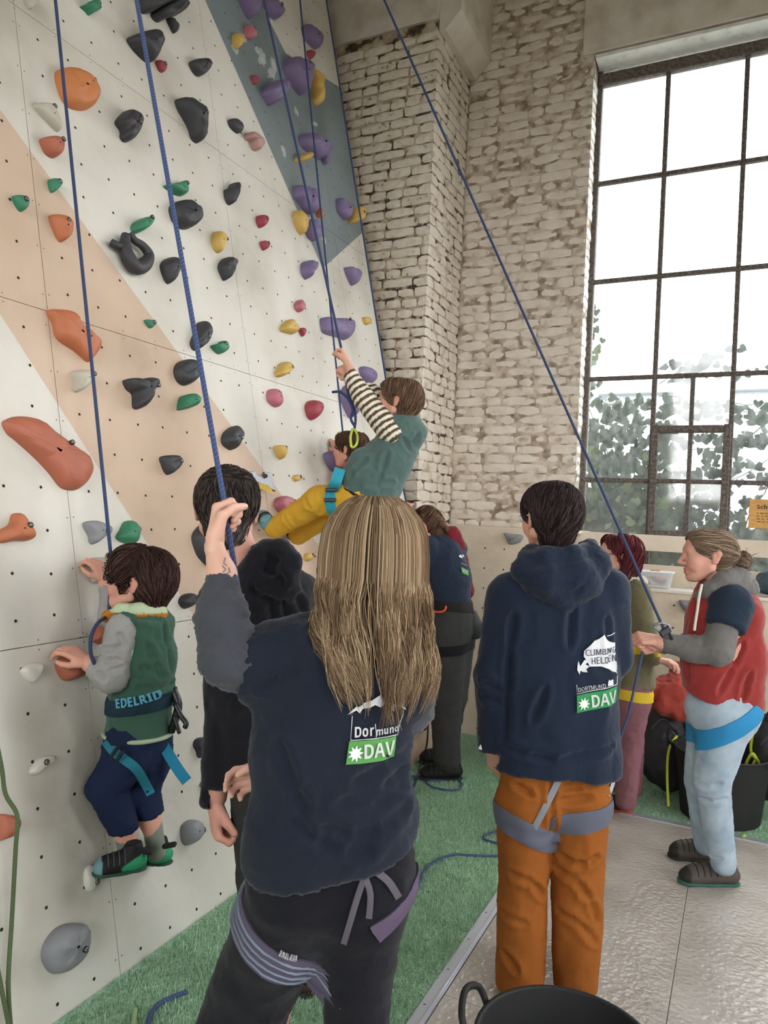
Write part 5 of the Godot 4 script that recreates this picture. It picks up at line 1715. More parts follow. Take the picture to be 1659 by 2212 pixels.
func man_orange() -> void:
	var D := 2.47
	var o := person("man in navy hooded sweatshirt and orange trousers seen from behind", on_floor(1185, 2140))
	var n := facing(8)
	var T := head_frame(1190, 1120, D, 14)
	var head := head_prims(T, 1.0)
	var body := Field.new()
	body.k = 0.03
	chain(body, [[1193, 1160, D, 0.056], [1200, 1215, D + 0.02, 0.062], [1198, 1350, D + 0.03, 0.1], [1195, 1640, D + 0.03, 0.1]])
	for e in [[1130, 1122], [1258, 1245]]:
		chain(body, [[e[0], 1700, D + 0.02, 0.07], [e[0], 1900, D, 0.055], [e[1], 2110, D, 0.04]])
	chain(body, [[1098, 1275, D, 0.05], [1064, 1460, D - 0.02, 0.042], [1060, 1600, D - 0.02, 0.03]])
	chain(body, [[1315, 1262, D, 0.05], [1325, 1420, D + 0.05, 0.042], [1300, 1480, D + 0.28, 0.03]])
	var hands := Field.new()
	hand_prims(hands, at(1064, 1612, D - 0.01), -cu + cr * 0.25 + cf * 0.2, cf + cr, 1.0, 1.0, [0.3, 0.4, 0.3])
	hand_prims(hands, at(1298, 1482, D + 0.3), cf - cr * 0.4, -cu, -1.0, 1.0, [0.7, 0.9, 0.5])
	make_body(o, body, head, T, 1.0, hands, "d3a08a")
	eyes(T, 1.0, o)
	# hair
	var h := hair_cap(T, 1.0, 0.012, -0.055)
	garment("hair", h, 0.006, "231c1a", o, mat("hair", 0.76, 0.28))
	locks(o, h, T, 1.0, 1500, 0.07, func(q: Vector3, w: float) -> Vector3: return Vector3(0.5 + w * 0.6 + q.x * 3.0, -0.9, -0.45), [hx("2a2120"), hx("1d1716"), hx("3a2e2c"), hx("463a38")], 11, 0.0015)
	# glasses
	var mb := MB.new()
	mb.col = hx("c9d2d8")
	for e in [-1.0, 1.0]:
		var ring := []
		for k in 17: ring.append(T * Vector3(0.034 * e + cos(TAU * k / 16) * 0.023, 0.0 + sin(TAU * k / 16) * 0.018, 0.124))
		mb.tube(ring, 0.0022, 6)
		mb.tube([T * Vector3(0.058 * e, 0.004, 0.122), T * Vector3(0.079 * e, 0.006, 0.06), T * Vector3(0.083 * e, 0.008, -0.01)], 0.0024, 6)
	mb.tube([T * Vector3(-0.011, 0.004, 0.125), T * Vector3(0.011, 0.004, 0.125)], 0.002, 6)
	part("glasses", mb, mat("acrylic", 0.15, 0.6), o)
	# sweatshirt
	var f := Field.new()
	f.k = 0.05
	chain(f, [[1140, 1310, D, 0.105], [1134, 1460, D, 0.1], [1136, 1650, D, 0.122]], n, 0.92)
	chain(f, [[1258, 1305, D, 0.105], [1262, 1460, D, 0.1], [1260, 1650, D, 0.124]], n, 0.92)
	chain(f, [[1108, 1285, D, 0.066], [1200, 1255, D, 0.08], [1305, 1272, D, 0.066]])
	chain(f, [[1198, 1310, D - 0.01, 0.11], [1200, 1640, D - 0.01, 0.13]], n, 0.85)
	f.add(at(1098, 1285, D), at(1062, 1460, D - 0.02), 0.066, 0.055, Vector3.ZERO, 1, 0.03)
	f.add(at(1062, 1460, D - 0.02), at(1064, 1612, D - 0.01), 0.055, 0.042, Vector3.ZERO, 1, 0.02)
	f.add(at(1312, 1275, D), at(1326, 1420, D + 0.05), 0.068, 0.056, Vector3.ZERO, 1, 0.03)
	f.add(at(1326, 1420, D + 0.05), at(1300, 1480, D + 0.27), 0.055, 0.042, Vector3.ZERO, 1, 0.02)
	f.cut(at(1205, 1662, D), Vector3.DOWN - cr * 0.03, 0.3)
	f.cut(at(1064, 1622, D - 0.01), -cu, 0.05)
	var top := garment("sweatshirt", f, 0.0095, "1f2838", o, cloth(0.3), creased(folds(0.011, 3.6, 3, Vector3(1, 0.6, 1)), f, D, [[[1112, 1320], [1101, 1400], [1097, 1500], [1094, 1600]], [[1306, 1330], [1316, 1400], [1322, 1450]], [[1085, 1606], [1140, 1630], [1200, 1640], [1320, 1608]], [[1235, 1300], [1228, 1400]], [[1045, 1470], [1080, 1490]], [[1042, 1500], [1078, 1512]], [[1180, 1480], [1150, 1560]]]))
	var hd := Field.new()
	hd.k = 0.03
	chain(hd, [[1150, 1205, D + 0.0, 0.04], [1138, 1230, D - 0.06, 0.042], [1180, 1252, D - 0.1, 0.05], [1250, 1245, D - 0.1, 0.05], [1285, 1222, D - 0.05, 0.045], [1272, 1192, D + 0.0, 0.035]])
	chain(hd, [[1150, 1200, D - 0.02, 0.026], [1180, 1205, D - 0.085, 0.026], [1235, 1200, D - 0.085, 0.026], [1272, 1190, D - 0.02, 0.03]])
	chain(hd, [[1165, 1265, D - 0.07, 0.05], [1215, 1285, D - 0.075, 0.05], [1265, 1262, D - 0.07, 0.05]])
	garment("hood", hd, 0.009, "1f2838", o, cloth(0.3), folds(0.01, 7.0, 9))
	# trousers
	var t := Field.new()
	t.k = 0.04
	chain(t, [[1138, 1640, D, 0.098], [1254, 1640, D, 0.098]], n, 0.85)
	chain(t, [[1136, 1720, D, 0.102], [1255, 1715, D, 0.098]], n, 0.9)
	t.add(at(1134, 1740, D), at(1131, 1880, D), 0.092, 0.083, Vector3.ZERO, 1, 0.03)
	t.add(at(1256, 1735, D), at(1247, 1880, D), 0.09, 0.084, Vector3.ZERO, 1, 0.03)
	t.add(at(1131, 1880, D), at(1122, 2122, D - 0.01), 0.08, 0.078, Vector3.ZERO, 1, 0.008)
	t.add(at(1247, 1880, D), at(1245, 2122, D - 0.01), 0.083, 0.074, Vector3.ZERO, 1, 0.008)
	t.cut(Vector3(0, 0.03, 0), Vector3.DOWN)
	garment("trousers", t, 0.009, "925526", o, cloth(), creased(folds(0.009, 4.5, 17, Vector3(1, 0.7, 1)), t, D, [[[1210, 1702], [1260, 1698], [1300, 1680], [1318, 1660]], [[1205, 1730], [1280, 1722]], [[1208, 1845], [1240, 1866], [1270, 1868], [1292, 1845]], [[1200, 1872], [1245, 1900], [1275, 1945], [1292, 1995]], [[1100, 1880], [1150, 1905], [1175, 1940]], [[1085, 1965], [1140, 1995]], [[1205, 1960], [1250, 1990], [1288, 2040]], [[1194, 1672], [1190, 1740], [1188, 1800]], [[1085, 1772], [1130, 1800], [1180, 1806]], [[1090, 2050], [1120, 2100]], [[1110, 1690], [1150, 1720]]], 0.011, 0.009))
	for e in [[1120, 0.0], [1247, 0.0]]:
		var hl := on_floor(e[0], 2136, 0.012) + facing(0) * -0.03
		shoe(o, hl, hl + facing(-4) * 0.26, Vector3.UP, 0.1, 0.1, "3a3a3e", "1c1c1e")
	# harness
	band(t, at(1130, 1782, D), Vector3.UP + cr * 0.42 + cf * 0.1, 0.13, 0.072, "5f6370", o, "leg_loop", 0.006)
	band(t, at(1250, 1757, D), Vector3.UP - cr * 0.22 + cf * 0.1, 0.13, 0.072, "5f6370", o, "leg_loop", 0.006)
	strap(t, [[1222, 1655], [1200, 1700], [1175, 1750], [1154, 1790]], D, 0.02, "8d9096", o, "harness_strap")
	strap(t, [[1300, 1650], [1312, 1662], [1326, 1678], [1322, 1700], [1314, 1718]], D, 0.012, "c9ccd2", o, "harness_strap")
	mb = MB.new()
	mb.col = hx("e8e8ea")
	mb.box(Transform3D(Basis(cr, cu, -cf).rotated(cf, 0.5), at(1041, 1611, D - 0.03)), Vector3(0.012, 0.026, 0.004))
	part("cuff_label", mb, mat("tag", 0.7), o)
	# printed emblem
	var s := 3.568
	var em := func(a: Array) -> Array:
		var r := []
		for j in range(0, a.size(), 2): r.append_array([1000 + a[j] / s, 1020 + a[j + 1] / s])
		return r
	print_emblem(top, f, 1272, 1440, D, [
		["mountain_print", "d9dadc", 0.006, em.call([865, 1330, 900, 1300, 945, 1255, 975, 1245, 1020, 1213, 1050, 1255, 1075, 1275, 1130, 1290, 1138, 1400, 1140, 1540, 1122, 1500, 1085, 1490, 1050, 1465, 990, 1445, 900, 1440, 885, 1400, 860, 1370])],
		["climber_print", "d9dadc", 0.006, em.call([820, 1400, 832, 1440, 860, 1400, 890, 1380, 900, 1405, 870, 1425, 900, 1440, 875, 1460, 885, 1482, 850, 1480, 832, 1470, 825, 1498, 808, 1465, 812, 1430])],
		["house_print", "d9dadc", 0.006, em.call([1045, 1570, 1055, 1545, 1068, 1556, 1080, 1545, 1092, 1552, 1095, 1590, 1045, 1594])],
		["line_print", "d9dadc", 0.006, stroke([[1224.5, 1460], [1225.5, 1479], [1318, 1466]], 1.4)],
		["line_print", "d9dadc", 0.006, stroke([[1317, 1381], [1318, 1466]], 1.4)],
		["line_print", "d9dadc", 0.006, stroke([[1297, 1366], [1316, 1360]], 2.0)],
		["green_print", "2f8a4c", 0.006, em.call([803, 1650, 1133, 1605, 1130, 1735, 805, 1780])],
		["flower_print", "e4e8e2", 0.009, star(1240.5, 1500.5, 14, 7, 9)]],
		[["CLIMBING", 1281, 1396, 72, 0.01, "3a4358", false], ["HELDEN", 1287, 1413, 60, 0.01, "3a4358", false], ["DORTMUND", 1257, 1468, 60, 0.1, "e4e6ea", false], ["DAV", 1285, 1494, 58, 0.11, "eef2ee", true, 1.15]])

func woman_blond() -> void:
	var D := 1.5
	var o := person("woman with long blond hair in a navy t-shirt over a grey sweater holding a rope", at(700, 2680, 1.5) * Vector3(1, 0, 1))
	var n := facing(22)
	var T := head_frame(800, 1205, D, 38)
	var head := head_prims(T, 1.0)
	var body := Field.new()
	body.k = 0.03
	chain(body, [[800, 1290, D, 0.05], [785, 1390, D + 0.02, 0.056], [740, 1500, D + 0.03, 0.09], [725, 1780, D + 0.02, 0.1]])
	var hands := Field.new()
	var wr := grip(hands, at(490, 1122, D + 0.085), cu * 0.8 + cf * 0.6, cr, -1.0, 0.95)
	chain(body, [[650, 1415, D + 0.03, 0.042], [496, 1422, D - 0.02, 0.036], [480, 1240, D + 0.02, 0.025]])
	body.add(at(480, 1240, D + 0.02), wr, 0.025, 0.0225)
	chain(body, [[862, 1440, D, 0.042], [868, 1530, D + 0.02, 0.036], [640, 1640, D + 0.22, 0.024]])
	chain(body, [[650, 1920, D, 0.08], [560, 2110, D + 0.1, 0.06], [470, 2400, D + 0.2, 0.045], [452, 2620, D + 0.2, 0.04]])
	chain(body, [[795, 1920, D, 0.08], [772, 2120, D, 0.055], [768, 2400, D, 0.045], [768, 2650, D, 0.04]])
	hand_prims(hands, at(610, 1685, D + 0.16), -cr + cf * 0.2, -cu * 0.3 - cf, 1.0, 0.9, [0.5, 0.7, 0.5])
	make_body(o, body, head, T, 1.0, hands, "dcae9a")
	eyes(T, 1.0, o, "5b6a70", "8d7458")
	# small tattoo strokes on the forearm
	var mb := MB.new()
	mb.col = hx("5f6a78")
	for q in [[[487, 1205], [483, 1216], [490, 1222]], [[480, 1222], [488, 1230], [482, 1236]], [[494, 1226], [497, 1236], [490, 1238]]]:
		var p := []
		for w in q:
			var r := ray(w[0], w[1]).normalized()
			p.append(body.hit(at(w[0], w[1], D - 0.15), r, 0.3) - r * 0.0004)
		mb.tube(p, 0.0011, 5)
	part("tattoo", mb, mat("ink", 0.8), o)
	# sweater sleeves
	var g := Field.new()
	g.k = 0.03
	chain(g, [[600, 1428, D + 0.01, 0.05], [560, 1428, D + 0.0, 0.058], [500, 1418, D - 0.02, 0.056], [478, 1330, D - 0.005, 0.044], [480, 1242, D + 0.02, 0.029]])
	chain(g, [[870, 1470, D, 0.058], [876, 1525, D + 0.03, 0.052], [640, 1640, D + 0.2, 0.034]])
	g.cut(at(480, 1238, D + 0.02), cu, 0.06)
	garment("sweater_sleeves", g, 0.008, "43464c", o, cloth(0.3), folds(0.009, 11.0, 5, Vector3(0.7, 1.6, 0.8)))
	# t-shirt
	var f := Field.new()
	f.k = 0.06
	chain(f, [[655, 1455, D, 0.09], [652, 1600, D, 0.086], [645, 1780, D - 0.01, 0.095]], n, 0.9)
	chain(f, [[800, 1460, D, 0.09], [775, 1600, D, 0.084], [788, 1740, D - 0.01, 0.092]], n, 0.9)
	chain(f, [[650, 1425, D + 0.02, 0.068], [740, 1400, D + 0.01, 0.075], [850, 1440, D, 0.068]])
	chain(f, [[730, 1480, D - 0.02, 0.1], [715, 1700, D - 0.02, 0.1]], n, 0.8)
	chain(f, [[650, 1840, D - 0.02, 0.108], [790, 1810, D - 0.02, 0.104]], n, 0.95)
	f.add(at(648, 1430, D + 0.02), at(545, 1434, D), 0.072, 0.078, Vector3.ZERO, 1, 0.05)
	f.add(at(852, 1440, D), at(864, 1490, D + 0.01), 0.064, 0.06, Vector3.ZERO, 1, 0.04)
	f.cut(at(535, 1440, D), -cr + cu * 0.25, 0.13)
	var p0 := at(560, 1836, D + 0.04)
	var p1 := at(715, 1915, D - 0.12)
	var p2 := at(882, 1772, D + 0.03)
	var hn := (p1 - p0).cross(p2 - p0).normalized()
	if hn.y > 0: hn = -hn
	f.cut(p1, hn, 0.4)
	var top := garment("t_shirt", f, 0.0085, "21262f", o, cloth(0.25), creased(folds(0.012, 3.6, 23, Vector3(0.9, 1.3, 0.9)), f, D, [[[878, 1605], [830, 1650], [760, 1690]], [[872, 1650], [820, 1710], [720, 1735]], [[876, 1735], [820, 1790], [760, 1800], [690, 1785]], [[630, 1760], [680, 1812], [740, 1838], [810, 1830]], [[610, 1600], [640, 1700], [665, 1760]], [[688, 1352], [682, 1400]], [[560, 1490], [600, 1460], [650, 1450]], [[870, 1690], [800, 1745]]], 0.011, 0.007))
	# trousers
	var t := Field.new()
	t.k = 0.05
	chain(t, [[660, 1850, D, 0.102], [785, 1845, D, 0.1]], n, 0.95)
	t.add(at(650, 1920, D), at(560, 2100, D + 0.1), 0.105, 0.09, Vector3.ZERO, 1, 0.05)
	t.add(at(560, 2100, D + 0.1), at(452, 2400, D + 0.2), 0.09, 0.1, Vector3.ZERO, 1, 0.02)
	t.add(at(785, 1925, D), at(772, 2110, D), 0.098, 0.07, Vector3.ZERO, 1, 0.05)
	t.add(at(772, 2110, D), at(768, 2600, D), 0.066, 0.062, Vector3.ZERO, 1, 0.01)
	t.add(at(452, 2400, D + 0.2), at(440, 2600, D + 0.2), 0.1, 0.1, Vector3.ZERO, 1, 0.01)
	garment("trousers", t, 0.011, "1b1a1d", o, cloth(0.2), folds(0.006, 6.0, 29))
	shoe(o, at(440, 2640, D + 0.2) * Vector3(1, 0, 1), at(440, 2640, D + 0.2) * Vector3(1, 0, 1) + facing(40) * 0.25, Vector3.UP, 0.09, 0.09, "2c2c30", "d8d8d4")
	shoe(o, at(768, 2640, D) * Vector3(1, 0, 1) - facing(20) * 0.05, at(768, 2640, D) * Vector3(1, 0, 1) + facing(20) * 0.2, Vector3.UP, 0.09, 0.09, "2c2c30", "d8d8d4")
	# harness
	var lp := band(t, at(640, 2012, D + 0.05), Vector3.UP + cr * 0.62 - cf * 0.25, 0.16, 0.082, "585162", o, "leg_loop", 0.007)
	for e in [-0.026, -0.009, 0.009, 0.026]:
		var ax := (Vector3.UP + cr * 0.62 - cf * 0.25).normalized()
		band(t, at(640, 2012, D + 0.05) + ax * e, ax, 0.16, 0.0035, "7d8a98", lp, "leg_loop_line", 0.0105)
	band(t, at(815, 1938, D + 0.02), Vector3.UP - cr * 0.6 - cf * 0.1, 0.14, 0.04, "5b4f63", o, "leg_loop", 0.007, null, -1.6, 1.6, cr)
	strap(t, [[790, 1890], [775, 1930], [757, 1990], [742, 2040]], D, 0.012, "5d5860", o, "harness_strap", 0.008)
	strap(t, [[786, 1890], [800, 1930], [797, 1985]], D, 0.012, "5d5860", o, "harness_strap", 0.008)
	strap(t, [[815, 1884], [840, 1905], [862, 1940]], D, 0.014, "5d5860", o, "harness_strap", 0.008)
	var lt := Transform3D(Basis(cr, cu, -cf) * Basis(Vector3(0, 0, 1), -0.45), at(620, 2076, D - 0.1))
	lettering("EDELRID", 0.036, lt, plain("c9c6cc", 0.7), lp, true, t, true, 0.0125)
	# belay device
	mb = MB.new()
	mb.col = hx("8d9096")
	mb.tube(spline([at(566, 1590, D + 0.04), at(572, 1610, D + 0.04), at(568, 1640, D + 0.04), at(560, 1665, D + 0.05), at(556, 1640, D + 0.04), at(560, 1610, D + 0.04), at(566, 1590, D + 0.04)], 5), 0.006, 8)
	mb.col = hx("3c3c40")
	mb.box(Transform3D(Basis(cr, cu, -cf), at(566, 1615, D + 0.04)), Vector3(0.024, 0.035, 0.02), 0.004)
	part("belay_device", mb, mat("metal", 0.3, 0.6, 0.0, 1.0, 0.6), o)
	# hair
	var h := Field.new()
	h.k = 0.02
	h.add(T * Vector3(0, 0.035, -0.036), T * Vector3(0, 0.036, 0.02), 0.084, 0.082)
	chain(h, [[800, 1200, D - 0.01, 0.082], [800, 1290, D - 0.02, 0.078], [806, 1390, D - 0.045, 0.05], [812, 1440, D - 0.07, 0.02]], n, 0.8)
	h.add(T * Vector3(0, -0.05, 0.115), T * Vector3(0, 0.0, 0.12), 0.085, 0.075, Vector3.ZERO, 1, 0.01, 1)
	garment("hair", h, 0.008, "6d5843", o, mat("hair", 0.76, 0.28))
	var r := RandomNumberGenerator.new()
	r.seed = 77
	mb = MB.new()
	var cols := [hx("5a4737"), hx("6e5844"), hx("826a52"), hx("977e62"), hx("ad9576"), hx("c2ad8e")]
	var back := facing(22) * -1.0
	var side := back.cross(Vector3.UP).normalized()       # to the viewer's left
	if side.dot(cr) < 0: side = -side
	for cl in 95:
		var ac := r.randf_range(-2.5, 2.3)
		var len: float = r.randf_range(0.15, 0.275) * (1.0 - 0.1 * absf(ac))
		var wv := r.randf() * TAU
		var am := r.randf_range(0.004, 0.013)
		var drift := r.randf_range(-0.02, 0.03)
		var puff := r.randf_range(0.98, 1.07)
		var tone := r.randf()
		for k in 38:
			var a := ac + r.randfn() * 0.14
			var dl: float = len * r.randf_range(0.82, 1.12)
			var c0 := T.origin - T.basis.z * 0.012
			var pts := [T * Vector3(0.0, 0.055, -0.012) + Vector3(0, 0.071, 0) + (side * sin(a) + back * cos(a)) * r.randf_range(0.004, 0.045)]
			var out := side * sin(a) * 0.104 + back * cos(a) * 0.112
			pts.append(c0 + out * 0.66 * puff + Vector3(0, 0.106, 0))
			pts.append(c0 + out * 0.97 * puff + Vector3(0, 0.05, 0))
			pts.append(c0 + out * puff * 1.02 + Vector3(0, -0.035, 0))
			for j in 6:
				var t2 := (j + 1) / 6.0
				var aa: float = lerpf(a, ac, 0.8 * t2)
				var sq := lerpf(1.03, 0.66, t2 * t2) * puff
				pts.append(c0 + side * (sin(aa) * 0.107 * sq + drift * t2 + sin(wv + t2 * 6.5) * am * t2) + back * (cos(aa) * 0.114 * lerpf(1.0, 0.5, t2) + 0.045 * t2 + cos(wv + t2 * 5.0) * am * 0.6) + Vector3(0, -0.04 - dl * t2, 0) + Vector3(r.randfn(), 0, r.randfn()) * 0.0022)
			for j in range(4, pts.size()):
				var dd := f.eval(pts[j])
				if dd < 0.012: pts[j] -= f.grad(pts[j]) * (dd - 0.012 - r.randf() * 0.008)
			mb.col = cols[int(clampf(1.4 + tone * 3.0 + r.randfn() * 1.2, 0.0, 5.0))]
			var path := spline(pts, 2)
			var rad := []
			var w0 := r.randf_range(0.0005, 0.0014)
			for j in path.size(): rad.append(w0 * (1.0 if j < path.size() - 6 else (path.size() - j) / 6.5))
			mb.tube(path, rad, 3, false)
	part("hair_strands", mb, mat("hair", 0.76, 0.28), o)
	# printed emblem
	var s := 3.0722
	var em := func(a: Array) -> Array:
		var q := []
		for j in range(0, a.size(), 2): q.append_array([400 + a[j] / s, 1000 + a[j + 1] / s])
		return q
	print_emblem(top, f, 815, 1540, D, [
		["mountain_print", "d5d6d8", 0.006, em.call([1097, 1572, 1150, 1525, 1170, 1528, 1200, 1500, 1240, 1490, 1300, 1455, 1325, 1490, 1345, 1490, 1390, 1530, 1412, 1505, 1440, 1530, 1460, 1572, 1420, 1545, 1405, 1540, 1380, 1575, 1340, 1520, 1320, 1520, 1300, 1540, 1265, 1520, 1235, 1535, 1190, 1540, 1170, 1570, 1150, 1550])],
		["line_print", "d5d6d8", 0.006, stroke([[766, 1515], [763, 1563], [858, 1566], [863, 1540], [869, 1520], [872, 1450]], 1.4)],
		["line_print", "d5d6d8", 0.006, stroke([[812, 1535], [814, 1562]], 1.4)],
		["green_print", "4f8f45", 0.006, [760, 1565, 855, 1568, 850, 1609, 754, 1608]],
		["flower_print", "e8ebe6", 0.009, star(773, 1589, 16, 8, 9)]],
		[["Dor", 789, 1547, 38, 0.0, "e3e4e6", true, 1.25], ["mund", 837, 1551, 46, -0.02, "e3e4e6", true, 1.2], ["DAV", 820, 1588, 62, 0.0, "eef0ec", true, 1.1]])

func man_dark() -> void:
	var D := 2.05
	var o := person("man with short dark hair in a black hooded sweatshirt facing the climbing wall", at(560, 2320, 2.05) * Vector3(1, 0, 1))
	var n := facing(15)
	var T := head_frame(490, 1102, D, 12, -4)
	var head := head_prims(T, 1.0)
	var body := Field.new()
	body.k = 0.03
	chain(body, [[495, 1150, D, 0.06], [510, 1215, D + 0.01, 0.064], [560, 1330, D + 0.03, 0.1], [570, 1640, D + 0.03, 0.09]])
	f_limb(body, [[478, 1290, D, 0.05], [482, 1520, D - 0.01, 0.042], [466, 1725, D - 0.03, 0.03]])
	f_limb(body, [[640, 1290, D + 0.05, 0.05], [660, 1450, D + 0.12, 0.042], [600, 1500, D + 0.3, 0.03]])
	f_limb(body, [[565, 1690, D, 0.07], [572, 1950, D, 0.052], [594, 2175, D, 0.04], [596, 2240, D + 0.01, 0.036]])
	f_limb(body, [[640, 1690, D + 0.05, 0.07], [650, 1950, D + 0.25, 0.052], [656, 2090, D + 0.36, 0.04], [658, 2130, D + 0.38, 0.036]])
	var hands := Field.new()
	hand_prims(hands, at(464, 1728, D - 0.03), -cu + cr * 0.05, cr * 0.9 + cf * 0.4, 1.0, 1.05, [0.9, 1.2, 0.8], 0.02, 0.8)
	hand_prims(hands, at(600, 1500, D + 0.32), cf, -cu, -1.0, 1.0, [0.9, 1.2, 0.8])
	make_body(o, body, head, T, 1.0, hands, "cc9484")
	eyes(T, 1.0, o)
	var h := hair_cap(T, 1.0, 0.008, -0.05)
	garment("hair", h, 0.006, "332b29", o, mat("hair", 0.76, 0.28), null, func(p: Vector3) -> Color: return hx("332b29").lerp(hx("6a625d"), clamp(-((T.affine_inverse() * p).y + 0.005) * 14.0, 0.0, 0.8)), "dark hair greying at the nape")
	locks(o, h, T, 1.0, 1500, 0.042, func(q: Vector3, w: float) -> Vector3: return Vector3(w * 1.0 + q.x * 5.0, -0.6, 0.9 if q.y > 0.08 else -0.2), [hx("2d2524"), hx("3d3431"), hx("4a403c"), hx("241d1c")], 31, 0.0014, 0.003)
	var f := Field.new()
	f.k = 0.05
	chain(f, [[535, 1320, D + 0.02, 0.105], [540, 1480, D, 0.1], [545, 1650, D, 0.1]], n, 0.9)
	chain(f, [[608, 1310, D + 0.03, 0.1], [608, 1480, D + 0.02, 0.1], [600, 1650, D + 0.02, 0.1]], n, 0.9)
	chain(f, [[485, 1300, D, 0.066], [560, 1262, D + 0.01, 0.08], [632, 1292, D + 0.03, 0.07]])
	f.add(at(480, 1305, D), at(486, 1520, D - 0.01), 0.066, 0.052, Vector3.ZERO, 1, 0.02)
	f.add(at(486, 1520, D - 0.01), at(468, 1728, D - 0.03), 0.052, 0.042, Vector3.ZERO, 1, 0.008)
	f.add(at(638, 1300, D + 0.05), at(658, 1450, D + 0.12), 0.066, 0.054, Vector3.ZERO, 1, 0.02)
	f.add(at(658, 1450, D + 0.12), at(600, 1500, D + 0.28), 0.052, 0.042, Vector3.ZERO, 1, 0.02)
	f.k = 0.03
	chain(f, [[546, 1208, D + 0.0, 0.026], [578, 1188, D - 0.03, 0.022], [606, 1184, D - 0.06, 0.018], [626, 1212, D - 0.075, 0.022], [624, 1250, D - 0.085, 0.024]])
	chain(f, [[524, 1245, D - 0.05, 0.026], [548, 1212, D - 0.01, 0.022]])
	chain(f, [[570, 1222, D - 0.06, 0.055], [586, 1300, D - 0.06, 0.055]], n, 0.5)
	chain(f, [[548, 1262, D - 0.065, 0.042], [608, 1268, D - 0.075, 0.042]], n, 0.6)
	f.cut(at(575, 1690, D), Vector3.DOWN, 0.16)
	f.cut(at(466, 1738, D - 0.03), -cu, 0.07)
	garment("hooded_sweatshirt", f, 0.0095, "17191f", o, cloth(0.3), creased(folds(0.008, 5.0, 33, Vector3(1, 0.5, 1)), f, D, [[[585, 1300], [592, 1350], [588, 1390]], [[612, 1295], [622, 1340], [630, 1380]], [[640, 1280], [652, 1320], [660, 1370]], [[560, 1225], [600, 1240], [618, 1262]], [[575, 1200], [605, 1215]], [[535, 1262], [560, 1290], [600, 1300]]], 0.011, 0.010))
	var t := Field.new()
	t.k = 0.04
	chain(t, [[565, 1650, D, 0.092], [625, 1650, D + 0.03, 0.092]], n, 0.95)
	t.add(at(562, 1690, D), at(572, 1950, D), 0.085, 0.07, Vector3.ZERO, 1, 0.04)
	t.add(at(572, 1950, D), at(594, 2178, D), 0.068, 0.05, Vector3.ZERO, 1, 0.01)
	t.add(at(640, 1690, D + 0.05), at(650, 1950, D + 0.25), 0.085, 0.07, Vector3.ZERO, 1, 0.03)
	t.add(at(650, 1950, D + 0.25), at(656, 2092, D + 0.36), 0.068, 0.05, Vector3.ZERO, 1, 0.01)
	t.cut(at(595, 2180, D), -cu, 0.07)
	garment("trousers", t, 0.011, "33322f", o, cloth(), folds(0.006, 6.0, 43))
	var b1 := at(596, 2240, D) * Vector3(1, 0, 1)
	var b2 := at(658, 2130, D + 0.38) * Vector3(1, 0, 1)
	shoe(o, b1 - facing(15) * 0.06, b1 + facing(15) * 0.22, Vector3.UP, 0.1, 0.12, "4a3a30", "2a2420")
	shoe(o, b2 - facing(15) * 0.06, b2 + facing(15) * 0.22, Vector3.UP, 0.1, 0.12, "4a3a30", "2a2420")
func f_limb(f: Field, pts: Array) -> void:
	chain(f, pts)

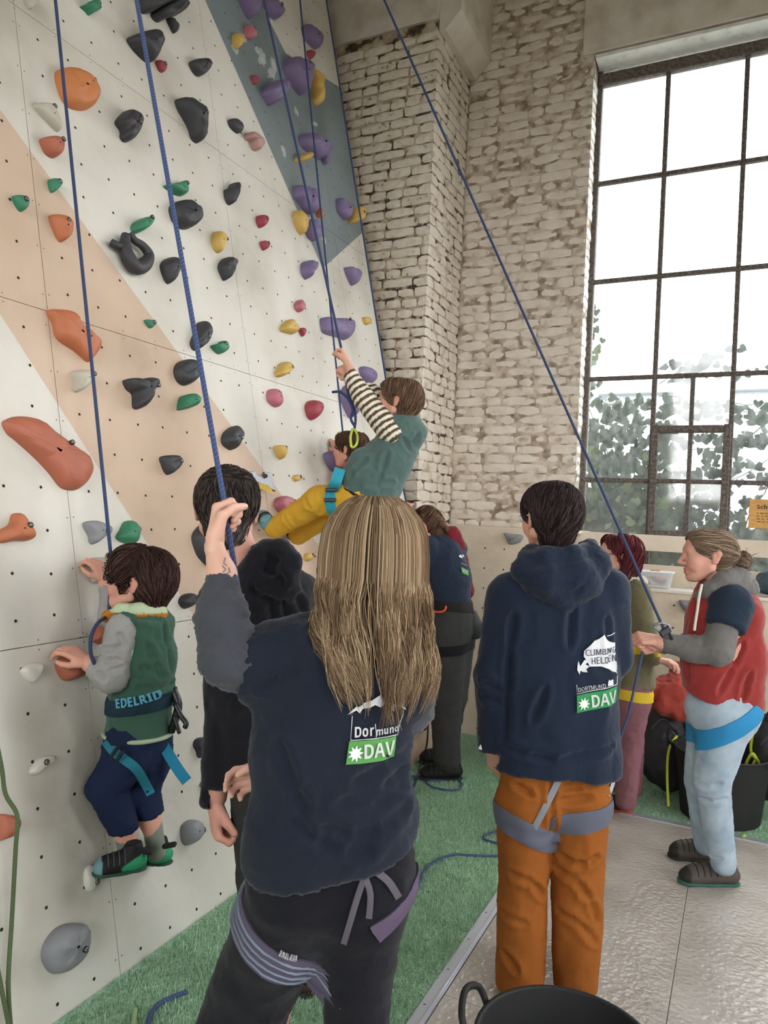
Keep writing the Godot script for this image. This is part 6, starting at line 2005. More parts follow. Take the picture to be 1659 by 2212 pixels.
func boy_hanging() -> void:
	var D := 3.38
	var o := person("boy in teal vest and yellow trousers hanging from a rope", at(780, 1100, D))
	var T := head_frame(862, 868, D, 72, 8, 0)
	var s := 0.86
	var head := head_prims(T, s, true)
	var body := Field.new()
	body.k = 0.025
	chain(body, [[862, 900, D, 0.036], [868, 925, D, 0.04], [840, 980, D, 0.07], [790, 1070, D, 0.08]])
	var hands := Field.new()
	var w1 := grip(hands, at(738, 768, D + 0.04), cu * 0.75 + cf * 0.5 - cr * 0.2, -cr * 0.8 + cf * 0.5, 1.0, 0.8)
	var w2 := grip(hands, at(744, 800, D + 0.04), cu * 0.6 - cf * 0.2 - cr * 0.6, cf * 0.9 - cr * 0.3, 1.0, 0.8)
	chain(body, [[842, 930, D - 0.06, 0.034], [785, 858, D - 0.02, 0.03]])
	body.add(at(785, 858, D - 0.02), w1, 0.03, 0.02)
	chain(body, [[872, 925, D + 0.08, 0.034], [800, 850, D + 0.06, 0.03]])
	body.add(at(800, 850, D + 0.06), w2, 0.03, 0.02)
	chain(body, [[785, 1075, D - 0.05, 0.06], [690, 1085, D + 0.02, 0.045], [592, 1140, D + 0.2, 0.032]])
	chain(body, [[790, 1080, D + 0.06, 0.06], [715, 1105, D + 0.15, 0.045], [642, 1158, D + 0.4, 0.032]])
	make_body(o, body, head, T, s, hands, "d6a28e")
	eyes(T, s, o)
	var h := hair_cap(T, s, 0.016, -0.05, 0.02)
	garment("hair", h, 0.006, "5d4636", o, mat("hair", 0.76, 0.28))
	locks(o, h, T, s, 800, 0.085, down_flow(0.1), [hx("5d4636"), hx("6f5644"), hx("4b382c"), hx("7d6552")], 51, 0.0016)
	# striped sleeves
	var g := Field.new()
	g.k = 0.02
	chain(g, [[846, 938, D - 0.06, 0.056], [786, 860, D - 0.02, 0.046], [754, 806, D, 0.031]])
	chain(g, [[875, 925, D + 0.08, 0.056], [802, 852, D + 0.06, 0.044], [763, 832, D + 0.03, 0.03]])
	var ca := at(754, 806, D)
	var cd := (at(846, 938, D - 0.06) - ca).normalized()
	g.cut(ca, -cd, 0.045)
	garment("striped_sleeves", g, 0.0055, "e8e2d6", o, cloth(), folds(0.005, 16.0, 53), func(p: Vector3) -> Color:
		return hx("5a4a33") if fposmod((p - ca).dot(cd) / 0.0295, 1.0) < 0.5 else hx("e6dfd2"), "white sleeves with brown stripes")
	var f := Field.new()
	f.k = 0.05
	chain(f, [[868, 945, D, 0.088], [835, 1000, D, 0.108], [802, 1052, D, 0.122], [790, 1076, D, 0.13]])
	chain(f, [[842, 925, D - 0.05, 0.045], [878, 915, D + 0.06, 0.05]])
	chain(f, [[878, 912, D + 0.0, 0.05], [900, 935, D + 0.0, 0.042]])
	chain(f, [[780, 1000, D - 0.04, 0.06], [778, 1030, D - 0.03, 0.08]])
	var hp := at(792, 1088, D)
	f.cut(hp, (at(790, 1095, D) - at(830, 1020, D)), 0.3)
	f.add(at(846, 938, D - 0.13), at(830, 915, D - 0.1), 0.05, 0.045, Vector3.ZERO, 1, 0.01, 1)
	garment("vest", f, 0.008, "4f645f", o, cloth(0.5), creased(folds(0.008, 5.0, 57), f, D, [[[795, 990], [765, 1015], [757, 1035]], [[838, 975], [825, 1020], [812, 1055]], [[868, 945], [885, 975], [900, 985]], [[790, 1050], [850, 1040]], [[905, 935], [890, 960]]], 0.011, 0.008))
	var t := Field.new()
	t.k = 0.04
	chain(t, [[792, 1074, D - 0.035, 0.092], [782, 1084, D + 0.04, 0.096]])
	t.add(at(780, 1078, D - 0.05), at(690, 1082, D + 0.02), 0.085, 0.068, Vector3.ZERO, 1, 0.03)
	t.add(at(690, 1082, D + 0.02), at(594, 1140, D + 0.2), 0.066, 0.05, Vector3.ZERO, 1, 0.015)
	t.add(at(790, 1082, D + 0.06), at(715, 1102, D + 0.15), 0.085, 0.066, Vector3.ZERO, 1, 0.02)
	t.add(at(715, 1102, D + 0.15), at(644, 1155, D + 0.4), 0.064, 0.05, Vector3.ZERO, 1, 0.01)
	garment("trousers", t, 0.0085, "cfa23a", o, cloth(), creased(folds(0.005, 8.0, 61), t, D, [[[690, 1062], [700, 1085], [690, 1110]], [[660, 1075], [672, 1100]], [[615, 1110], [632, 1140]], [[745, 1045], [760, 1090]]], 0.01, 0.007))
	var sh := on_slab(566, 1112, 0.012)
	shoe(o, at(586, 1148, D + 0.2), sh, at(566, 1100, D + 0.18) - at(590, 1150, D + 0.2), 0.075, 0.07, "6f9aa0", "3a4a50", "climbing_shoe", "4f8793")
	shoe(o, at(646, 1172, D + 0.4), on_slab(622, 1160, 0.012), at(630, 1120, D + 0.38) - at(640, 1165, D + 0.38), 0.075, 0.07, "1a1a1c", "2a2a2a", "climbing_shoe")
	band(t, at(730, 1078, D), at(780, 1078, D - 0.05) - at(690, 1082, D + 0.02), 0.15, 0.05, "2f8fa3", o, "leg_loop", 0.005)
	strap(t, [[735, 1012, D - 0.1], [726, 1040, D - 0.12], [720, 1062], [716, 1090]], D, 0.05, "2f93a8", o, "harness_strap")
	for q in [[716, 1058], [713, 1080]]:
		var mb0 := MB.new()
		mb0.col = hx("16181a")
		mb0.box(Transform3D(Basis(cr, cu, -cf), at(q[0], q[1], D - 0.105)), Vector3(0.055, 0.016, 0.012), 0.003)
		part("buckle", mb0, mat("plastic", 0.4), o)
	band(f, at(788, 1082, D), at(830, 1020, D) - at(790, 1095, D), 0.2, 0.02, "1d2426", o, "waist_belt", 0.004)
	var mb := MB.new()
	mb.col = hx("b9cc4a")
	mb.tube(spline([at(764, 925, 3.36), at(772, 940, 3.35), at(770, 960, 3.34), at(760, 966, 3.34), at(757, 945, 3.35), at(762, 926, 3.36)], 4), 0.006, 8)
	part("carabiner", mb, mat("anodised", 0.3, 0.6, 0, 1, 0.4), o)

func climber_hidden() -> void:
	var D := 4.25
	var o := person("climber in pink top half hidden behind the hanging boy", at(815, 1500, D))
	var T := head_frame(757, 972, D, 62, 5)
	var s := 0.88
	var head := head_prims(T, s, true)
	var body := Field.new()
	body.k = 0.025
	chain(body, [[762, 1000, D, 0.04], [775, 1030, D, 0.05], [800, 1090, D, 0.09], [820, 1160, D, 0.1]])
	chain(body, [[765, 1040, D + 0.05, 0.04], [742, 1020, D + 0.12, 0.034], [728, 978, D + 0.14, 0.024]])
	chain(body, [[800, 1170, D - 0.04, 0.07], [790, 1260, D + 0.05, 0.05], [800, 1340, D + 0.12, 0.04]])
	chain(body, [[835, 1170, D + 0.04, 0.07], [830, 1280, D + 0.15, 0.05], [840, 1370, D + 0.25, 0.04]])
	var hands := Field.new()
	hand_prims(hands, at(729, 982, D + 0.14), cu * 0.9 - cr * 0.2 + cf * 0.2, cf - cr, 1.0, 0.85, [0.6, 1.0, 0.7])
	make_body(o, body, head, T, s, hands, "d09a86")
	eyes(T, s, o)
	var h := hair_cap(T, s, 0.014, -0.055)
	garment("hair", h, 0.007, "47332a", o, mat("hair", 0.76, 0.28))
	locks(o, h, T, s, 160, 0.08, down_flow(0.2), [hx("47332a"), hx("5a4336"), hx("3a2a22")], 63, 0.003)
	var f := Field.new()
	f.k = 0.04
	chain(f, [[775, 1035, D, 0.08], [800, 1090, D, 0.11], [812, 1125, D, 0.115]])
	chain(f, [[765, 1040, D + 0.04, 0.055], [742, 1022, D + 0.12, 0.045], [730, 988, D + 0.14, 0.032]])
	f.cut(at(812, 1118, D), Vector3.DOWN, 0.3)
	garment("top", f, 0.010, "b25a6c", o, cloth(0.2), folds(0.007, 8.0, 65))
	var t := Field.new()
	t.k = 0.04
	chain(t, [[812, 1130, D, 0.115], [820, 1165, D, 0.11]])
	chain(t, [[800, 1170, D - 0.04, 0.085], [790, 1260, D + 0.05, 0.065], [800, 1335, D + 0.12, 0.05]])
	chain(t, [[835, 1170, D + 0.04, 0.085], [830, 1280, D + 0.15, 0.065], [840, 1365, D + 0.25, 0.05]])
	garment("trousers", t, 0.011, "34363f", o, cloth(), folds(0.006, 7.0, 67))
	band(t, at(815, 1138, D), Vector3.UP, 0.2, 0.05, "a32c3a", o, "harness_belt", 0.006)
	shoe(o, at(806, 1352, D + 0.1), on_slab(792, 1352, 0.012), Vector3.UP, 0.075, 0.07, "2a2a2e", "1c1c1e", "climbing_shoe")
	shoe(o, at(846, 1382, D + 0.22), on_slab(834, 1382, 0.012), Vector3.UP, 0.075, 0.07, "2a2a2e", "1c1c1e", "climbing_shoe")

func woman_belaying() -> void:
	var D := 4.25
	var fl := on_floor(955, 1685)
	var o := person("woman in navy t-shirt and dark trousers belaying beside the brick pilaster", fl)
	var T := head_frame(918, 1142, D, 75, -38, 0)
	var head := head_prims(T, 0.97)
	var body := Field.new()
	body.k = 0.03
	chain(body, [[928, 1160, D, 0.05], [940, 1180, D, 0.056], [955, 1230, D, 0.1], [975, 1340, D, 0.1]])
	chain(body, [[908, 1190, D - 0.08, 0.046], [872, 1180, D + 0.05, 0.04]])
	var hands := Field.new()
	var wr := grip(hands, at(881, 1102, D + 0.0), cu * 0.8 + cf * 0.4, cr * 0.6 - cf * 0.3, -1.0, 0.95)
	body.add(at(872, 1180, D + 0.05), wr, 0.04, 0.026)
	chain(body, [[985, 1200, D + 0.16, 0.046], [1000, 1275, D + 0.14, 0.04], [930, 1262, D + 0.05, 0.03]])
	chain(body, [[965, 1370, D - 0.04, 0.08], [962, 1500, D, 0.06], [965, 1640, D, 0.045]])
	chain(body, [[985, 1370, D + 0.08, 0.08], [975, 1500, D + 0.1, 0.06], [962, 1620, D + 0.14, 0.045]])
	hand_prims(hands, at(932, 1262, D + 0.05), -cr + cu * 0.2, -cu, 1.0, 0.95, [0.9, 1.2, 0.8])
	make_body(o, body, head, T, 0.97, hands, "d1988a")
	eyes(T, 0.97, o)
	var h := hair_cap(T, 0.97, 0.01, -0.05)
	garment("hair", h, 0.007, "4f3a2e", o, mat("hair", 0.76, 0.28))
	locks(o, h, T, 0.97, 260, 0.07, func(q: Vector3, w: float) -> Vector3: return Vector3(-q.x * 4.0 + w * 0.4, 0.5, -1.0), [hx("4f3a2e"), hx("634a3b"), hx("7a604e"), hx("3f2e25")], 71, 0.003)
	var br := MB.new()
	for k in 9:
		br.col = [hx("5a4335"), hx("6d5443")][k % 2]
		var a := at(928 + k * 3.2, 1117 + 0.42 * k * k * 0.9, D - 0.06)
		br.tube(spline([a, a + cr * 0.012 + cu * 0.016, a + cr * 0.03 - cu * 0.004, a + cr * 0.026 - cu * 0.02], 3), [0.008, 0.014, 0.016, 0.016, 0.016, 0.016, 0.014, 0.012, 0.01, 0.008], 7)
	part("hair_braid", br, mat("hair", 0.76, 0.28), o)
	var f := Field.new()
	f.k = 0.05
	var n := facing(70)
	chain(f, [[950, 1200, D, 0.13], [965, 1250, D, 0.128], [974, 1310, D, 0.118]])
	chain(f, [[918, 1190, D - 0.08, 0.07], [980, 1190, D + 0.1, 0.08]])
	f.add(at(915, 1188, D - 0.08), at(892, 1198, D - 0.06), 0.068, 0.062, Vector3.ZERO, 1, 0.04)
	f.cut(at(974, 1300, D), Vector3.DOWN + cr * 0.05, 0.3)
	var top := garment("t_shirt", f, 0.011, "222b3b", o, cloth(0.2), folds(0.009, 6.0, 73))
	var g := Field.new()
	g.k = 0.03
	chain(g, [[898, 1198, D - 0.06, 0.055], [874, 1182, D + 0.04, 0.048], [878, 1140, D + 0.02, 0.034]])
	chain(g, [[990, 1210, D + 0.16, 0.055], [1006, 1275, D + 0.12, 0.045], [940, 1266, D + 0.05, 0.032]])
	chain(g, [[945, 1165, D + 0.02, 0.05], [975, 1160, D + 0.0, 0.055], [992, 1178, D, 0.035]])
	garment("hooded_sweater", g, 0.010, "6e1f2a", o, cloth(0.2), folds(0.008, 8.0, 75))
	var t := Field.new()
	t.k = 0.04
	chain(t, [[972, 1305, D, 0.12], [978, 1350, D, 0.128]])
	t.add(at(965, 1375, D - 0.04), at(962, 1500, D), 0.11, 0.09, Vector3.ZERO, 1, 0.04)
	t.add(at(962, 1500, D), at(966, 1640, D), 0.088, 0.075, Vector3.ZERO, 1, 0.02)
	t.add(at(985, 1375, D + 0.08), at(976, 1500, D + 0.1), 0.11, 0.09, Vector3.ZERO, 1, 0.04)
	t.add(at(976, 1500, D + 0.1), at(962, 1620, D + 0.14), 0.085, 0.07, Vector3.ZERO, 1, 0.02)
	garment("trousers", t, 0.012, "3a3839", o, cloth(), folds(0.008, 6.0, 77))
	band(t, at(974, 1305, D), Vector3.UP + cr * 0.05, 0.25, 0.055, "17181b", o, "harness_belt", 0.008)
	band(t, at(965, 1400, D - 0.03), Vector3.UP - cr * 0.1, 0.25, 0.06, "141518", o, "leg_loop", 0.006)
	strap(t, [[929, 1306], [931, 1317], [945, 1322], [960, 1319], [964, 1309]], D, 0.011, "d8562c", o, "gear_loop", 0.012)
	var mb := MB.new()
	mb.col = hx("1c1d20")
	mb.tube([at(1018, 1322, D - 0.02), at(1024, 1350, D - 0.02), at(1024, 1375, D)], [0.03, 0.05, 0.04], 10)
	part("chalk_bag", mb, mat("nylon2", 0.6), o)
	mb = MB.new()
	mb.col = hx("1c1d20")
	mb.box(Transform3D(Basis(cr, cu, -cf), at(908, 1226, D - 0.04)), Vector3(0.07, 0.06, 0.04), 0.012)
	mb.tube([at(908, 1236, D - 0.04), at(925, 1262, D - 0.02), at(940, 1290, D - 0.06)], 0.012, 8)
	part("belay_device", mb, mat("plastic", 0.4), o)
	shoe(o, on_floor(1000, 1682, 0.014), on_floor(905, 1682, 0.014) + Vector3(0, 0, 0.0), Vector3.UP, 0.1, 0.13, "1a1a1c", "26262a", "boot")
	shoe(o, on_floor(985, 1650, 0.014), on_floor(905, 1648, 0.014), Vector3.UP, 0.1, 0.13, "1a1a1c", "26262a", "boot")
	print_emblem(top, f, 992, 1215, D, [["mountain_print", "d5d6d8", 0.006, [987, 1200, 991, 1196, 995, 1199, 999, 1196, 1003, 1203, 999, 1201, 995, 1204, 990, 1201]], ["green_print", "4f8f45", 0.006, [992, 1222, 1009, 1230, 1009, 1241, 993, 1234]]], [["DAV", 1001, 1231, 13, -0.4, "eef0ec", true], ["Dortmund", 1000, 1217, 17, -0.4, "e3e4e6", false]])

func woman_cardigan() -> void:
	var D := 4.0
	var o := person("woman with dark red bob, glasses and olive cardigan", on_floor(1345, 1752))
	var T := head_frame(1338, 1202, D, 82, 6)
	var head := head_prims(T, 0.97)
	var body := Field.new()
	body.k = 0.03
	chain(body, [[1345, 1230, D, 0.05], [1352, 1262, D, 0.056], [1360, 1330, D, 0.1], [1358, 1480, D, 0.1]])
	chain(body, [[1375, 1285, D - 0.08, 0.045], [1395, 1370, D - 0.1, 0.04], [1415, 1425, D - 0.16, 0.028]])
	chain(body, [[1335, 1285, D + 0.12, 0.045], [1325, 1370, D + 0.1, 0.04], [1315, 1420, D, 0.028]])
	chain(body, [[1362, 1490, D - 0.03, 0.08], [1358, 1600, D, 0.055], [1350, 1725, D, 0.045]])
	chain(body, [[1345, 1490, D + 0.1, 0.08], [1365, 1600, D + 0.15, 0.055], [1368, 1700, D + 0.2, 0.045]])
	var hands := Field.new()
	hand_prims(hands, at(1414, 1424, D - 0.16), cr * 0.9 - cu * 0.1 - cf * 0.3, -cu, 1.0, 0.9, [0.4, 0.6, 0.4])
	hand_prims(hands, at(1315, 1420, D), -cr, cf, 1.0, 0.9, [0.6, 0.8, 0.5])
	make_body(o, body, head, T, 0.97, hands, "d8a893")
	eyes(T, 0.97, o)
	var mb := MB.new()
	mb.col = hx("3a2420")
	for e in [-1.0, 1.0]:
		var ring := []
		for k in 17: ring.append(T * Vector3(0.034 * e + cos(TAU * k / 16) * 0.024, 0.0 + sin(TAU * k / 16) * 0.02, 0.116))
		mb.tube(ring, 0.0026, 6)
		mb.tube([T * Vector3(0.058 * e, 0.006, 0.113), T * Vector3(0.082 * e, 0.01, -0.01)], 0.0024, 6)
	part("glasses", mb, mat("acrylic", 0.15, 0.6), o)
	var h := hair_cap(T, 0.97, 0.016, -0.1, -0.01)
	h.add(T * Vector3(0.07, 0.0, -0.03), T * Vector3(0.07, -0.1, -0.03), 0.03, 0.03)
	h.add(T * Vector3(-0.07, 0.0, -0.03), T * Vector3(-0.07, -0.1, -0.03), 0.03, 0.03)
	h.add(T * Vector3(0, -0.02, -0.06), T * Vector3(0, -0.11, -0.05), 0.065, 0.055)
	for e in [-1.0, 1.0]: h.add(T * Vector3(0.075 * e, -0.03, 0.075), T * Vector3(0.06 * e, -0.11, 0.07), 0.06, 0.065, Vector3.ZERO, 1, 0.01, 1)
	garment("hair", h, 0.007, "4a1c20", o, mat("hair", 0.55, 0.4))
	locks(o, h, T, 0.97, 320, 0.12, down_flow(0.25), [hx("4a1c20"), hx("5d2429"), hx("38161a"), hx("6d2e33")], 81, 0.003)
	var f := Field.new()
	f.k = 0.05
	chain(f, [[1358, 1300, D, 0.115], [1364, 1390, D, 0.115], [1362, 1475, D, 0.125]])
	chain(f, [[1375, 1278, D - 0.08, 0.06], [1340, 1276, D + 0.1, 0.06]])
	f.add(at(1378, 1285, D - 0.09), at(1396, 1370, D - 0.11), 0.062, 0.052, Vector3.ZERO, 1, 0.03)
	f.add(at(1396, 1370, D - 0.11), at(1412, 1422, D - 0.16), 0.05, 0.036, Vector3.ZERO, 1, 0.02)
	f.add(at(1335, 1285, D + 0.12), at(1325, 1370, D + 0.1), 0.06, 0.05, Vector3.ZERO, 1, 0.03)
	f.add(at(1325, 1370, D + 0.1), at(1318, 1418, D), 0.05, 0.036, Vector3.ZERO, 1, 0.02)
	f.cut(at(1362, 1482, D), Vector3.DOWN, 0.3)
	garment("cardigan", f, 0.011, "6f6a50", o, cloth(0.3), folds(0.008, 8.0, 83))
	var c := Field.new()
	c.k = 0.02
	chain(c, [[1352, 1252, D - 0.05, 0.03], [1385, 1258, D - 0.02, 0.03], [1380, 1262, D + 0.06, 0.03], [1345, 1262, D + 0.07, 0.03]])
	garment("collar", c, 0.009, "b9b39d", o, cloth(0.3), folds(0.004, 9.0, 84))
	var t := Field.new()
	t.k = 0.04
	chain(t, [[1358, 1470, D, 0.12], [1356, 1510, D, 0.118]])
	t.add(at(1362, 1520, D - 0.03), at(1358, 1600, D), 0.095, 0.07, Vector3.ZERO, 1, 0.03)
	t.add(at(1358, 1600, D), at(1352, 1728, D), 0.068, 0.055, Vector3.ZERO, 1, 0.01)
	t.add(at(1348, 1520, D + 0.1), at(1364, 1600, D + 0.15), 0.09, 0.066, Vector3.ZERO, 1, 0.03)
	t.add(at(1364, 1600, D + 0.15), at(1366, 1700, D + 0.2), 0.064, 0.055, Vector3.ZERO, 1, 0.01)
	garment("trousers", t, 0.011, "8a6065", o, cloth(), folds(0.008, 7.0, 85))
	band(f, at(1360, 1395, D), Vector3.UP - cr * 0.05, 0.25, 0.045, "c4a836", o, "harness_belt", 0.006)
	band(t, at(1360, 1494, D), Vector3.UP + cr * 0.1, 0.25, 0.055, "cfb02f", o, "leg_loop", 0.008)
	shoe(o, on_floor(1368, 1752, 0.014), on_floor(1300, 1746, 0.014), Vector3.UP, 0.095, 0.1, "26262a", "b8402e", "shoe", "c84a30")
	var b2 := on_floor(1380, 1712, 0.014)
	shoe(o, b2, b2 - Vector3(0.24, 0, 0.02), Vector3.UP, 0.095, 0.1, "26262a", "6a2a24")

func woman_vest() -> void:
	var D := 3.25
	var o := person("woman in red vest and light blue jeans belaying with both hands", on_floor(1520, 1890))
	var T := head_frame(1531, 1201, D, 80, -2)
	var head := head_prims(T, 0.98)
	var body := Field.new()
	body.k = 0.03
	chain(body, [[1545, 1235, D, 0.05], [1560, 1280, D, 0.056], [1565, 1350, D, 0.1], [1560, 1520, D, 0.1]])
	chain(body, [[1572, 1310, D - 0.1, 0.046], [1548, 1408, D - 0.14, 0.04], [1430, 1388, D - 0.06, 0.027], [1416, 1385, D - 0.06, 0.026]])
	chain(body, [[1548, 1310, D + 0.12, 0.046], [1520, 1390, D + 0.14, 0.04], [1425, 1392, D + 0.02, 0.027]])
	chain(body, [[1565, 1560, D - 0.05, 0.08], [1537, 1690, D - 0.04, 0.055], [1563, 1860, D - 0.02, 0.04]])
	chain(body, [[1540, 1560, D + 0.08, 0.08], [1518, 1690, D + 0.1, 0.055], [1522, 1815, D + 0.2, 0.04]])
	var hands := Field.new()
	hand_prims(hands, at(1420, 1383, D - 0.06), -cr * 0.95 + cu * 0.12, cf * 0.6 - cu * 0.8, -1.0, 0.92, [0.9, 1.3, 0.9], 0.02, 0.9)
	hand_prims(hands, at(1428, 1398, D + 0.0), -cr * 0.95 - cu * 0.15, -cf * 0.2 + cu * 0.9, -1.0, 0.92, [0.9, 1.3, 0.9], 0.02, 0.9)
	make_body(o, body, head, T, 0.98, hands, "d6a18e")
	eyes(T, 0.98, o)
	var mb := MB.new()
	mb.col = hx("5a2326")
	var row := []
	for k in 9:
		var a := PI * k / 8.0
		row.append(T * (Vector3(cos(a) * 0.014, -0.0685 + 0.004 * sin(a), 0.1015 - 0.004 * abs(cos(a))) * 0.98))
	var row2 := []
	for k in 9:
		var a := PI * k / 8.0
		row2.append(T * (Vector3(cos(a) * 0.014, -0.0685 - 0.006 * sin(a), 0.101 - 0.004 * abs(cos(a))) * 0.98))
	mb.grid([row, row2])
	part("open_mouth", mb, mat("mouth", 0.6), o)
	var h := hair_cap(T, 0.98, 0.008, -0.035, 0.01)
	garment("hair", h, 0.006, "6d5b4b", o, mat("hair", 0.76, 0.28))
	locks(o, h, T, 0.98, 800, 0.11, func(q: Vector3, w: float) -> Vector3: return Vector3(-q.x * 2.0 + w * 0.25, -0.25 if q.y > 0.0 else 0.2, -1.0), [hx("6d5b4b"), hx("86725f"), hx("9c8974"), hx("584839")], 91, 0.0016)
	mb = MB.new()
	var r := RandomNumberGenerator.new()
	r.seed = 93
	var bc := T * Vector3(0, -0.015, -0.145)
	for k in 110:
		mb.col = [hx("6d5b4b"), hx("86725f"), hx("584839")][k % 3]
		var pts := []
		var ax := Vector3(r.randfn(), r.randfn(), r.randfn()).normalized()
		var st := ax.cross(Vector3(r.randfn(), r.randfn(), r.randfn())).normalized()
		var R := r.randf_range(0.018, 0.036)
		for j in 9: pts.append(bc + (st * cos(j * 0.5) + ax.cross(st) * sin(j * 0.5)) * R * Vector3(1, 1.15, 1))
		if k % 6 == 0: pts.append(bc + st.rotated(ax, 4.0) * 0.05 + cr * 0.03 + cu * r.randf_range(-0.05, 0.04))
		var rd := []
		for j in pts.size(): rd.append(0.003 if j < pts.size() - 1 else 0.0006)
		mb.tube(pts, rd, 5, false)
	part("hair_bun", mb, mat("hair", 0.76, 0.28), o)
	# grey hooded sweater: sleeves and hood
	var g := Field.new()
	g.k = 0.03
	chain(g, [[1568, 1330, D - 0.1, 0.064], [1550, 1405, D - 0.14, 0.058], [1500, 1402, D - 0.1, 0.05], [1428, 1386, D - 0.06, 0.034]])
	chain(g, [[1548, 1330, D + 0.12, 0.06], [1520, 1390, D + 0.14, 0.052], [1430, 1394, D + 0.02, 0.034]])
	g.cut(at(1424, 1386, D - 0.05), -cr, 0.06)
	garment("sweater_sleeves", g, 0.010, "6f6d69", o, cloth(0.3), folds(0.009, 10.0, 95))
	var hd := Field.new()
	hd.k = 0.03
	chain(hd, [[1514, 1290, D - 0.02, 0.024], [1535, 1272, D - 0.065, 0.026], [1565, 1254, D - 0.075, 0.032], [1596, 1246, D - 0.03, 0.036], [1598, 1250, D + 0.05, 0.036], [1562, 1262, D + 0.08, 0.03], [1522, 1284, D + 0.05, 0.024]])
	chain(hd, [[1580, 1258, D - 0.05, 0.05], [1612, 1272, D - 0.02, 0.04], [1600, 1262, D + 0.05, 0.05]])
	garment("hood", hd, 0.008, "6f6d69", o, cloth(0.3), folds(0.009, 10.0, 97))
	mb = MB.new()
	mb.col = hx("d9d2c6")
	mb.tube(spline([at(1516, 1262, D - 0.13), at(1510, 1290, D - 0.14), at(1506, 1320, D - 0.12), at(1502, 1345, D - 0.12), at(1500, 1362, D - 0.12)], 4), 0.006, 8)
	part("drawstring", mb, mat("cord", 0.8), o)
	var ts := Field.new()
	ts.k = 0.03
	chain(ts, [[1578, 1308, D - 0.09, 0.095], [1570, 1345, D - 0.12, 0.082]])
	ts.cut(at(1566, 1362, D - 0.11), at(1566, 1362, D - 0.11) - at(1580, 1300, D - 0.06), 0.15)
	garment("t_shirt_sleeve", ts, 0.010, "26303e", o, cloth(0.2), folds(0.005, 8.0, 99), null, "navy short sleeve")
	var f := Field.new()
	f.k = 0.05
	chain(f, [[1535, 1330, D, 0.105], [1530, 1420, D, 0.105], [1532, 1510, D, 0.112]])
	chain(f, [[1592, 1320, D, 0.1], [1598, 1420, D, 0.1], [1592, 1520, D, 0.11]])
	chain(f, [[1535, 1275, D + 0.02, 0.06], [1590, 1270, D + 0.03, 0.07]])
	chain(f, [[1590, 1300, D - 0.06, 0.05], [1618, 1330, D - 0.05, 0.05]])
	f.add(at(1574, 1318, D - 0.18), at(1566, 1356, D - 0.18), 0.105, 0.1, Vector3.ZERO, 1, 0.01, 1)
	var q0 := at(1478, 1488, D)
	var q1 := at(1560, 1532, D - 0.13)
	var q2 := at(1648, 1528, D)
	var hn := (q1 - q0).cross(q2 - q0).normalized()
	if hn.y > 0: hn = -hn
	f.cut(q1, hn, 0.35)
	garment("vest", f, 0.010, "8f3430", o, cloth(0.5), creased(folds(0.006, 5.0, 101), f, D, [[[1505, 1340], [1494, 1400], [1490, 1470]], [[1605, 1385], [1580, 1440], [1550, 1500]], [[1510, 1290], [1500, 1330]], [[1620, 1450], [1600, 1515]]]))
	var t := Field.new()
	t.k = 0.04
	chain(t, [[1545, 1530, D, 0.125], [1578, 1535, D, 0.125]])
	t.add(at(1567, 1560, D - 0.05), at(1537, 1690, D - 0.05), 0.105, 0.076, Vector3.ZERO, 1, 0.04)
	t.add(at(1537, 1690, D - 0.05), at(1563, 1866, D - 0.02), 0.074, 0.05, Vector3.ZERO, 1, 0.01)
	t.add(at(1538, 1560, D + 0.08), at(1516, 1690, D + 0.1), 0.105, 0.074, Vector3.ZERO, 1, 0.04)
	t.add(at(1516, 1690, D + 0.1), at(1524, 1822, D + 0.2), 0.07, 0.05, Vector3.ZERO, 1, 0.01)
	var jn := FastNoiseLite.new()
	jn.frequency = 9.0; jn.seed = 5
	garment("jeans", t, 0.009, "8fa3b3", o, cloth(0.2), creased(folds(0.005, 7.0, 103, Vector3(1, 0.6, 1)), t, D, [[[1503, 1692], [1535, 1700], [1562, 1690]], [[1510, 1722], [1540, 1730], [1570, 1722]], [[1535, 1846], [1560, 1852], [1590, 1846]], [[1538, 1828], [1585, 1826]], [[1500, 1580], [1530, 1640]], [[1500, 1665], [1560, 1668]]], 0.01, 0.006), func(p: Vector3) -> Color: return hx("8fa2b0").lerp(hx("a9b8c2"), clamp(0.5 + jn.get_noise_3dv(p) * 1.2, 0.0, 1.0)), "washed light blue jeans")
	band(t, at(1572, 1562, D - 0.04), Vector3.UP - cr * 0.55 + cf * 0.1, 0.25, 0.075, "2c83b4", o, "leg_loop", 0.007)
	shoe(o, on_floor(1597, 1908, 0.012), on_floor(1466, 1906, 0.012), Vector3.UP, 0.1, 0.11, "4d443e", "2f5d4e", "shoe", "2a2726")
	shoe(o, on_floor(1552, 1858, 0.012), on_floor(1444, 1850, 0.012), Vector3.UP, 0.1, 0.11, "4d443e", "2b2826", "shoe", "2a2726")
	mb = MB.new()
	mb.col = hx("8d9096")
	mb.tube(spline([at(1412, 1352, D - 0.12), at(1428, 1346, D - 0.13), at(1446, 1352, D - 0.13), at(1440, 1362, D - 0.13), at(1422, 1362, D - 0.13), at(1412, 1352, D - 0.12)], 4), 0.006, 8)
	mb.col = hx("4a4a50")
	mb.box(Transform3D(Basis(cr, cu, -cf).rotated(cf, -0.5), at(1436, 1364, D - 0.13)), Vector3(0.05, 0.03, 0.02), 0.005)
	mb.tube([at(1444, 1366, D - 0.13), at(1452, 1382, D - 0.1), at(1470, 1392, D - 0.02)], 0.007, 8)
	part("belay_device", mb, mat("metal", 0.3, 0.6, 0.0, 1.0, 0.6), o)

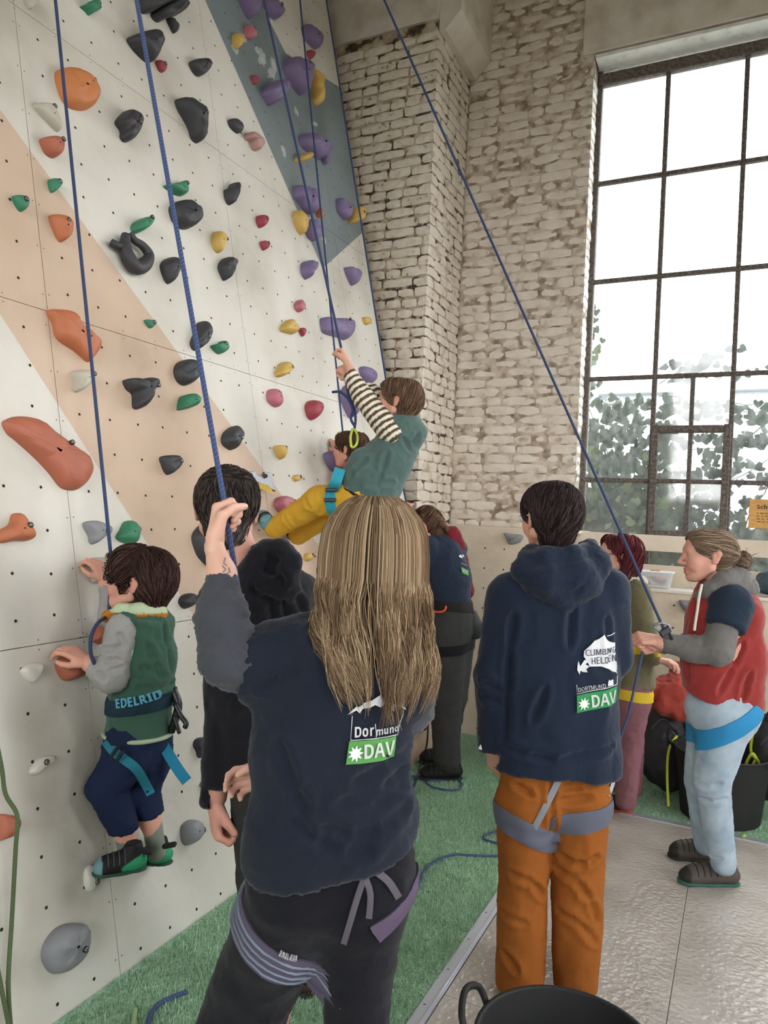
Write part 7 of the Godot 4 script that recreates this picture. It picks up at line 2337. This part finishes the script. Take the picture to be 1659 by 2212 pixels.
func boy_wall() -> void:
	var D := 2.52
	var o := person("small boy with dark brown hair in a green vest climbing the cream wall", on_slab(240, 1890, 0.1))
	var s := 0.92
	var T := head_frame(302, 1256, D, 88, 10, 0)
	var head := head_prims(T, s, true)
	var body := Field.new()
	body.k = 0.025
	chain(body, [[300, 1305, D, 0.042], [305, 1340, D, 0.046], [305, 1420, D + 0.02, 0.075], [298, 1590, D + 0.02, 0.08]])
	chain(body, [[265, 1360, D - 0.07, 0.036], [240, 1462, D - 0.1, 0.032], [196, 1436, D - 0.1, 0.023], [188, 1428, D - 0.1, 0.022]])
	chain(body, [[275, 1350, D + 0.1, 0.036], [238, 1330, D + 0.06, 0.03], [230, 1260, D + 0.09, 0.022], [228, 1252, D + 0.09, 0.021]])
	chain(body, [[272, 1640, D - 0.05, 0.06], [226, 1700, D - 0.08, 0.05], [268, 1790, D - 0.05, 0.035], [280, 1850, D - 0.04, 0.028]])
	chain(body, [[322, 1640, D + 0.05, 0.06], [306, 1700, D + 0.04, 0.048], [324, 1770, D + 0.04, 0.034], [338, 1840, D + 0.05, 0.027]])
	var hands := Field.new()
	hand_prims(hands, at(192, 1432, D - 0.1), -cr * 0.8 + cu * 0.55 - cf * 0.05, -cu * 0.7 - cr * 0.35 + cf * 0.3, 1.0, 0.85, [0.45, 0.7, 0.5], 0.03, 0.4)
	hand_prims(hands, at(230, 1252, D + 0.09), cu * 0.8 - cr * 0.5, -cr * 0.6 - cu * 0.4 + cf * 0.3, 1.0, 0.8, [0.6, 0.8, 0.6], 0.04, 0.4)
	make_body(o, body, head, T, s, hands, "d79f8c")
	eyes(T, s, o)
	var h := hair_cap(T, s, 0.022, -0.075, -0.02)
	h.add(T * (Vector3(0.062, 0.03, 0.05) * s), T * (Vector3(0.078, -0.035, 0.03) * s), 0.016 * s, 0.006 * s, Vector3.ZERO, 1, 0.01)
	h.add(T * (Vector3(-0.05, 0.078, 0.07) * s), T * (Vector3(0.05, 0.078, 0.07) * s), 0.028 * s, 0.028 * s, Vector3.ZERO, 1, 0.02)
	garment("hair", h, 0.006, "33241f", o, mat("hair", 0.76, 0.28))
	locks(o, h, T, s, 1300, 0.1, func(q: Vector3, w: float) -> Vector3: return Vector3(q.x * 4.0 + w, -0.8, -0.5 if q.z < 0.0 else 0.6), [hx("33241f"), hx("402e27"), hx("271b18"), hx("503c33")], 111, 0.0016, 0.003)
	var mb := MB.new()
	mb.col = hx("2a2f3a")
	for e in [-1.0, 1.0]:
		var ring := []
		for k in 17: ring.append(T * (Vector3(0.034 * e + cos(TAU * k / 16) * 0.022, 0.0 + sin(TAU * k / 16) * 0.017, 0.117) * s))
		mb.tube(ring, 0.002, 6)
		mb.tube([T * (Vector3(0.056 * e, 0.004, 0.114) * s), T * (Vector3(0.082 * e, 0.008, -0.005) * s)], 0.002, 6)
	part("glasses", mb, mat("acrylic", 0.15, 0.6), o)
	# grey sleeves
	var g := Field.new()
	g.k = 0.025
	chain(g, [[266, 1358, D - 0.07, 0.054], [242, 1460, D - 0.1, 0.05], [200, 1440, D - 0.1, 0.034]])
	chain(g, [[278, 1350, D + 0.1, 0.05], [242, 1330, D + 0.06, 0.042], [233, 1272, D + 0.085, 0.03]])
	g.cut(at(197, 1438, D - 0.1), -cr + cu * 0.4, 0.045)
	garment("shirt_sleeves", g, 0.0065, "9d9b98", o, cloth(), creased(folds(0.005, 8.5, 113), g, D, [[[222, 1405], [250, 1400], [275, 1390]], [[225, 1430], [262, 1424]], [[232, 1452], [268, 1440]], [[255, 1365], [268, 1395]], [[210, 1450], [232, 1470]]], 0.009, 0.007))
	var f := Field.new()
	f.k = 0.04
	chain(f, [[308, 1355, D, 0.092], [312, 1430, D + 0.01, 0.1], [304, 1500, D + 0.01, 0.098], [299, 1580, D + 0.01, 0.104]])
	chain(f, [[272, 1345, D - 0.05, 0.045], [345, 1345, D + 0.05, 0.042]])
	f.cut(at(300, 1588, D), Vector3.DOWN, 0.2)
	f.add(at(262, 1362, D - 0.13), at(256, 1400, D - 0.12), 0.055, 0.05, Vector3.ZERO, 1, 0.01, 1)
	garment("vest", f, 0.008, "38594b", o, cloth(0.4), creased(folds(0.008, 5.5, 115), f, D, [[[295, 1484], [335, 1488], [372, 1474]], [[318, 1390], [335, 1430], [345, 1465]], [[300, 1440], [330, 1450]], [[295, 1335], [345, 1338]], [[352, 1345], [362, 1400], [366, 1450]]], 0.011, 0.008))
	# piping and collar
	mb = MB.new()
	mb.col = hx("b9c9a6")
	var loop := []
	for q in [[232, 1345], [238, 1335], [252, 1338], [272, 1352], [284, 1385], [285, 1410], [276, 1425], [266, 1432]]:
		var rr := ray(q[0], q[1]).normalized()
		var e := f.hit(at(q[0], q[1], D - 0.25), rr, 0.32)
		loop.append(e - rr * 0.003)
	mb.tube(spline(loop, 4), 0.0045, 8)
	part("armhole_piping", mb, mat("cord", 0.8), o)
	band(f, at(300, 1584, D), Vector3.UP, 0.2, 0.014, "a9b89a", o, "hem_piping", 0.009)
	var c := Field.new()
	c.k = 0.02
	chain(c, [[232, 1332, D - 0.02, 0.016], [262, 1318, D - 0.06, 0.02], [300, 1318, D - 0.07, 0.022], [345, 1325, D - 0.02, 0.022], [340, 1322, D + 0.05, 0.022], [280, 1322, D + 0.07, 0.02], [232, 1332, D - 0.02, 0.016]])
	garment("collar", c, 0.007, "b9762c", o, cloth(), folds(0.003, 12.0, 117), func(p: Vector3) -> Color: return hx("b9762c") if p.y < at(280, 1316, D).y else hx("b9c9a6"), "orange lined collar with pale piping")
	var t := Field.new()
	t.k = 0.03
	chain(t, [[284, 1600, D - 0.02, 0.09], [312, 1600, D + 0.03, 0.092]])
	t.add(at(272, 1640, D - 0.05), at(228, 1700, D - 0.08), 0.078, 0.06, Vector3.ZERO, 1, 0.03)
	t.add(at(228, 1700, D - 0.08), at(268, 1788, D - 0.05), 0.06, 0.048, Vector3.ZERO, 1, 0.012)
	t.add(at(322, 1640, D + 0.05), at(306, 1700, D + 0.04), 0.08, 0.064, Vector3.ZERO, 1, 0.03)
	t.add(at(306, 1700, D + 0.04), at(322, 1752, D + 0.04), 0.06, 0.05, Vector3.ZERO, 1, 0.012)
	t.cut(at(270, 1796, D - 0.05), -cu + cr * 0.25, 0.09)
	t.cut(at(323, 1762, D + 0.04), -cu + cr * 0.2, 0.06)
	garment("trousers", t, 0.008, "1e2740", o, cloth(), folds(0.006, 9.0, 119))
	var k := Field.new()
	k.k = 0.01
	chain(k, [[266, 1785, D - 0.05, 0.036], [280, 1855, D - 0.04, 0.031]])
	chain(k, [[328, 1778, D + 0.045, 0.035], [339, 1842, D + 0.05, 0.031]])
	garment("socks", k, 0.006, "7d8478", o, cloth())
	shoe(o, at(318, 1874, D - 0.07), at(200, 1894, D - 0.15), Vector3.UP + cr * -0.1, 0.078, 0.085, "1a1a1c", "2e4e42", "climbing_shoe", "6a8f97", "2f8f62")
	shoe(o, at(368, 1868, D + 0.06), at(312, 1862, D + 0.14), Vector3.UP, 0.076, 0.085, "1a1a1c", "2e4e42", "climbing_shoe", "6a8f97", "2f8f62")
	for q in [[at(312, 1838, D - 0.09), 0.3], [at(366, 1826, D + 0.0), -0.2]]:
		mb = MB.new()
		mb.col = hx("101113")
		mb.box(Transform3D(Basis(cr, cu, -cf).rotated(cf, q[1]), q[0]), Vector3(0.05, 0.016, 0.02), 0.005)
		part("shoe_strap", mb, mat("cord", 0.8), o)
	# harness
	var belt := band(f, at(306, 1512, D + 0.01), Vector3.UP - cr * 0.14, 0.2, 0.052, "16303c", o, "harness_belt", 0.006)
	lettering("EDELRID", 0.14, Transform3D(Basis(cr, cu, -cf) * Basis(Vector3(0, 0, 1), 0.16), at(291, 1516, D - 0.12)), plain("5aa0b8", 0.6), belt, true, f, true, 0.009, 1.15)
	strap(t, [[228, 1600], [245, 1622], [268, 1640], [295, 1662], [318, 1700], [326, 1716]], D, 0.03, "2a7488", o, "leg_strap")
	strap(t, [[352, 1608, D], [366, 1632, D - 0.02], [386, 1664, D - 0.03], [404, 1688, D - 0.03]], D, 0.036, "1d7390", o, "loose_strap")
	for q in [[248, 1622], [260, 1632]]:
		mb = MB.new()
		mb.col = hx("101416")
		mb.box(Transform3D(Basis(cr, cu, -cf).rotated(cf, 0.6), at(q[0], q[1], D - 0.155)), Vector3(0.012, 0.046, 0.01), 0.003)
		part("buckle", mb, mat("plastic", 0.4), o)
	mb = MB.new()
	mb.col = hx("14161a")
	mb.tube(spline([at(372, 1488, D), at(385, 1520, D - 0.01), at(378, 1556, D - 0.01), at(370, 1580, D)], 4), 0.014, 8)
	mb.tube(spline([at(378, 1520, D - 0.02), at(390, 1545, D - 0.03), at(402, 1562, D - 0.04), at(399, 1572, D - 0.04)], 4), 0.009, 8)
	mb.tube(spline([at(376, 1545, D - 0.02), at(384, 1572, D - 0.03), at(388, 1584, D - 0.03)], 4), 0.007, 8)
	part("harness_back", mb, mat("plastic", 0.4), o)
